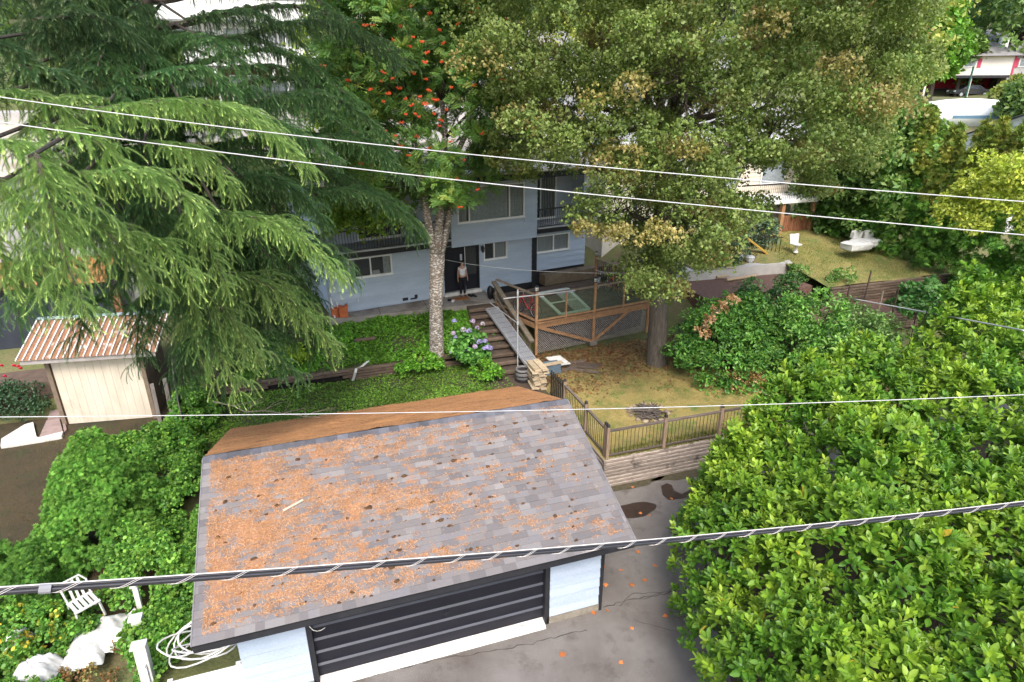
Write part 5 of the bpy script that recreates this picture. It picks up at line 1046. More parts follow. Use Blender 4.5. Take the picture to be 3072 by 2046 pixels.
for u in (0, 4.6, 8.5): obj('carport_post', MB().box(u, u+.2, -.1, .1, z0, z0+2.2), FWM, fh)
obj('roof', MB().add([(-.6, -.6, z0+4.6), (9.2, -.6, z0+4.6), (9.2, 7.6, z0+4.6), (-.6, 7.6, z0+4.6), (3, 3.5, z0+6.3), (7, 3.5, z0+6.3)], [(0, 1, 5, 4), (1, 2, 5), (2, 3, 4, 5), (3, 0, 4)]).add([(8, .8, z0+4.62), (14.6, .8, z0+4.62), (14.6, 8.6, z0+4.62), (8, 8.6, z0+4.62), (9, 4.5, z0+6.2), (13, 4.5, z0+6.2)], [(0, 1, 5, 4), (1, 2, 5), (2, 3, 4, 5), (3, 0, 4)]), GRF, fh)
for a, b in ((3.6, 4.9), (9.4, 11.2)):
    v = -.05 if a < 8 else 1.14; wn = obj('window', MB().box(a, b, v, v+.06, z0+3.4, z0+4.3), WFR, fh); obj('pane', MB().box(a+.1, b-.1, v-.02, v-.002, z0+3.5, z0+4.2), GLS, wn)
    for s in (a-.45, b+.08): obj('shutter', MB().box(s, s+.37, v-.02, v+.05, z0+3.35, z0+4.35), PNK, fh)
obj('trim_board', MB().box(8.55, 8.75, -.06, 0, z0+2.5, z0+4.6), PNK, fh); obj('chimney', MB().box(7.4, 8.3, 3, 3.8, z0+5, z0+7.2), WB, fh); obj('chimney', MB().box(12, 12.8, 2.4, 3.1, z0+5, z0+6.6), mat('pink_brick', (.5, .38, .34)), fh)
def car(loc, rz, col, label, name='parked_car', suv=False):
    t = thing(name, label, 'car', loc, rz, frame=True); z = loc[2]; M_ = mat('car_paint_%d' % int(sum(col)*1000), col, tuple(c*.9 for c in col), .25, 2, bmp=0, spec=.6)
    k = 1.2 if suv else 1.0
    prof = [(-2.2, .35), (-2.2, .75*k), (-1.9, .88*k), (-1.3, .95*k), (-.7, 1.38*k), (.7, 1.42*k), (1.35, .98*k), (2.1, .86*k), (2.2, .4)]; nn = len(prof); mb = MB()
    ins = [.82 if zz > 1.2*k else .9 for x, zz in prof]
    mb.add([(x, -i_, z+zz) for (x, zz), i_ in zip(prof, ins)]+[(x, i_, z+zz) for (x, zz), i_ in zip(prof, ins)], [tuple(range(nn)), tuple(range(2*nn-1, nn-1, -1))]+[(i, nn+i, nn+i+1, i+1) for i in range(nn-1)]+[(nn-1, 2*nn-1, nn, 0)]); obj('body', mb, M_, t)
    for s in (-1, 1):
        obj('side_window', MB().add([(-1.2, s*.895, z+.98*k), (1.2, s*.895, z+.98*k), (.65, s*.84, z+1.36*k), (-.65, s*.84, z+1.34*k)], [(0, 1, 2, 3)]), GLS, t)
        obj('headlight', MB().box(2.12, 2.21, s*.7-.15, s*.7+.15, z+.62*k, z+.78*k), WFR, t)
        for x in (-1.4, 1.4): wh = obj('wheel', MB().tube([(x, s*.72, z+.33), (x, s*.93, z+.33)], .34, 14), mat('tyre_rubber', (.02, .02, .02)), t); obj('hub', MB().tube([(x, s*.931, z+.33), (x, s*.945, z+.33)], .2, 10), PIPE, wh)
    obj('windscreen', MB().add([(1.32, -.78, z+1.01*k), (1.32, .78, z+1.01*k), (.74, .72, z+1.4*k), (.74, -.72, z+1.4*k)], [(0, 1, 2, 3)]), GLS, t); return t
def FHW(u, v, z): return (FH[0]+u*math.cos(FA)-v*math.sin(FA), FH[1]+u*math.sin(FA)+v*math.cos(FA), z)
car(FHW(5.3, 2.2, z0+.02), FA+R(200), (.03, .035, .045), 'dark car parked under the carport of the far house')
struct('far_driveway', MB().prism([FHW(-3, -9, 0)[:2], FHW(14, -9, 0)[:2], FHW(14, 6, 0)[:2], FHW(-3, 6, 0)[:2]], z0-4, z0+.0), mat('pale_driveway', (.6, .56, .52), (.5, .47, .44), .9, 1))
for (x, y, h_, d, lb) in ((2745, 290, 4.2, 90, 'green pole left of the far carport'), (2895, 300, 5.2, 84, 'dark green pole in front of the far carport')):
    p = PD(x, y, d); solo('street_pole', MB().tube([(p[0], p[1], p[2]-3), (p[0], p[1], p[2]+h_-2.0)], .09, 8), mat('green_pole', (.04, .12, .09), rough=.5), lb, 'pole')
f2 = PD(2905, 128, 112); t = thing('far_bungalow', 'distant grey-roofed bungalow between the conifers at top right', 'house', (f2[0], f2[1], f2[2]-2), R(-35), frame=True); z1 = f2[2]-2
obj('wall', MB().box(-4, 4, -3, 3, z1-1, z1+2), FWM, t); obj('roof', MB().add([(-4.8, -3.8, z1+2), (4.8, -3.8, z1+2), (4.8, 3.8, z1+2), (-4.8, 3.8, z1+2), (-2, 0, z1+3.7), (2, 0, z1+3.7)], [(0, 1, 5, 4), (1, 2, 5), (2, 3, 4, 5), (3, 0, 4)]), GRF, t)
wn = obj('window', MB().box(-2.5, -1, -3.06, -3, z1+.4, z1+1.5), WFR, t); obj('pane', MB().box(-2.4, -1.1, -3.09, -3.062, z1+.5, z1+1.4), GLS, wn)
# upper road: white balcony house, truck, rubble
uh = thing('white_balcony_house', 'white house with stacked balconies on the upper road behind the cedar', 'house', (-1, 45, 9.8)); UB = mat('shade_white_wall', (.7, .7, .72), (.6, .6, .63), .8, 1)
obj('wall', MB().box(-12, 9, 46, 56, 9, 18.5), UB, uh); obj('brown_wall_panel', MB().box(-12, 9, 45.9, 45.99, 9.6, 12.4), mat('brown_panel', (.12, .06, .04)), uh)
for z in (12.6, 15.6): obj('balcony_slab', MB().box(-12, 9, 44, 45.98, z, z+.35), WB, uh); obj('balcony_parapet', MB().box(-12, 9, 44, 44.12, z+.36, z+1.3), WB, uh)
for k in range(5): x = -11+k*4; obj('balcony_post', MB().box(x, x+.2, 44.2, 44.4, 9.8, 12.59), WB, uh); wn = obj('window', MB().box(x+.8, x+3, 45.8, 45.89, 10.2, 12.0), WFR, uh); obj('pane', MB().box(x+.9, x+2.9, 45.77, 45.798, 10.3, 11.9), GLS, wn); wn = obj('window', MB().box(x+.8, x+3, 45.9, 45.99, 13.3, 15.3), WFR, uh); obj('pane', MB().box(x+.9, x+2.9, 45.87, 45.898, 13.4, 15.2), GLS, wn)
obj('roof', MB().add([(-13, 43, 18.5), (10, 43, 18.5), (10, 50, 20.5), (-13, 50, 20.5)], [(0, 1, 2, 3)]), mat('red_brown_roof', (.35, .13, .07)), uh)
struct('upper_road', MB().prism([(-40, 37.5), (60, 39), (60, 44), (-40, 43.5)], 5, 9.75), mat('pale_road', (.46, .43, .42), (.36, .34, .33), .9, 1))
car((1.4, 41, 9.76), R(172), (.02, .03, .035), 'dark pickup on the upper road seen through the cedar', 'parked_pickup', True)
c_ = (3.2, 38.5, 9.4); mb = MB()
for k in range(60): mb.lump((c_[0]+random.gauss(0, 1.2), c_[1]+random.gauss(0, .5), c_[2]+random.uniform(0, .7)), (random.uniform(.12, .35),)*3, 6, 4, .25)
tag(obj('rubble_heap', mb, mat('pale_rubble', (.55, .48, .44), (.4, .34, .3), .95, 4)), 'heap of pale stones beside the upper road', 'stones', kind='stuff')
solo('road_pole', MB().tube([PD(868/1, 300, 46), PD(858, 90, 46)], .08, 8), WB, 'thin pale pole beside the upper road pickup', 'pole')
for k, (x, y, wd, lb) in enumerate([(24, 44, 11, 'white house high behind the oak crown'), (38, 47, 12, 'pale grey house behind the right side of the oak crown')]):
    zb = float(G(x, y))-.5; t = thing('hill_house', lb, 'house', (x, y, zb)); obj('wall', MB().box(x-wd/2, x+wd/2, y, y+8, zb, zb+6), UB, t); obj('roof', MB().add([(x-wd/2-.7, y-.8, zb+6), (x+wd/2+.7, y-.8, zb+6), (x+wd/2+.7, y+4, zb+7.8), (x-wd/2-.7, y+4, zb+7.8), (x+wd/2+.7, y+9, zb+6), (x-wd/2-.7, y+9, zb+6)], [(0, 1, 2, 3), (3, 2, 4, 5)]), GRF, t)
    for i in range(3):
        for zz in (1, 3.8): a = x-wd/2+1.2+i*3.2; wn = obj('window', MB().box(a, a+1.8, y-.08, y-.001, zb+zz, zb+zz+1.4), WFR, t); obj('pane', MB().box(a+.1, a+1.7, y-.11, y-.082, zb+zz+.1, zb+zz+1.3), GLS, wn)
    obj('balcony', MB().box(x-wd/2, x+wd/2, y-1.6, y-.1, zb+3.0, zb+3.2), WB, t)
# ================================================================== WIRES
WIRE = mat('white_wire', (.5, .5, .5), (.4, .4, .4), .5, 8, bmp=0)
def wire(name, label, pts, r, m=WIRE, n=40):
    """pts = (x, y, distance) along the wire; a smooth catenary-like curve through them"""
    P = np.array([PD(*p) for p in pts]); t = np.linspace(0, 1, len(P)); tt = np.linspace(-.25, 1.25, n); deg = min(2, len(P)-1)
    Q = np.stack([np.polyval(np.polyfit(t, P[:, i], deg), tt) for i in range(3)], -1)
    return Q, (solo(name, MB().tube(Q, r, 6), m, label, 'wire', smooth=True) if r else None)
wire('service_wire', 'upper of two pale wires crossing the whole scene in front of the trees', [(0, 291, 9.5), (1370, 459, 8.0), (3072, 605, 9.5)], .0068)
wire('service_wire', 'lower of two pale wires crossing the whole scene in front of the trees', [(0, 366, 9.3), (1370, 540, 7.8), (3072, 705, 9.3)], .0068)
wire('service_wire', 'thin white wire crossing level with the garage ridge', [(0, 1251, 8.0), (1696, 1229, 7.0), (3072, 1184, 8.0)], .0045)
wire('thin_line', 'short thin cord running into the laurel from the mulch bed', [(2660, 915, 22), (2850, 950, 20), (3010, 980, 18)], .02)
wire('thin_line', 'slack cord stretched across the house front door and deck', [(1330, 778, 25.5), (1600, 812, 24), (1960, 818, 24)], .008)
Q, _ = wire('x', '', [(0, 1770, 6.5), (1892, 1629, 7.8), (2936, 1524, 10.8)], 0, n=260)
cbn = thing('cable_bundle', 'thick black cable bundle lashed to a steel strand across the foreground', 'cable', tuple(Q[0])); CB = mat('black_cable', (.022, .022, .028), (.035, .035, .042), .4, 4, bmp=0, spec=.5); STR = mat('steel_strand', (.62, .58, .56), (.5, .47, .45), .45, 30, bmp=.2)
tg = nrm(np.gradient(Q, axis=0)); sd_ = nrm(np.cross(tg, Z3)); up_ = np.cross(sd_, tg)
for k, (a, b, r) in enumerate(((-.012, -.018, .014), (.012, -.014, .013), (0, -.038, .012), (-.006, .004, .011))): obj('cable', MB().tube(Q+sd_*a+up_*b, r, 7), CB, cbn, True)
obj('strand', MB().tube(Q+up_*.022-sd_*.006, .006, 6), STR, cbn, True)
qq = np.linspace(0, len(Q)-1, 2600); Qi = np.stack([np.interp(qq, np.arange(len(Q)), Q[:, i]) for i in range(3)], -1); si = np.stack([np.interp(qq, np.arange(len(Q)), sd_[:, i]) for i in range(3)], -1); ui = np.stack([np.interp(qq, np.arange(len(Q)), up_[:, i]) for i in range(3)], -1)
Ls = np.cumsum(np.r_[0, np.linalg.norm(np.diff(Qi, axis=0), axis=1)])
for k in range(2):
    ph = Ls/.42*2*math.pi+k*.45; obj('lashing', MB().tube(Qi+si*(.03*np.cos(ph))[:, None]+ui*(-.014+.04*np.sin(ph))[:, None], .0022, 4, False), STR, cbn)
p = PD(145, 1757, 6.6); k = int(np.argmin(np.linalg.norm(Q-p, axis=1))); obj('tape_band', MB().tube([Q[k]-up_[k]*.014-tg[k]*.04, Q[k]-up_[k]*.014+tg[k]*.04], .042, 10), mat('grey_tape', (.25, .25, .27)), cbn)
# ================================================================== VEGETATION
BARKD = mat('dark_bark', (.085, .07, .055), (.035, .028, .023), .95, 5, (3, 3, .6), .9, 20)
BARKG = mat('grey_oak_bark', (.15, .125, .1), (.07, .058, .048), .95, 6, (3, 3, .5), .9, 24)
def birch_bark():
    m, t, b, o = nodes('rowan_bark'); v = worldpos(t, (1, 1, .8))
    c = ramp(t, noise(t, v, 5, 5), [(.35, (.12, .095, .075)), (.6, (.2, .165, .135)), (.75, (.22, .12, .085))])
    c = mixc(t, ramp(t, noise(t, worldpos(t, (1, 1, 2.2)), 9, 4, .7), [(.52, (0, 0, 0)), (.58, (1, 1, 1))]), c, (.55, .53, .5))
    t.links.new(c, b.inputs['Base Color']); b.inputs['Roughness'].default_value = .9; bump(t, b, noise(t, v, 30, 5), .6, .02); return m
LEAFM = leafmat('broad_leaf', .5, .3); PETM = leafmat('petal', .7, .2, .2)
LEAFG = leafmat('broad_leaf_tuft', .5, .32, gn=True); WAXY = leafmat('waxy_leaf_tuft', .4, .25, .35, gn=True); CEDM = leafmat('cedar_needle', .55, .25, .25, gn=True); THUM = leafmat('scale_leaf_tuft', .6, .28, .25, gn=True)
def leaves(pts, dirs, tmpl, size, cols, jit=.5, upb=.3, cj=.14, blobmul=None, idx=None, wts=None, roll=True):
    n = len(pts); d = nrm(dirs*(1-upb)+rng.normal(size=(n, 3))*jit+np.array((0, 0, upb)))
    u = nrm(dirs+rng.normal(size=(n, 3))*.5+np.array((0, 0, .7)))
    c = palette(n, cols, cj, wts)
    if blobmul is not None: c = c*blobmul[idx][:, None]
    return inst(*tmpl, pts, frames(d, u), rng.uniform(size[0], size[1], n), c)
def limb(mb, a, b, r0, r1, sag=.0, n=6, wob=.12):
    a = np.array(a, float); b = np.array(b, float); L = np.linalg.norm(b-a); P = []
    for i in range(n+1):
        t = i/n; P.append(a+(b-a)*t+np.array((0, 0, sag*L*4*t*(1-t)))+(rng.normal(size=3)*wob*L*.12 if 0 < i < n else 0))
    mb.tube(P, np.linspace(r0, r1, n+1), 7); return P
# ------------------------------------------------------------------ deodar cedar
CT = np.array((-1.4, 12.9, 1.3))
ced = thing('cedar_tree', 'huge weeping cedar with drooping pale-tipped sprays filling the left side', 'tree', tuple(CT))
tr = [CT+np.array((0, 0, z))+np.array((.15*math.sin(z*.4), .1*math.cos(z*.3), 0)) for z in np.linspace(-.6, 21, 15)]
obj('trunk', MB().tube(tr, np.linspace(.5, .07, 15), 12), BARKD, ced, True)
def trunk_at(z): return np.array((CT[0]+.15*math.sin((z-1.3)*.4), CT[1]+.1*math.cos((z-1.3)*.3), z))
BR = [  # tip pixel x, y, distance, rise of the branch root above its tip, tone
 (1185,470,17.5,.6,0),(1210,540,19,.7,0),(1272,700,18.5,.9,0),(1235,640,20,.9,0),(1040,850,14.5,1.4,1),(915,520,13.2,1.0,1),(850,420,14,.8,1),(600,640,12.0,.9,1),(980,1070,16.5,1.6,0),(720,1150,15.5,1.8,0),
 (830,1010,17.5,1.6,0),(275,930,10.6,1.2,1),(150,920,11.2,1.2,1),(40,760,11.5,1.0,1),(20,600,12.5,.9,1),(440,760,12.2,1.2,1),(545,880,13.5,1.4,1),(640,1020,14.5,1.6,0),(420,900,15,1.5,0),(740,760,14.5,1.2,1),
 (300,640,11.8,.9,1),(120,500,12.5,.7,1),(0,430,13,.6,1),(1190,180,18.5,.9,2),(1080,300,18.5,.9,0),(960,230,20,.8,2),(690,270,15.5,.5,0),(520,330,14,.6,1),(330,380,14.2,.6,0),(100,330,15,.6,2),
 (350,140,17,.6,2),(60,160,17,.6,2),(600,60,18,.6,2),(850,110,19,.7,2),(1040,60,20,.6,2),(200,20,17.5,.6,2),(440,-60,18,.6,2),(760,-40,19,.6,2),(950,650,17,1.1,0),(860,880,15.8,1.3,0),
 (700,560,15.5,.9,0),(560,470,14.5,.8,1),(240,250,15.5,.5,2),(620,900,16.5,1.4,0),(780,650,17.5,1.0,0),(480,1000,17,1.4,0),(330,760,14.5,1.1,0),(180,680,14,1.0,0),(80,880,13.5,1.2,0),(1000,-80,20,.6,2),(-120,300,16,.6,2),(-100,700,13,.9,1)]
BR += [(760,1180,14.5,1.6,1),(860,1090,14.8,1.6,1),(1000,1040,15,1.6,1),(930,950,14.2,1.3,1),(1030,790,14.4,1.1,1),(640,1160,14.8,1.7,1),(520,960,13,1.3,1),(900,830,18.5,1.1,0),(870,700,18,.9,0),(760,840,18.5,1.1,0),(810,960,18.3,1.3,0),(700,990,18,1.3,0),(960,920,17.5,1.3,0),(560,1060,19,1.6,0),(450,1090,19.5,1.4,0),(690,1090,18.5,1.6,0),(600,960,17.5,1.5,0),(520,1130,20,1.6,0),(760,900,18.5,1.3,0),(400,820,16.5,1.2,0),(250,800,14.5,1.1,0),(500,620,13.5,.9,1),(380,500,13,.8,1),(200,420,13.5,.7,1),(60,240,16,.6,2),(150,120,16.5,.5,2),(250,60,17,.5,2),(520,90,17.5,.5,2),(30,30,17,.5,2),(700,10,18,.5,2),(330,280,15,.5,0),(640,420,15.5,.7,1),(1120,390,18,.8,0),(1050,560,18.5,.8,0),(880,760,17,1.1,0),(-60,520,13,.7,1),(120,620,12.2,.9,1),(-40,860,12.5,1.1,1),(330,880,13.2,1.2,0)]
for k in range(12):
    az = rng.uniform(.1, 2.9)+(math.pi if rng.random() < .2 else 0); z = rng.uniform(5, 17); L = rng.uniform(4.5, 7.5)*(1-.03*z); tp = CT+np.array((math.cos(az)*L, math.sin(az)*L, z-1.0)); BR.append((tp, None, None, 1.0, 2))
BR = [b for b in BR if not (b[2] and b[4] == 2 and 380 < b[0] < 930 and 0 < b[1] < 340)]
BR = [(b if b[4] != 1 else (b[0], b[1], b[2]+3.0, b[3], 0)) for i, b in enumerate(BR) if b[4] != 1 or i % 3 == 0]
NB = [  # near boughs: where they come out of the crown, and their tips (pixel x, y, distance)
 ((250,330,13.6),(930,500,13.0),1),((420,235,15.5),(700,275,15.0),0),((740,305,17.2),(1150,400,16.6),0),((840,430,17.5),(1215,515,17.0),0),((860,590,18.0),(1270,690,17.6),0),((660,640,14.6),(1030,830,14.0),1),((540,640,14.2),(690,850,13.6),1),((250,520,12.6),(600,640,11.8),1),
 ((90,470,11.4),(280,920,10.5),1),((10,540,11.8),(150,900,11.2),1),((170,640,12.8),(450,850,12.2),1),((-60,430,12.6),(190,540,11.8),1),((520,810,14.8),(770,1080,14.2),1),((640,800,15.8),(1000,1060,15.2),1),((570,940,15.2),(730,1170,14.6),1),((380,700,13.6),(570,850,12.8),1),
 ((330,300,14.6),(60,420,13.8),1),((-80,300,14.2),(230,380,13.2),1),((620,1000,16.4),(900,1130,15.8),0),((460,880,15.6),(400,1050,15.0),0),((700,520,15.6),(960,660,15.0),0),((430,430,13.6),(700,560,12.9),1),((160,760,13.2),(60,950,12.4),0),((-90,650,12.4),(40,820,11.6),1),((420,560,14.4),(520,740,13.6),0),
 ((640,390,16.5),(1000,470,16.0),0),((780,720,17.0),(1060,830,16.4),0),((330,880,14.6),(250,1000,13.8),0),((700,900,17.2),(860,1010,16.6),0),((560,330,14.4),(860,420,13.8),1),((120,380,13.4),(380,520,12.6),1),((560,1020,16.4),(560,1170,15.8),0),((480,620,15.0),(640,790,14.4),0),((300,620,14.0),(330,800,13.3),0),
 ((640,130,18.5),(1190,190,18.0),2),((560,60,18.6),(900,130,18.2),2),((700,200,18.8),(960,300,18.4),2),((60,200,15.6),(320,330,15.0),2),((100,60,16.5),(420,130,16.0),2),((-50,120,16),(150,250,15.5),2)]
TONES = np.array([((.05,.12,.045),(.07,.15,.052),(.095,.18,.064)), ((.14,.255,.07),(.195,.32,.095),(.245,.365,.12)), ((.045,.095,.042),(.06,.12,.05),(.085,.145,.056))])  # light on near boughs and shade of the inner crown put into the colours
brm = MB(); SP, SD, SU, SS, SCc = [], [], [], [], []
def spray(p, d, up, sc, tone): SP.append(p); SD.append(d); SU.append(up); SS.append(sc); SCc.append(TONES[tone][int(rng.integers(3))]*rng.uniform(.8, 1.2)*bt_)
UPZ = np.array((0, 0, 1.))
for ent in BR+NB:
    near_ = len(ent) == 3
    if near_:
        st, tip, tone = PD(*ent[0]), PD(*ent[1]), ent[2]; root_ = trunk_at(min(st[2]+.3, 20)); brm.tube([root_, root_*.5+st*.5+np.array((0, 0, .4)), st], [.06, .04, .03], 6)
    else:
        (x, y, dist, rise, tone) = ent; tip = PD(x, y, dist) if dist else x; st = trunk_at(min(max(tip[2]+rise, 2.5), 20))
    v = tip-st; L = np.linalg.norm(v); hd = v.copy(); hd[2] = 0; hd /= np.linalg.norm(hd); sdv = np.array((-hd[1], hd[0], 0)); ph = rng.uniform(0, 6); bt_ = rng.uniform(.72, 1.25)
    n = 16; P = np.array([st+v*(i/n)+np.array((0, 0, (.17 if near_ else .13)*L*math.sin(math.pi*(i/n)**(1.25 if near_ else 1.5))))+sdv*.05*L*math.sin(i/n*2.6+ph) for i in range(n+1)])
    brm.tube(P, np.linspace(.03+.011*L, .008, n+1), 6); tg = nrm(np.gradient(P, axis=0)); s = .02 if near_ else .22*L; k = 0
    while s < L:
        t = s/L; f = t*n; i = min(int(f), n-1); p = P[i]+(P[i+1]-P[i])*(f-i); d0 = tg[i]; side = 1 if k % 2 else -1
        for _ in range(7): spray(p+d0*rng.uniform(-.1, .1)+UPZ*.03, nrm(d0*.7+sdv*rng.normal()*.6+UPZ*rng.uniform(-.05, .4)), UPZ, rng.uniform(.55, 1.0), tone)
        ll = ((.3*L*(1-t)**.6*(.55+.45*min(1, t*3))+.22) if near_ else (min(.15*L, 1.35)*(1-t)**.45*min(1, t*2.5)+.3))*rng.uniform(.55, 1.2); d = nrm(d0*rng.uniform(.5, .9)+sdv*side*rng.uniform(.6, 1.0)+UPZ*rng.uniform(.0, .25)); m_ = max(2, int(ll/.1)); q = p.copy()
        for j in range(m_):
            tj = j/m_; sl = np.cross(d, UPZ)*(1 if j % 2 else -1)
            if j % 2 == 0: spray(q, nrm(d+rng.normal(size=3)*.12), UPZ, rng.uniform(.7, 1.0), tone)
            spray(q, nrm(d*.6+sl*rng.uniform(.3, .8)+UPZ*rng.uniform(-.45, .1)), UPZ, rng.uniform(.7, 1.05)*(1.1-.3*tj), tone)
            if rng.random() < .35+.4*tj: spray(q, nrm(d*.3+sl*rng.uniform(-.35, .35)+UPZ*rng.uniform(-1., -.6)), UPZ, rng.uniform(.8, 1.4), tone)
            q = q+d*.1; d = nrm(d+UPZ*(-.02-.09*tj)+rng.normal(size=3)*.02)
        h_ = rng.uniform(.1, .48); dn = nrm(d*.5+UPZ*-.9); spray(q, d, UPZ, 1.1, tone)
        for j in range(int(h_/.16)): spray(q, nrm(dn+rng.normal(size=3)*.12), UPZ, rng.uniform(.85, 1.2), tone); q = q+dn*.16; dn = nrm(dn+UPZ*-.15)
        s += rng.uniform(.1, .17) if near_ else rng.uniform(.17, .27); k += 1
    for k in range(3): spray(P[-1], nrm(tg[-1]+rng.normal(size=3)*.3), UPZ, 1.2, tone)
obj('branches', brm, BARKD, ced, kind='stuff')
tv, tf, tc = [], [], []; rt = np.random.default_rng(5); NN = 100; TL = .38
def ax(t): return np.array((0., TL*t*(1-.12*t*t), -.16*TL*t*t*2.2))
for i in range(NN):
    t = (i+.5)/NN; a = i*2.399; p = ax(t); ca, sa = math.cos(a), math.sin(a); ln = .06*(1-.45*t)*rt.uniform(.8, 1.15); w_ = .0042; b = len(tv)
    tipv = p+np.array((ca*ln*.8, ln*.55, sa*ln*.8-.1*ln)); tv += [p+np.array((-sa*w_, 0, ca*w_)), p+np.array((sa*w_, 0, -ca*w_)), tipv]; tf.append((b, b+1, b+2)); q_ = (np.array((1., 1, 1))*rt.uniform(.85, 1.15)) if t < .86 else np.array((2.4, 2.0, 2.2)); tc += [q_*.85, q_*.85, q_*1.15]
for i in range(5):
    a, b2 = ax(i/5), ax((i+1)/5); b = len(tv); q_ = np.array((1.2, .85, .9)) if i < 4 else np.array((4., 3., 3.5)); tv += [a+np.array((-.004, 0, 0)), a+np.array((.004, 0, 0)), b2+np.array((.003, 0, 0)), b2+np.array((-.003, 0, 0))]; tf += [(b, b+1, b+2), (b, b+2, b+3)]; tc += [q_]*4
SP, SD, SU, SS, SCc = (np.array(v) for v in (SP, SD, SU, SS, SCc)); print('cedar sprays', len(SP))
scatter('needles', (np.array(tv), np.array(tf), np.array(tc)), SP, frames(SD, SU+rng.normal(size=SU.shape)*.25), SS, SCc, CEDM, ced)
# dead twig fallen on the far roof slope
mb = MB(); a = PD(640, 1205, 20.5); e = np.array((1.9, 6.2, 2.75)); Pm = limb(mb, a, e, .02, .008, -.02)
for k in range(14): p = Pm[rng.integers(1, 6)]; limb(mb, p, p+np.array((rng.uniform(-.2, .9), rng.uniform(-.3, .3), rng.uniform(-.05, .35))), .007, .003, .05, 4)
solo('dead_branch', mb, mat('pale_dead_twig', (.28, .22, .17), rough=.9), 'bare dead branch resting on the needle-covered far roof edge', 'branch')
# ------------------------------------------------------------------ rowan
RB = np.array((6.43, 12.62, 1.3)); row = thing('rowan_tree', 'rowan tree with pale-flecked trunks and bunches of orange berries', 'tree', tuple(RB)); RBK = birch_bark()
fork = PY(1312, 760, 12.62); mb = MB(); mb.tube([RB+np.array((0, 0, -.3)), RB+np.array((.0, 0, .1)), RB*.5+fork*.5+np.array((-.05, 0, 0)), fork], [.42, .3, .26, .29], 12); obj('trunk', mb, RBK, row, True)
stems = []
for (px, py, r0) in ((1268, 560, .17), (1322, 560, .18), (1366, 560, .155)):
    e = PY(px, py, 12.62+rng.uniform(-.3, .3)); mb = MB(); P = limb(mb, fork+np.array(((px-1320)*.002, 0, -.1)), e, r0, r0*.8, .02, 5, .05); up2 = PY(px+(px-1312)*1.2, 250, 12.4+rng.uniform(-.8, .8)); P2 = limb(mb, e, up2, r0*.8, r0*.45, .0, 6, .1); P3 = limb(mb, up2, up2+np.array(((px-1312)*.01, rng.uniform(-.6, .6), 4.0)), r0*.45, .02, 0, 5, .1); obj('stem', mb, RBK, row, True); stems += P2+P3
poly = [(980,-200),(1560,-200),(1520,60),(1470,240),(1560,420),(1480,560),(1400,600),(1330,640),(1240,590),(1060,600),(1040,500),(1000,400),(930,330),(960,120)]
def poly_blobs(poly, n, dmin, dmax, rmin, rmax, gap=None):
    p = np.array(poly); out = []
    while len(out) < n:
        x = rng.uniform(p[:, 0].min(), p[:, 0].max(), 400); y = rng.uniform(p[:, 1].min(), p[:, 1].max(), 400); k = in_poly(x, y, poly)
        for a, b in zip(x[k], y[k]):
            if gap and gap(a, b): continue
            out.append((*PD(a, b, rng.uniform(dmin, dmax)), rng.uniform(rmin, rmax)))
    o = np.array(out[:n]); return o[:, :3], o[:, 3]
c_, r_ = poly_blobs(poly, 300, 20.6, 25.2, .32, .62, lambda a, b: 1210 < a < 1400 and 330 < b < 470 and rng.random() < .75)
mbr = MB(); stems = np.array(stems)
for p in c_:
    k = int(np.argmin(np.linalg.norm(stems-p-np.array((0, 0, -.8)), axis=1))); limb(mbr, stems[k], p, .028, .008, .03, 4)
obj('branches', mbr, BARKD, row, kind='stuff')
pts, d, idx = clumps(c_, np.stack([r_*1.15, r_*1.15, r_*.8], -1), 26, .6, -.7); bm = rng.uniform(.8, 1.25, len(c_))
RC4 = cluster(ROWAN, 4, .5, seed=6); n = len(pts); dd = nrm(d*.9+rng.normal(size=d.shape)*.4)
scatter('leaves', RC4, pts, frames(dd, d+UPZ), rng.uniform(.17, .27, n), palette(n, [(.085,.2,.045),(.125,.25,.055),(.175,.3,.06),(.27,.34,.065)], .13, [.35,.35,.2,.1])*bm[idx][:, None], LEAFG, row)
berry = MB()
for k in range(26): a, b = random.uniform(0, 6.28), random.random(); berry.lump((.085*math.sqrt(b)*math.cos(a), .085*math.sqrt(b)*math.sin(a), random.uniform(-.025, .03)), (.017,)*3, 5, 4, 0)
bme = unit_mesh('berry_bunch', berry, mat('orange_berry', (.72, .10, .018), (.55, .06, .012), .35, 20, bmp=0, spec=.5, rand=.2), True)
BPX = [(1142,35),(1233,18),(1290,40),(1393,8),(1415,38),(1432,27),(1466,40),(1418,52),(1096,76),(1118,75),(1153,56),(1202,78),(1240,112),(1103,107),(1318,90),(1376,70),(1198,175),(1218,172),(1228,140),(1282,158),(1275,186),(1324,186),(1354,203),(1353,262),(1508,241),(1150,217),(1178,236),(1146,243),(1278,238),(1197,265),(1165,280),(1112,268),(1045,242),(1069,258),(1216,297),(1260,290),(1286,272),(1276,312),(1303,300),(1235,316),(1246,342),(1257,350),(1218,343),(1302,341),(1323,361),(1318,378),(1205,368),(1187,407),(1157,393),(1202,437),(1291,443),(1392,480),(1227,466),(1173,489),(1115,497),(1083,491),(1200,509),(1446,400),(1030,540),(1265,676),(1380,622),(1433,569),(1372,535),(1010,300),(968,198),(1150,305),(1066,398),(1265,125),(1060,70),(1330,130),(1180,120),(1240,220),(1130,160),(1340,330),(1250,410),(1352,425),(1700,4),(1524,56),(1422,256),(1310,300)]
for k, (x, y) in enumerate(BPX):
    o = piece('berry_bunch', bme, row, PD(x, y, rng.uniform(20.0, 21.2)), (rng.uniform(-.5, .5), rng.uniform(-.5, .5), rng.uniform(0, 6)), (rng.uniform(.6, 1.05),)*2+(.9,))
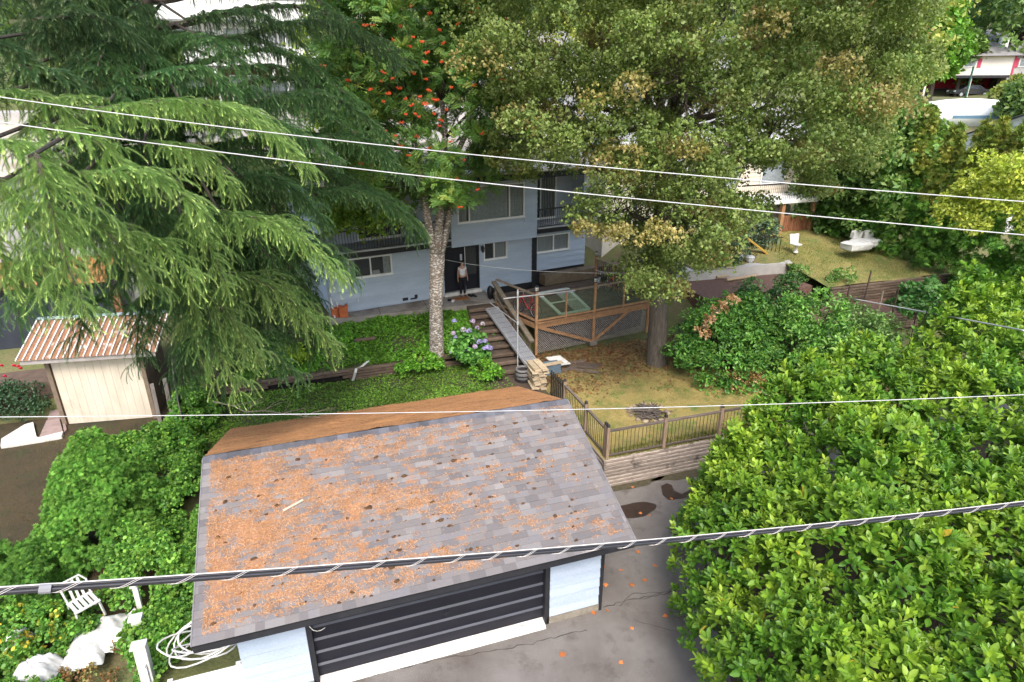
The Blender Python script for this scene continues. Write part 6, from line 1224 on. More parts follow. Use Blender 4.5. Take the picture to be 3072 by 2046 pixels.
# ------------------------------------------------------------------ oak
OB = np.array((14.8, 9.98, .85)); oak = thing('oak_tree', 'big spreading oak with bronzing olive leaves rising beside the deck', 'tree', tuple(OB))
fk = PY(1998, 380, 10.6); mb = MB(); mb.tube([OB+np.array((0, 0, -.3)), OB+np.array((0, 0, .15)), OB*.7+fk*.3, OB*.35+fk*.65, fk], [.62, .40, .35, .33, .30], 14); obj('trunk', mb, BARKG, oak, True)
lim = []; mbl = MB()
for (x, y, d, r) in ((2180,40,24.5,.2),(2120,-120,23,.16),(1900,60,23,.17),(1600,150,22,.15),(1500,330,22.5,.12),(2420,60,24,.17),(2560,300,23.5,.14),(2300,420,21,.12),(1750,430,20.5,.13),(1850,640,20.5,.10),(2150,640,21.5,.10),(1700,0,25,.13),(2650,120,26,.13),(2050,250,19.5,.12),(2450,480,25,.1),(1920,850,22.5,.06)):
    e = PD(x, y, d); o_ = fk if y < 500 else fk*.6+OB*.4; lim += limb(mbl, o_, e, r, .03, .05, 8, .16)[2:]
obj('limbs', mbl, BARKD, oak, True); lim = np.array(lim)
poly = [(1420,-220),(2780,-220),(2760,180),(2700,400),(2560,500),(2450,590),(2330,570),(2240,640),(2180,760),(2080,840),(1990,900),(1900,860),(1870,790),(1900,760),(1850,690),(1770,720),(1730,650),(1790,560),(1720,510),(1560,540),(1420,470),(1470,330),(1400,120)]
gaps = [(2190,80,75,40),(2450,170,60,32),(2090,165,45,25),(2110,365,70,35),(1880,440,50,35),(2230,560,60,25),(2360,400,40,30),(1870,620,60,45),(1640,620,80,50),(2350,560,70,45)]
gp = lambda a, b: any(((a-g[0])/g[2])**2+((b-g[1])/g[3])**2 < 1 for g in gaps)
c_, r_ = poly_blobs(poly, 760, 17.8, 27.5, .34, .78, gp)
low = c_[:, 2] < 3.0; c_, r_ = c_[~low], r_[~low]
mbr = MB()
for p in c_[::2]:
    k = int(np.argmin(np.linalg.norm(lim-p-np.array((0, 0, -.3)), axis=1)))
    if np.linalg.norm(lim[k]-p) < 2.6: limb(mbr, lim[k], p, .022, .006, .02, 5, .35)
obj('branches', mbr, BARKD, oak, kind='stuff')
pts, d, idx = clumps(c_, np.stack([r_*1.2, r_*1.2, r_*.72], -1), 46, .6, -.5); bm = rng.uniform(.78, 1.22, len(c_)); n = len(pts)
warm = rng.random(len(c_)) < .15; C0 = palette(n, [(.135,.17,.042),(.175,.2,.055),(.225,.24,.08),(.115,.16,.04)], .14); Cw = palette(n, [(.26,.22,.07),(.24,.215,.065),(.30,.25,.1),(.2,.2,.06)], .14)
scatter('leaves', cluster(OAK, 12, 2.0, seed=8), pts, frames(nrm(d*.8+rng.normal(size=d.shape)*.4), d+UPZ), rng.uniform(.07, .11, n), 1.12*np.where(warm[idx][:, None], Cw, C0*np.array((.9, 1.03, .95)))*bm[idx][:, None], LEAFG, oak)
# ------------------------------------------------------------------ laurel hedge, near right
LH = np.array((13.0, -2.0, 0.)); lau = thing('laurel_hedge', 'tall glossy bright green laurel hedge filling the lower right corner', 'hedge', tuple(LH))
bound = np.array([(7.6,-7.5),(7.45,-4.6),(8.0,-3.0),(8.55,-1.6),(9.2,-.2),(10.2,1.0),(11.6,1.9),(14.5,2.2),(18,2.5),(22,3.3),(28,3.6),(28,-9),(8,-9)])
def dist_in(x, y):
    D = np.full(x.shape, 1e9)
    for a, b in zip(bound, np.roll(bound, -1, 0)):
        ab = b-a; t = np.clip(((x-a[0])*ab[0]+(y-a[1])*ab[1])/(ab@ab), 0, 1); D = np.minimum(D, np.hypot(x-a[0]-ab[0]*t, y-a[1]-ab[1]*t))
    return np.where(in_poly(x, y, bound), D, -D)
def hz(x, y):
    d = np.clip(dist_in(x, y), 0, None); top = 3.6+.14*np.clip(x-10, 0, 14)+.05*np.clip(y+6, -1, 10)
    return top*np.sqrt(np.clip(1-(1-np.clip(d/1.5, 0, 1))**2, 0, 1))+sum(a_*np.exp(-((x-bx_)**2+(y-by_)**2)/w2_) for bx_, by_, a_, w2_ in ((18.5, 1.6, 1.1, .8), (20.6, 2.0, .9, .6), (22.5, 2.2, 1.3, 1.2), (13.2, 1.0, .6, .5), (15.4, 1.3, .7, .6), (11.0, .3, .5, .4), (10.4, -3.2, .5, .8), (12.5, -2, .5, 1.)))+.5*fbm(x, y, 1.2, 31)+.3*fbm(x, y, .42, 33)
n = 15000; xs = rng.uniform(7.2, 27.5, n*5); ys = rng.uniform(-8.8, 4.2, n*5); wt = dist_in(xs, ys); ok = wt > -.02
dz = np.abs(hz(xs+.08, ys)-hz(xs-.08, ys))/.16+np.abs(hz(xs, ys+.08)-hz(xs, ys-.08))/.16
dv = np.hypot(xs-CPOS[0], ys-CPOS[1]); ok &= rng.random(len(xs)) < np.clip(.34+.4*dz, 0, 1)*np.clip(13/np.maximum(dv, 7), .4, 1.0)
xs, ys = xs[ok][:n], ys[ok][:n]; e_ = .1
gxn = (hz(xs+e_, ys)-hz(xs-e_, ys))/(2*e_); gyn = (hz(xs, ys+e_)-hz(xs, ys-e_))/(2*e_); nr_ = nrm(np.stack([-gxn, -gyn, np.full(len(xs), .75)], -1))
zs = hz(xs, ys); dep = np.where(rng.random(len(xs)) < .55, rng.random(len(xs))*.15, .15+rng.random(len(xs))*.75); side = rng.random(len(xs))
shp = np.stack([xs, ys, zs], -1)-nr_*dep[:, None]; ok = shp[:, 2] > .25; shp, nr_, dep = shp[ok], nr_[ok], dep[ok]
sd0 = nrm(nr_*.55+np.array((0, 0, .75))+rng.normal(size=nr_.shape)*.28)          # shoot direction
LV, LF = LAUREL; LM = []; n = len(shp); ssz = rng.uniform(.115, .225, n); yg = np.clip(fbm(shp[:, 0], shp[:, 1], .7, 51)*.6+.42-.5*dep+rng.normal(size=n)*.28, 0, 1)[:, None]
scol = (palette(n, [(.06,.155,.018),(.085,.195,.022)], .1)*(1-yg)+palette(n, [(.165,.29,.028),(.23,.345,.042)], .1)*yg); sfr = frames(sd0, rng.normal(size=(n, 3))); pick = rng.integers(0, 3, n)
for vi, nlv in enumerate((11, 8, 14)):
    tv, tf, tc = [], [], []; rt = np.random.default_rng(3+vi)
    for k in range(nlv):
        a = k*2.4+rt.uniform(-.45, .45); tt = k/(nlv-1); rad = np.array((math.cos(a), 0, math.sin(a))); d = nrm(np.array((0, .15+.85*tt, 0))+rad*(1.1-.5*tt)+rt.normal(size=3)*.15); u = np.array((0, 1., 0))-d*d[1]+rt.normal(size=3)*.2; x = nrm(np.cross(d, u)); M_ = np.stack([x, d, np.cross(x, d)], -1); p = np.array((0, tt*(.8+.35*vi)-.2, 0)); fs = (1.15-.35*tt)*rt.uniform(.75, 1.15)
        if vi == 0: LM.append((M_, p, fs))
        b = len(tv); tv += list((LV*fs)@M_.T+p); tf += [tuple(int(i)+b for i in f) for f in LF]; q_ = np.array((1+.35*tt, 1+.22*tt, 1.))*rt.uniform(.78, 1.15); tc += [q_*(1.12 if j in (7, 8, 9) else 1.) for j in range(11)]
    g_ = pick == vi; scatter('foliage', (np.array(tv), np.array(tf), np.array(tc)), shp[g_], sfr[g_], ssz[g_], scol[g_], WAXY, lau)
# the leaves that show largest are single leaf objects topping their shoots
sh_ = shp-CPOS; zc = sh_@FW; px = 1536+FPX*(sh_@RT)/zc; py = 1023-FPX*(sh_@UP)/zc; vis = (px > 2020) & (px < 3060) & (py < 2040) & (py > 900) & (dep < .1)
order = np.argsort(-(ssz/zc)*vis)[:300]; lm = []
for k in range(4):
    m, t, b, o = nodes('laurel_leaf_%d' % k); b.inputs['Base Color'].default_value = (*[(.12,.25,.025),(.16,.29,.03),(.22,.34,.04),(.5,.36,.04)][k], 1); b.inputs['Roughness'].default_value = .42
    me = bpy.data.meshes.new('leaf'); me.from_pydata([tuple(p) for p in LV], [], [tuple(map(int, f)) for f in LF]); me.materials.append(m); lm.append(me)
for i in order:
    M_, p, s_ = LM[int(rng.integers(4, 10))]; Rw = sfr[i]@M_; pw = shp[i]+sfr[i]@(p*ssz[i])+sfr[i][:, 1]*.02-LH
    o = bpy.data.objects.new('leaf', lm[int(rng.choice(4, p=[.35, .36, .24, .05]))]); COL.objects.link(o); o.parent = lau; M4 = Matrix(Rw.tolist()).to_4x4(); M4.translation = Vector(pw.tolist()); o.matrix_local = M4 @ Matrix.Scale(float(ssz[i]*s_*1.05), 4)
struct('hedge_soil', MB().add([(p[0]*.9+1.9, p[1]*.9-.35, .006) for p in bound], [tuple(range(len(bound)))[::-1]]), SOIL)
mb = MB()
for k in range(60):
    x, y = rng.uniform(8.5, 20), rng.uniform(-6.5, 1.8)
    if dist_in(np.array([x]), np.array([y]))[0] > .5: z = float(hz(np.array([x]), np.array([y]))[0]); limb(mb, (x, y, -.05), (x+rng.normal()*.4, y+rng.normal()*.4, z*.92), .035, .01, 0, 5, .2)
obj('stems', mb, BARKD, lau, kind='stuff')
# ------------------------------------------------------------------ generic shrub from clumps
CL = {}
def shrub(name, label, cat_, base, cents, rads, per, tmpl, size, cols, m=LEAFM, group=None, shell=.5, low=-.5, jit=.5, upb=.25, stems=True, part='foliage', wts=None, pr=(.78, 1.2)):
    t = thing(name, label, cat_, tuple(float(v) for v in base), group=group); cents = np.array(cents, float); rads = np.array(rads, float)
    key = (id(tmpl[0]), 6); CL[key] = CL.get(key) or cluster(tmpl, 6, 1.3, seed=12); pts, d, idx = clumps(cents, rads, max(4, int(per/4.5)), shell, low); n = len(pts); bm = rng.uniform(*pr, len(cents))
    scatter(part, CL[key], pts, frames(nrm(d*(1-upb)+rng.normal(size=d.shape)*jit*.7+UPZ*upb), d+UPZ*.7), rng.uniform(*size, n), 1.7*palette(n, cols, .13, wts)*np.array((.95, 1.05, 1.))*bm[idx][:, None], LEAFG if m is LEAFM else m, t)
    if stems:
        mb = MB()
        for p in cents[:40]: limb(mb, (base[0]+rng.normal()*.05, base[1]+rng.normal()*.05, base[2]), p, .03, .008, .03, 5, .2)
        obj('stems', mb, BARKD, t, kind='stuff')
    return t
def mound(c, rx, ry, h, n, r0, r1, flat=.75):
    """clump centres over a dome"""
    d = sphere_dirs(n, .02); k = rng.uniform(.45, 1, (n, 1))**.5; P = np.array(c)+d*np.array((rx, ry, h))*k; r = rng.uniform(r0, r1, n); return P, np.stack([r, r, r*flat], -1)
LG = [(.035,.095,.02),(.055,.13,.025),(.08,.165,.03),(.105,.19,.035)]
c1, r1 = mound((17.4, 8.6, .9), 2.6, 2.2, 2.9, 130, .3, .6); shrub('laurel_shrub', 'dark green laurel shrub on the leaf litter right of the oak trunk', 'shrub', (17.4, 8.6, .9), c1, r1, 95, LAUREL, (.11, .17), LG, WAXY)
c1, r1 = mound((19.6, 7.6, 1.0), 2.2, 2.2, 3.1, 100, .3, .55); shrub('laurel_shrub', 'taller shaded laurel shrub between the oak and the bright hedge', 'shrub', (19.6, 7.6, 1.0), c1, r1, 95, LAUREL, (.11, .17), LG+[(.13,.2,.05)], WAXY)
c1, r1 = mound((20.6, 10.6, 1.3), 2.0, 1.6, 2.6, 70, .3, .5); shrub('laurel_shrub', 'loose glossy shrub in front of the neighbour logs', 'shrub', (20.6, 10.6, 1.3), c1, r1, 85, LEAF, (.1, .17), [(.03,.08,.022),(.05,.11,.03),(.1,.15,.05)], WAXY)
c1, r1 = mound((22.6, 8.0, 1.1), 1.8, 1.6, 2.0, 60, .3, .5); shrub('laurel_shrub', 'loose pale-leaved shrub around the dark stake above the hedge', 'shrub', (22.6, 8.0, 1.1), c1, r1, 75, LEAF, (.1, .16), [(.06,.11,.03),(.09,.15,.04),(.14,.2,.07)], WAXY)
p = PD(2130, 960, 19.0); shrub('dead_sprig', 'withered tan leaves hanging on the dark laurel shrub', 'dead leaves', p, [p, p+np.array((.35, .1, .25)), p+np.array((.8, .2, .45)), p+np.array((-.2, 0, -.35))], [(.2, .2, .18)]*4, 55, LEAF, (.08, .13), [(.2,.1,.05),(.15,.065,.03),(.25,.15,.09)])
p = PZ(2230, 1160, .92); c1, r1 = mound(p, .9, .5, .7, 16, .15, .3); shrub('dead_sprig', 'heap of dry brown leaves under the laurel at the lawn edge', 'dead leaves', p, c1, r1, 70, LEAF, (.07, .12), [(.26,.16,.07),(.2,.11,.05),(.34,.22,.11)], stems=False)
# beans / vine mound by the neighbour wall
for k, (x, y, rx, h_, lb) in enumerate([(2800, 925, 2.0, 1.3, 'mound of broad-leaved vines in front of the neighbour wall'), (2960, 880, 2.0, 1.6, 'broad-leaved vine mound at the right edge under the yellow tree'), (3020, 960, 1.8, 1.3, 'vine mound behind the bright hedge at the right frame edge')]):
    p = PZ(x, y, 1.7); c1, r1 = mound(p, rx, 1.3, h_, 40, .25, .45); shrub('vine_mound', lb, 'vines', p, c1, r1, 70, ROUND, (.12, .2), [(.04,.1,.028),(.065,.14,.035),(.1,.17,.06)], stems=False)
# clipped cedar hedge of the right neighbour
HX = [(30.7+.9*k/11+.15*math.sin(k*2), 19.9-9.8*k/11) for k in range(15)]; ORD = ('nearest', 'second', 'third', 'fourth', 'fifth', 'sixth', 'seventh', 'eighth')
for k, (x, y) in enumerate(HX):
    H_ = 4.4+.5*math.sin(k*1.7)+.5*rng.random(); zb0 = 2.8; c1 = []; r1 = []
    for j in range(26): t_ = (j+.5)/26; a = rng.uniform(0, 6.28); w_ = .75*(1-t_**2.2)+.12; c1.append((x+w_*.75*math.cos(a), y+w_*.75*math.sin(a), zb0+.2+t_*H_)); r1.append((.42*(1-.5*t_),)*2+(.5,))
    lb = 'hedge cedar '+(ORD[k]+' from' if k else 'nearest')+' the neighbour house along the lawn' if k < 8 else 'hedge cedar '+(ORD[14-k]+' from' if k < 14 else 'nearest')+' the vine mounds at the right edge'
    shrub('hedge_cedar', lb, 'hedge cedar', (x, y, zb0), c1, r1, 75, FAN, (.13, .22), [(.045,.11,.02),(.07,.145,.026),(.1,.18,.03)], THUM, 'cedar hedge of the right neighbour', stems=False, jit=.35, upb=.45)
for k, (x, y, d, lb) in enumerate([(2850, 470, 34, 'tall golden-tipped column cedar beside the white garage corner'), (2935, 470, 33, 'left of two column cedars in front of the white garage wall'), (2985, 455, 32.5, 'right of two column cedars in front of the white garage wall'), (3050, 470, 32, 'column cedar at the right frame edge before the white garage'), (2780, 400, 38, 'narrow column cedar left of the boat')]):
    b = PD(x, y, d); c1, r1 = [], []; H_ = 3.0
    for j in range(24): t_ = (j+.5)/24; a = rng.uniform(0, 6.28); w_ = .55*(1-t_**2)+.08; c1.append((b[0]+w_*.7*math.cos(a), b[1]+w_*.7*math.sin(a), b[2]-2.0+t_*H_)); r1.append((.34*(1-.5*t_),)*2+(.45,))
    shrub('column_cedar', lb, 'column cedar', (b[0], b[1], b[2]-2.2), c1, r1, 70, FAN, (.13, .22), [(.07,.11,.02),(.14,.16,.03),(.2,.18,.04)], THUM, 'column cedars by the white garage', stems=False, jit=.35, upb=.5)
b = PD(3030, 600, 27); c1, r1 = mound(b+np.array((.3, 0, -.9)), 2.0, 2.0, 2.6, 110, .3, .6); shrub('golden_tree', 'yellow-green feathery tree at the right frame edge', 'tree', b+np.array((.3, 0, -4.0)), c1, r1, 95, LEAF, (.1, .16), [(.22,.24,.035),(.3,.29,.05),(.17,.2,.03)], LEAFM, part='crown', stems=False)
# shaded shrubs behind the deck and the house gap
b = np.array((17.3, 15.3, 2.2)); c1, r1 = mound(b, 1.5, 1.3, 1.9, 40, .3, .5); shrub('purple_shrub', 'dark purplish shrub behind the far corner of the deck', 'shrub', b, c1, r1, 80, LEAF, (.07, .12), [(.035,.03,.035),(.06,.045,.05),(.03,.045,.025)])
b = np.array((21.6, 16.0, 3.0)); c1, r1 = mound(b, 1.5, 1.2, 2.2, 44, .3, .5); shrub('rhododendron', 'dark rhododendron beside the neighbour steps', 'shrub', b, c1, r1, 70, LAUREL, (.12, .18), [(.03,.07,.03),(.05,.09,.04),(.09,.12,.08)], WAXY)
b = np.array((25.2, 17.4, 3.0)); c1, r1 = mound(b, 1.0, .9, 2.1, 30, .25, .45); shrub('rhododendron', 'grey-green weeping bush at the neighbour balcony corner', 'shrub', b, c1, r1, 70, LAUREL, (.12, .18), [(.05,.08,.045),(.08,.11,.07),(.14,.17,.12)], WAXY)
p = PZ(2760, 790, 2.75); c1, r1 = mound(p, .5, .45, .5, 10, .14, .22); shrub('red_flower_plant', 'small green plant with red blooms on the neighbour lawn', 'plant', p, c1, r1, 60, LEAF, (.08, .16), [(.05,.13,.025),(.08,.17,.03)], stems=False)
for k, (x, y, s_, lb) in enumerate([(2650, 705, .55, 'young pale plant just right of the covered furniture'), (2530, 848, .7, 'dark leafy weed clump at the left end of the neighbour wall'), (2395, 835, .6, 'leafy weeds among the logs of the neighbour')]):
    p = PZ(x, y, 3.0 if k == 0 else 2.6); c1, r1 = mound(p, s_, s_*.8, s_, 10, .15, .25); shrub('weed_clump', lb, 'weeds', p, c1, r1, 50, LEAF, (.08, .15), [(.07,.14,.03),(.11,.18,.04),(.16,.22,.08)], stems=False)
for k, (c0, rx, ry, h_, lb) in enumerate([((.2, 19.5, 2.2), 2.0, 2.6, 4.2, 'dark thicket between the cedar and the left wall of the blue house'), ((-1.5, 23.5, 2.4), 3.0, 2.5, 5.5, 'dark thicket behind the cedar trunk')]):
    c1, r1 = mound(c0, rx, ry, h_, 70, .4, .7); shrub('thicket', lb, 'thicket', c0, c1, r1, 80, LEAF, (.1, .16), [(.035,.07,.022),(.05,.095,.028),(.07,.12,.035)], LEAFM, stems=False)
# yellow-green tree behind the rowan, and backing trees up the slope
for k, (x, y, d, rr_, hh, col, lb) in enumerate([(1020, 430, 27.5, 2.2, 3.6, [(.10,.15,.02),(.17,.21,.03),(.08,.13,.02)], 'sunlit yellow-green tree showing left of the rowan'), (1090, 590, 24.2, 1.5, 1.9, [(.10,.16,.02),(.16,.21,.03),(.07,.12,.02)], 'yellow-green bush in front of the left balcony'), (1680, 120, 31, 3.2, 4.5, [(.2,.2,.03),(.13,.16,.03),(.26,.22,.04)], 'yellowing tree showing through behind the oak crown')]):
    b = PD(x, y, d); c1, r1 = mound(b+np.array((0, 0, -hh*.6)), rr_, rr_, hh, 70, .35, .65); shrub('backing_tree', lb, 'tree', (b[0], b[1], b[2]-hh-2), c1, r1, 80, LEAF, (.11, .17), col, LEAFM, part='crown', stems=False)
# ------------------------------------------------------------------ left: rounded cedar bush, ivy bank, vines
b = np.array((-3.5, 5.6, .3)); c1, r1 = [], []
for j in range(190): t_ = rng.random()**.9; a = rng.uniform(0, 6.28); w_ = 1.35*(1-t_**1.8)+.12; k_ = rng.uniform(.6, 1); c1.append((b[0]+w_*k_*math.cos(a), b[1]+w_*k_*math.sin(a), .3+t_*3.0)); r1.append((.3, .3, .36))
shrub('cedar_bush', 'dense rounded bright green cedar bush left of the garage', 'bush', b, c1, r1, 240, FAN, (.055, .1), [(.05,.125,.02),(.075,.165,.026),(.105,.205,.035),(.13,.22,.04)], THUM, stems=False, jit=.4, upb=.4)
b = np.array((-5.2, 4.0, .25)); c1, r1 = mound(b, 1.1, 1.1, 1.7, 70, .2, .35); shrub('cedar_bush', 'smaller green cedar bush at the left frame edge', 'bush', b, c1, r1, 220, FAN, (.055, .1), [(.05,.12,.02),(.08,.16,.028),(.11,.2,.035)], THUM, stems=False, jit=.4, upb=.4)
IV = [(.045,.11,.02),(.07,.155,.025),(.1,.195,.03),(.14,.22,.035)]
ivy = [((-2.3, 3.9, .2), 1.0, 1.3, 1.5, 'ivy mound between the cedar bush and the garage wall'), ((-1.6, 6.2, .5), .8, 1.6, 1.5, 'ivy over the board fence behind the garage corner'), ((-2.5, 8.2, .5), .9, 1.4, 1.7, 'vines climbing beside the shed corner'), ((-2.1, 10.4, .6), .7, 1.3, 1.9, 'vine-covered fence end beside the far roof edge'), ((-3.9, 9.6, .45), 1.1, .7, .8, 'low vine patch at the foot of the shed wall'), ((-4.3, 2.6, .15), 1.2, .9, 1.0, 'ivy bank above the white plastic sheets'), ((-2.0, 2.0, .1), .5, 1.0, .8, 'ivy wrapped around the white rail posts'), ((-5.4, 2.4, .1), 1.0, .8, .9, 'ivy bank at the far left bottom edge'), ((-4.6, 1.0, .0), 1.2, .7, .8, 'ivy at the bottom left corner'), ((-1.55, 3.3, .1), .45, 1.6, 1.1, 'shaded ivy strip along the garage side')]
for k, (c0, rx, ry, h_, lb) in enumerate(ivy):
    c1, r1 = mound(c0, rx, ry, h_, int(34*rx*ry+26), .16, .3, .8); shrub('ivy_mound', lb, 'ivy', c0, c1, r1, 150, ROUND, (.042, .085), IV+([(.4,.26,.03)] if k in (5, 7) else []), LEAFM, 'ivy and vines on the left bank', stems=False, wts=[.27,.3,.25,.14,.04] if k in (5, 7) else None)
p = PZ(285, 1990, .2); c1, r1 = mound(p, .9, .5, .22, 12, .1, .18); shrub('dead_vines', 'brown dead vines around the white plastic sheets', 'vines', p, c1, r1, 90, LEAF, (.05, .09), [(.16,.075,.03),(.1,.055,.025),(.09,.1,.03)], stems=False)
b = np.array((-8.3, 13.7, .8)); c1, r1 = mound(b, 1.3, .8, 1.0, 36, .22, .36); t = shrub('rose_bush', 'dark rose bush with red blooms left of the shed', 'bush', b, c1, r1, 80, LEAF, (.07, .11), [(.02,.045,.02),(.03,.06,.028),(.045,.075,.04)])
rose = MB(); 
for k in range(7): a = k*.9; rose.lump((.03*math.cos(a), .03*math.sin(a), .01*k), (.045, .045, .04), 6, 4, .2)
rme = unit_mesh('rose_bloom', rose, mat('red_petal', (.5, .02, .05), (.35, .01, .03), .6), True)
for (x, y) in ((15, 1130), (55, 1100), (42, 1098), (5, 1098), (62, 1106)): p = PY(x, y, 13.0); piece('rose_bloom', rme, t, p, (0, 0, 0), (.8, .8, .8))
# ------------------------------------------------------------------ garden bed: ground cover, hydrangea
def cover(name, label, x0, x1, y0, y1, zf, n, tmpl, size, cols, m, dens=None, hgt=.12, cat_='ground cover'):
    xs = rng.uniform(x0, x1, n); ys = rng.uniform(y0, y1, n)
    if dens is not None: k = rng.random(n) < dens(xs, ys); xs, ys = xs[k], ys[k]
    n = len(xs); hh = hgt*np.clip(.5+.6*fbm(xs, ys, .7, 8), .1, 1.6); P = np.stack([xs, ys, zf(xs, ys)+hh*rng.random(n)+.01], -1)
    d = nrm(rng.normal(size=(n, 3))*np.array((1, 1, .35))+np.array((0, -.1, .35))); c = palette(n, cols, .15)*(1+.3*fbm(xs, ys, .8, 17))[:, None]
    V, F, C = inst(*tmpl, P, frames(d, np.tile((0., 0, 1), (n, 1))+rng.normal(size=(n, 3))*.4), rng.uniform(*size, n), np.clip(c, .005, 1))
    o = bigmesh(name, V, F, C, m); return tag(o, label, cat_, kind='stuff')
cover('ground_cover', 'bright weeds and creepers over the sloping garden bed', -2.0, 9.0, 12.5, 15.0, gbed, 46000, ROUND, (.05, .11), [(.10,.28,.026),(.15,.36,.033),(.2,.4,.04),(.1,.19,.04)], LEAFM, lambda x, y: np.clip(.62+.55*fbm(x, y, .9, 21)-.5*(x < 1.5)*(y > 13.6), .06, 1), .2)
cover('ground_cover', 'low green weeds on the strip behind the garage', -2.1, 8.7, 7.2, 12.2, lambda x, y: np.full_like(x, ZL), 52000, ROUND, (.035, .07), [(.095,.23,.026),(.14,.29,.032),(.19,.33,.04),(.11,.17,.04)], LEAFM, lambda x, y: np.clip(.75+.45*fbm(x, y, .8, 23), .1, 1)*np.clip((9.2-x)/1.2, 0, 1), .12)
for k, (x, y, rx, h_, lb) in enumerate([(1235, 1110, .5, .5, 'leafy weeds spilling over the middle of the garden edging'), (1460, 1125, .5, .6, 'leafy weeds by the bottom of the timber steps'), (1290, 1100, .4, .45, 'leafy weeds at the foot of the rowan'), (930, 985, .5, .8, 'bright yellow-green weed at the left end of the garden bed'), (880, 1080, .5, .7, 'yellow-green sapling under the low cedar sprays')]):
    p = PZ(x, y, 1.2 if k < 3 else 1.7); c1, r1 = mound(p, rx, rx*.7, h_, 12, .14, .25); shrub('weed_clump', lb, 'weeds', p, c1, r1, 75, ROUND, (.05, .1), [(.06,.15,.016),(.09,.19,.02),(.12,.22,.025)] if k < 3 else [(.16,.22,.02),(.22,.27,.03)], stems=False)
b = PZ(1405, 1065, 1.45); c1, r1 = mound(b, .75, .6, .95, 40, .16, .28); hy = shrub('hydrangea_bush', 'hydrangea bush with blue-violet flower heads beside the rowan trunk', 'bush', b, c1, r1, 55, ROUND, (.1, .16), [(.05,.13,.025),(.07,.16,.03),(.1,.2,.045)])
fh_ = []
for k in range(70): d = sphere_dirs(1, -.2)[0]; fh_.append(d*.085)
fh_ = np.array(fh_); HM = []
for j, cols in enumerate([[(.3,.28,.55),(.4,.36,.6)], [(.42,.32,.52),(.5,.4,.55)], [(.5,.5,.45),(.42,.36,.5)]]):
    V, F, C = inst(*ROUND, fh_, frames(nrm(np.cross(fh_, rng.normal(size=fh_.shape))), fh_), np.full(70, .045), palette(70, cols, .12)); o = bigmesh('flower_head', V, F, C, PETM); HM.append(o.data); bpy.data.objects.remove(o)
for k, (x, y) in enumerate([(1363,964),(1390,990),(1407,994),(1432,984),(1418,964),(1448,972),(1455,1024),(1438,1026),(1422,1018),(1402,1048),(1462,1042),(1470,1045),(1360,1000),(1355,1055),(1372,1065),(1390,1052),(1405,1075),(1425,1040),(1452,1046),(1366,1012)]):
    p = PD(x, y, 23.9+rng.uniform(-.1, .1)); piece('flower_head', HM[rng.choice(3, p=[.55, .3, .15])], hy, p, (rng.uniform(-.4, .4), rng.uniform(-.4, .4), rng.uniform(0, 6)), (rng.uniform(.9, 1.25),)*3)
# ------------------------------------------------------------------ grass and litter
BLADE = (np.array([(-.05, 0, 0), (.05, 0, 0), (.02, .6, .02), (-.02, .6, .02), (.0, 1, -.05)]), np.array([(0, 1, 2), (0, 2, 3), (3, 2, 4)]))
def grass(name, label, x0, x1, y0, y1, zf, n, size, cols, dens=None):
    xs = rng.uniform(x0, x1, n); ys = rng.uniform(y0, y1, n)
    if dens is not None: k = rng.random(n) < dens(xs, ys); xs, ys = xs[k], ys[k]
    n = len(xs); P = np.stack([xs, ys, zf(xs, ys)], -1); d = nrm(rng.normal(size=(n, 3))*np.array((.7, .7, .1))+np.array((0, 0, .8)))
    c = palette(n, cols, .15)*(1+.3*fbm(xs, ys, 1.1, 44))[:, None]; V, F, C = inst(*BLADE, P, frames(d), rng.uniform(*size, n), np.clip(c, .01, 1)); return tag(bigmesh(name, V, F, C, LEAFM), label, 'grass', kind='stuff')
grass('grass', 'short dry grass on the fenced lawn', 9.9, 19, 4.45, 11.6, lambda x, y: np.full_like(x, ZL), 60000, (.03, .085), [(.42,.34,.12),(.34,.29,.09),(.22,.24,.06),(.14,.2,.045)], lambda x, y: np.clip(1.05-.14*np.clip(y-7.5, 0, 9)+.3*fbm(x, y, 1.2, 3), .05, 1))
grass('grass', 'grass tufts of the neighbour lawn', 24.5, 33, 11.7, 19.5, lambda x, y: 2.62+.12*(y-11.6), 30000, (.06, .16), [(.13,.2,.04),(.2,.23,.05),(.28,.25,.08)])
grass('grass', 'thin dry grass on the brown left yard', -9.5, -2.4, 4.5, 12, lambda x, y: G(x, y)+.035, 16000, (.04, .1), [(.1,.085,.03),(.13,.1,.04),(.1,.11,.03)])
grass('grass', 'tufts along the foot of the baluster fence', 9.8, 17, 4.3, 4.75, lambda x, y: np.full_like(x, ZL), 3500, (.08, .22), [(.14,.17,.04),(.22,.2,.06)])
n = 9000; xs = rng.uniform(9.9, 20, n); ys = rng.uniform(7.5, 12.4, n); k = rng.random(n) < np.clip((ys-8.2)*.4+.35*fbm(xs, ys, .9, 6), .02, 1); xs, ys = xs[k], ys[k]; n = len(xs)
d = nrm(np.stack([rng.normal(size=n), rng.normal(size=n), rng.normal(size=n)*.25], -1)); V, F, C = inst(*OAK, np.stack([xs, ys, np.full(n, ZL+.02)+rng.random(n)*.03], -1), frames(d, np.tile((0., 0, 1), (n, 1))+rng.normal(size=(n, 3))*.35), rng.uniform(.06, .12, n), palette(n, [(.14,.065,.03),(.22,.11,.05),(.1,.045,.022),(.3,.17,.09),(.32,.13,.05)], .2))
tag(bigmesh('leaf_litter', V, F, C, LEAFM), 'brown fallen leaves under the oak', 'leaves', kind='stuff')
FLM = mat('orange_leaf', (.55, .19, .06), (.4, .12, .035), .8, 30, bmp=.2, rand=.25); fme = unit_mesh('fallen_leaf', MB().add([tuple(p) for p in OAK[0]], [tuple(map(int, f)) for f in OAK[1]]), FLM)
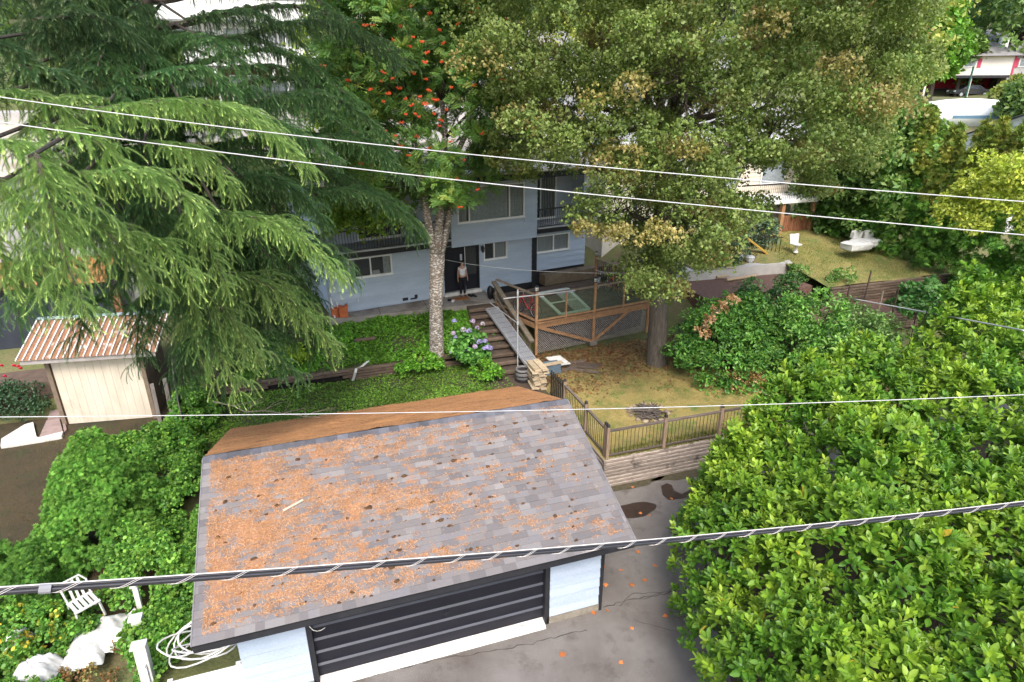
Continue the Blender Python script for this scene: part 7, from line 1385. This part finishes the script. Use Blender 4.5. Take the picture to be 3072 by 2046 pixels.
for k, (x, y) in enumerate([(1815,1697),(1857,1713),(1890,1748),(1925,1740),(1817,1763),(1922,1660),(1790,1838),(1815,1832),(1870,1993),(1890,1880),(2185,1468),(2010,1492),(1898,1465),(2100,1460),(1915,1540),(1950,1550),(2015,1560),(1180,1992),(1025,2040),(1960,1700),(1986,1850),(1700,1960),(1900,1620),(2060,1640)]):
    p = PZ(x, y, .006); o = bpy.data.objects.new('fallen_leaf', fme); COL.objects.link(o); o.location = (float(p[0]), float(p[1]), .012); o.rotation_euler = (rng.uniform(-.2, .2), rng.uniform(-.2, .2), rng.uniform(0, 6.28)); s_ = rng.uniform(.1, .19); o.scale = (s_*1.3, s_, s_)
    tag(o, 'curled orange-brown leaf lying loose on the grey asphalt lane', 'leaf', 'fallen leaves on the asphalt')
# ------------------------------------------------------------------ background trees
def far_tree(name, label, px, py, d, w_, h_, cols, conifer=False, n=90, size=(.3, .6), zdrop=0):
    b = PD(px, py, d); zb = float(G(b[0], b[1])); c1, r1 = [], []
    for j in range(n):
        t_ = rng.random(); a = rng.uniform(0, 6.28); ww = w_*((1-t_)*.95+.05 if conifer else math.sin(math.pi*(.12+.85*t_))**.6); k_ = rng.uniform(.5, 1)
        c1.append((b[0]+ww*k_*math.cos(a), b[1]+ww*k_*math.sin(a), b[2]+h_*(t_-.5))); r = w_*rng.uniform(.16, .3); r1.append((r, r, r*.75))
    t = shrub(name, label, 'tree', (b[0], b[1], min(zb, b[2]-h_*.5)), c1, r1, 60, LEAF if not conifer else FAN, size, cols, LEAFM, 'trees on the hillside', stems=False, part='crown')
    obj('trunk', MB().tube([(b[0], b[1], min(zb, b[2]-h_*.5)-.3), (b[0]+.1, b[1], b[2]+h_*.1)], [w_*.09+.1, .06], 8), BARKD, t); return t
BG = [(.05,.085,.028),(.075,.115,.032),(.105,.145,.04)]; BY = [(.13,.16,.04),(.18,.19,.05),(.22,.2,.06)]; BD = [(.022,.05,.035),(.035,.065,.045),(.05,.08,.055)]; BP_ = [(.05,.02,.025),(.08,.035,.04),(.035,.02,.022)]
specs = [('conifer_tree','blue-green conifer behind the distant bungalow',2930,50,130,9,22,BD,1),('poplar_tree','tall yellow-green tree at the top right corner',3030,70,105,5,18,BG,0),('maple_tree','bright green tree left of the distant bungalow',2830,105,78,2.4,7,[(.08,.16,.025),(.12,.2,.035)],0),('maple_tree','green tree left of the far carport house',2785,150,70,1.7,5,[(.07,.15,.025),(.11,.19,.03)],0),('round_tree','round bush tree in front of the distant bungalow',2900,148,100,1.8,3,BG,0),('plum_tree','purple-leaved tree at the right edge above the far house',3062,140,110,2.6,4,BP_,0),('willow_shrub','olive shrub in front of the far house right wing',3050,290,60,1.3,2,BY,0),('willow_shrub','olive shrub at the right edge below the far house',3085,300,56,1.4,2.2,BG,0),('hill_tree','olive tree behind the oak at the top right',2680,30,60,5,12,BY,0),('hill_tree','green tree behind the oak near the top centre',2350,-20,70,6,14,BG,0),('hill_tree','yellowish tree behind the oak top',2000,-10,62,5,12,BY,0),('hill_tree','dark tree behind the rowan top',1350,-30,65,6,14,BG,0),('hill_tree','dark tree at the top left behind the cedar',150,40,60,7,15,BG,0),('hill_tree','green tree between the cedar and the white balcony house',350,180,44,3.0,6,BY,0),('hill_tree','yellow-green tree right of the upper road pickup',1010,180,48,3.0,8,[(.16,.2,.03),(.2,.22,.04),(.1,.15,.03)],0),('conifer_tree','second conifer behind the far house roofs',2780,20,140,8,22,BD,1),('hedge_tree','leafy tree between the oak and the hedge cedars',2640,500,39,2.6,7,[(.055,.1,.025),(.08,.135,.032),(.12,.16,.045)],0),('hedge_tree','small leafy tree behind the neighbour balcony',2520,490,40,2.2,7,[(.05,.09,.025),(.075,.125,.032)],0),('hedge_tree','green bush tree left of the boat',2735,480,42,1.6,5,[(.06,.11,.025),(.1,.15,.035)],0)]
for i, (nm, lb, x, y, d, w_, h_, col, con) in enumerate(specs): far_tree(nm, lb, x, y, d, w_, h_, col, bool(con), 95, (.0032*d+.05, .0062*d+.1))
# far-off wooded slope that reads as one mass
n = 1500; xs = rng.uniform(-150, 260, n); ys = rng.uniform(70, 330, n); zs = G(xs, ys); hgt = rng.uniform(5, 16, n); k = (np.abs(xs-88) > 12) | (ys > 75); xs, ys, zs, hgt = xs[k], ys[k], zs[k], hgt[k]; cc = np.stack([xs, ys, zs+hgt*.5], -1)
pts, d, idx = clumps(cc, np.stack([hgt*.36, hgt*.36, hgt*.58], -1), 26, .6, -.6); col = palette(len(cc), BG+BY[:1]+BD[:2], .15)
V, F, C = inst(*ROUND, pts, frames(nrm(d+rng.normal(size=d.shape)*.5)), rng.uniform(1.2, 2.6, len(pts)), col[idx]*rng.uniform(.8, 1.2, (len(pts), 1))); tag(bigmesh('wooded_hillside', V, F, C, LEAFM), 'far wooded hillside closing the view at the top', 'woods', kind='stuff'); print('wood', len(F))
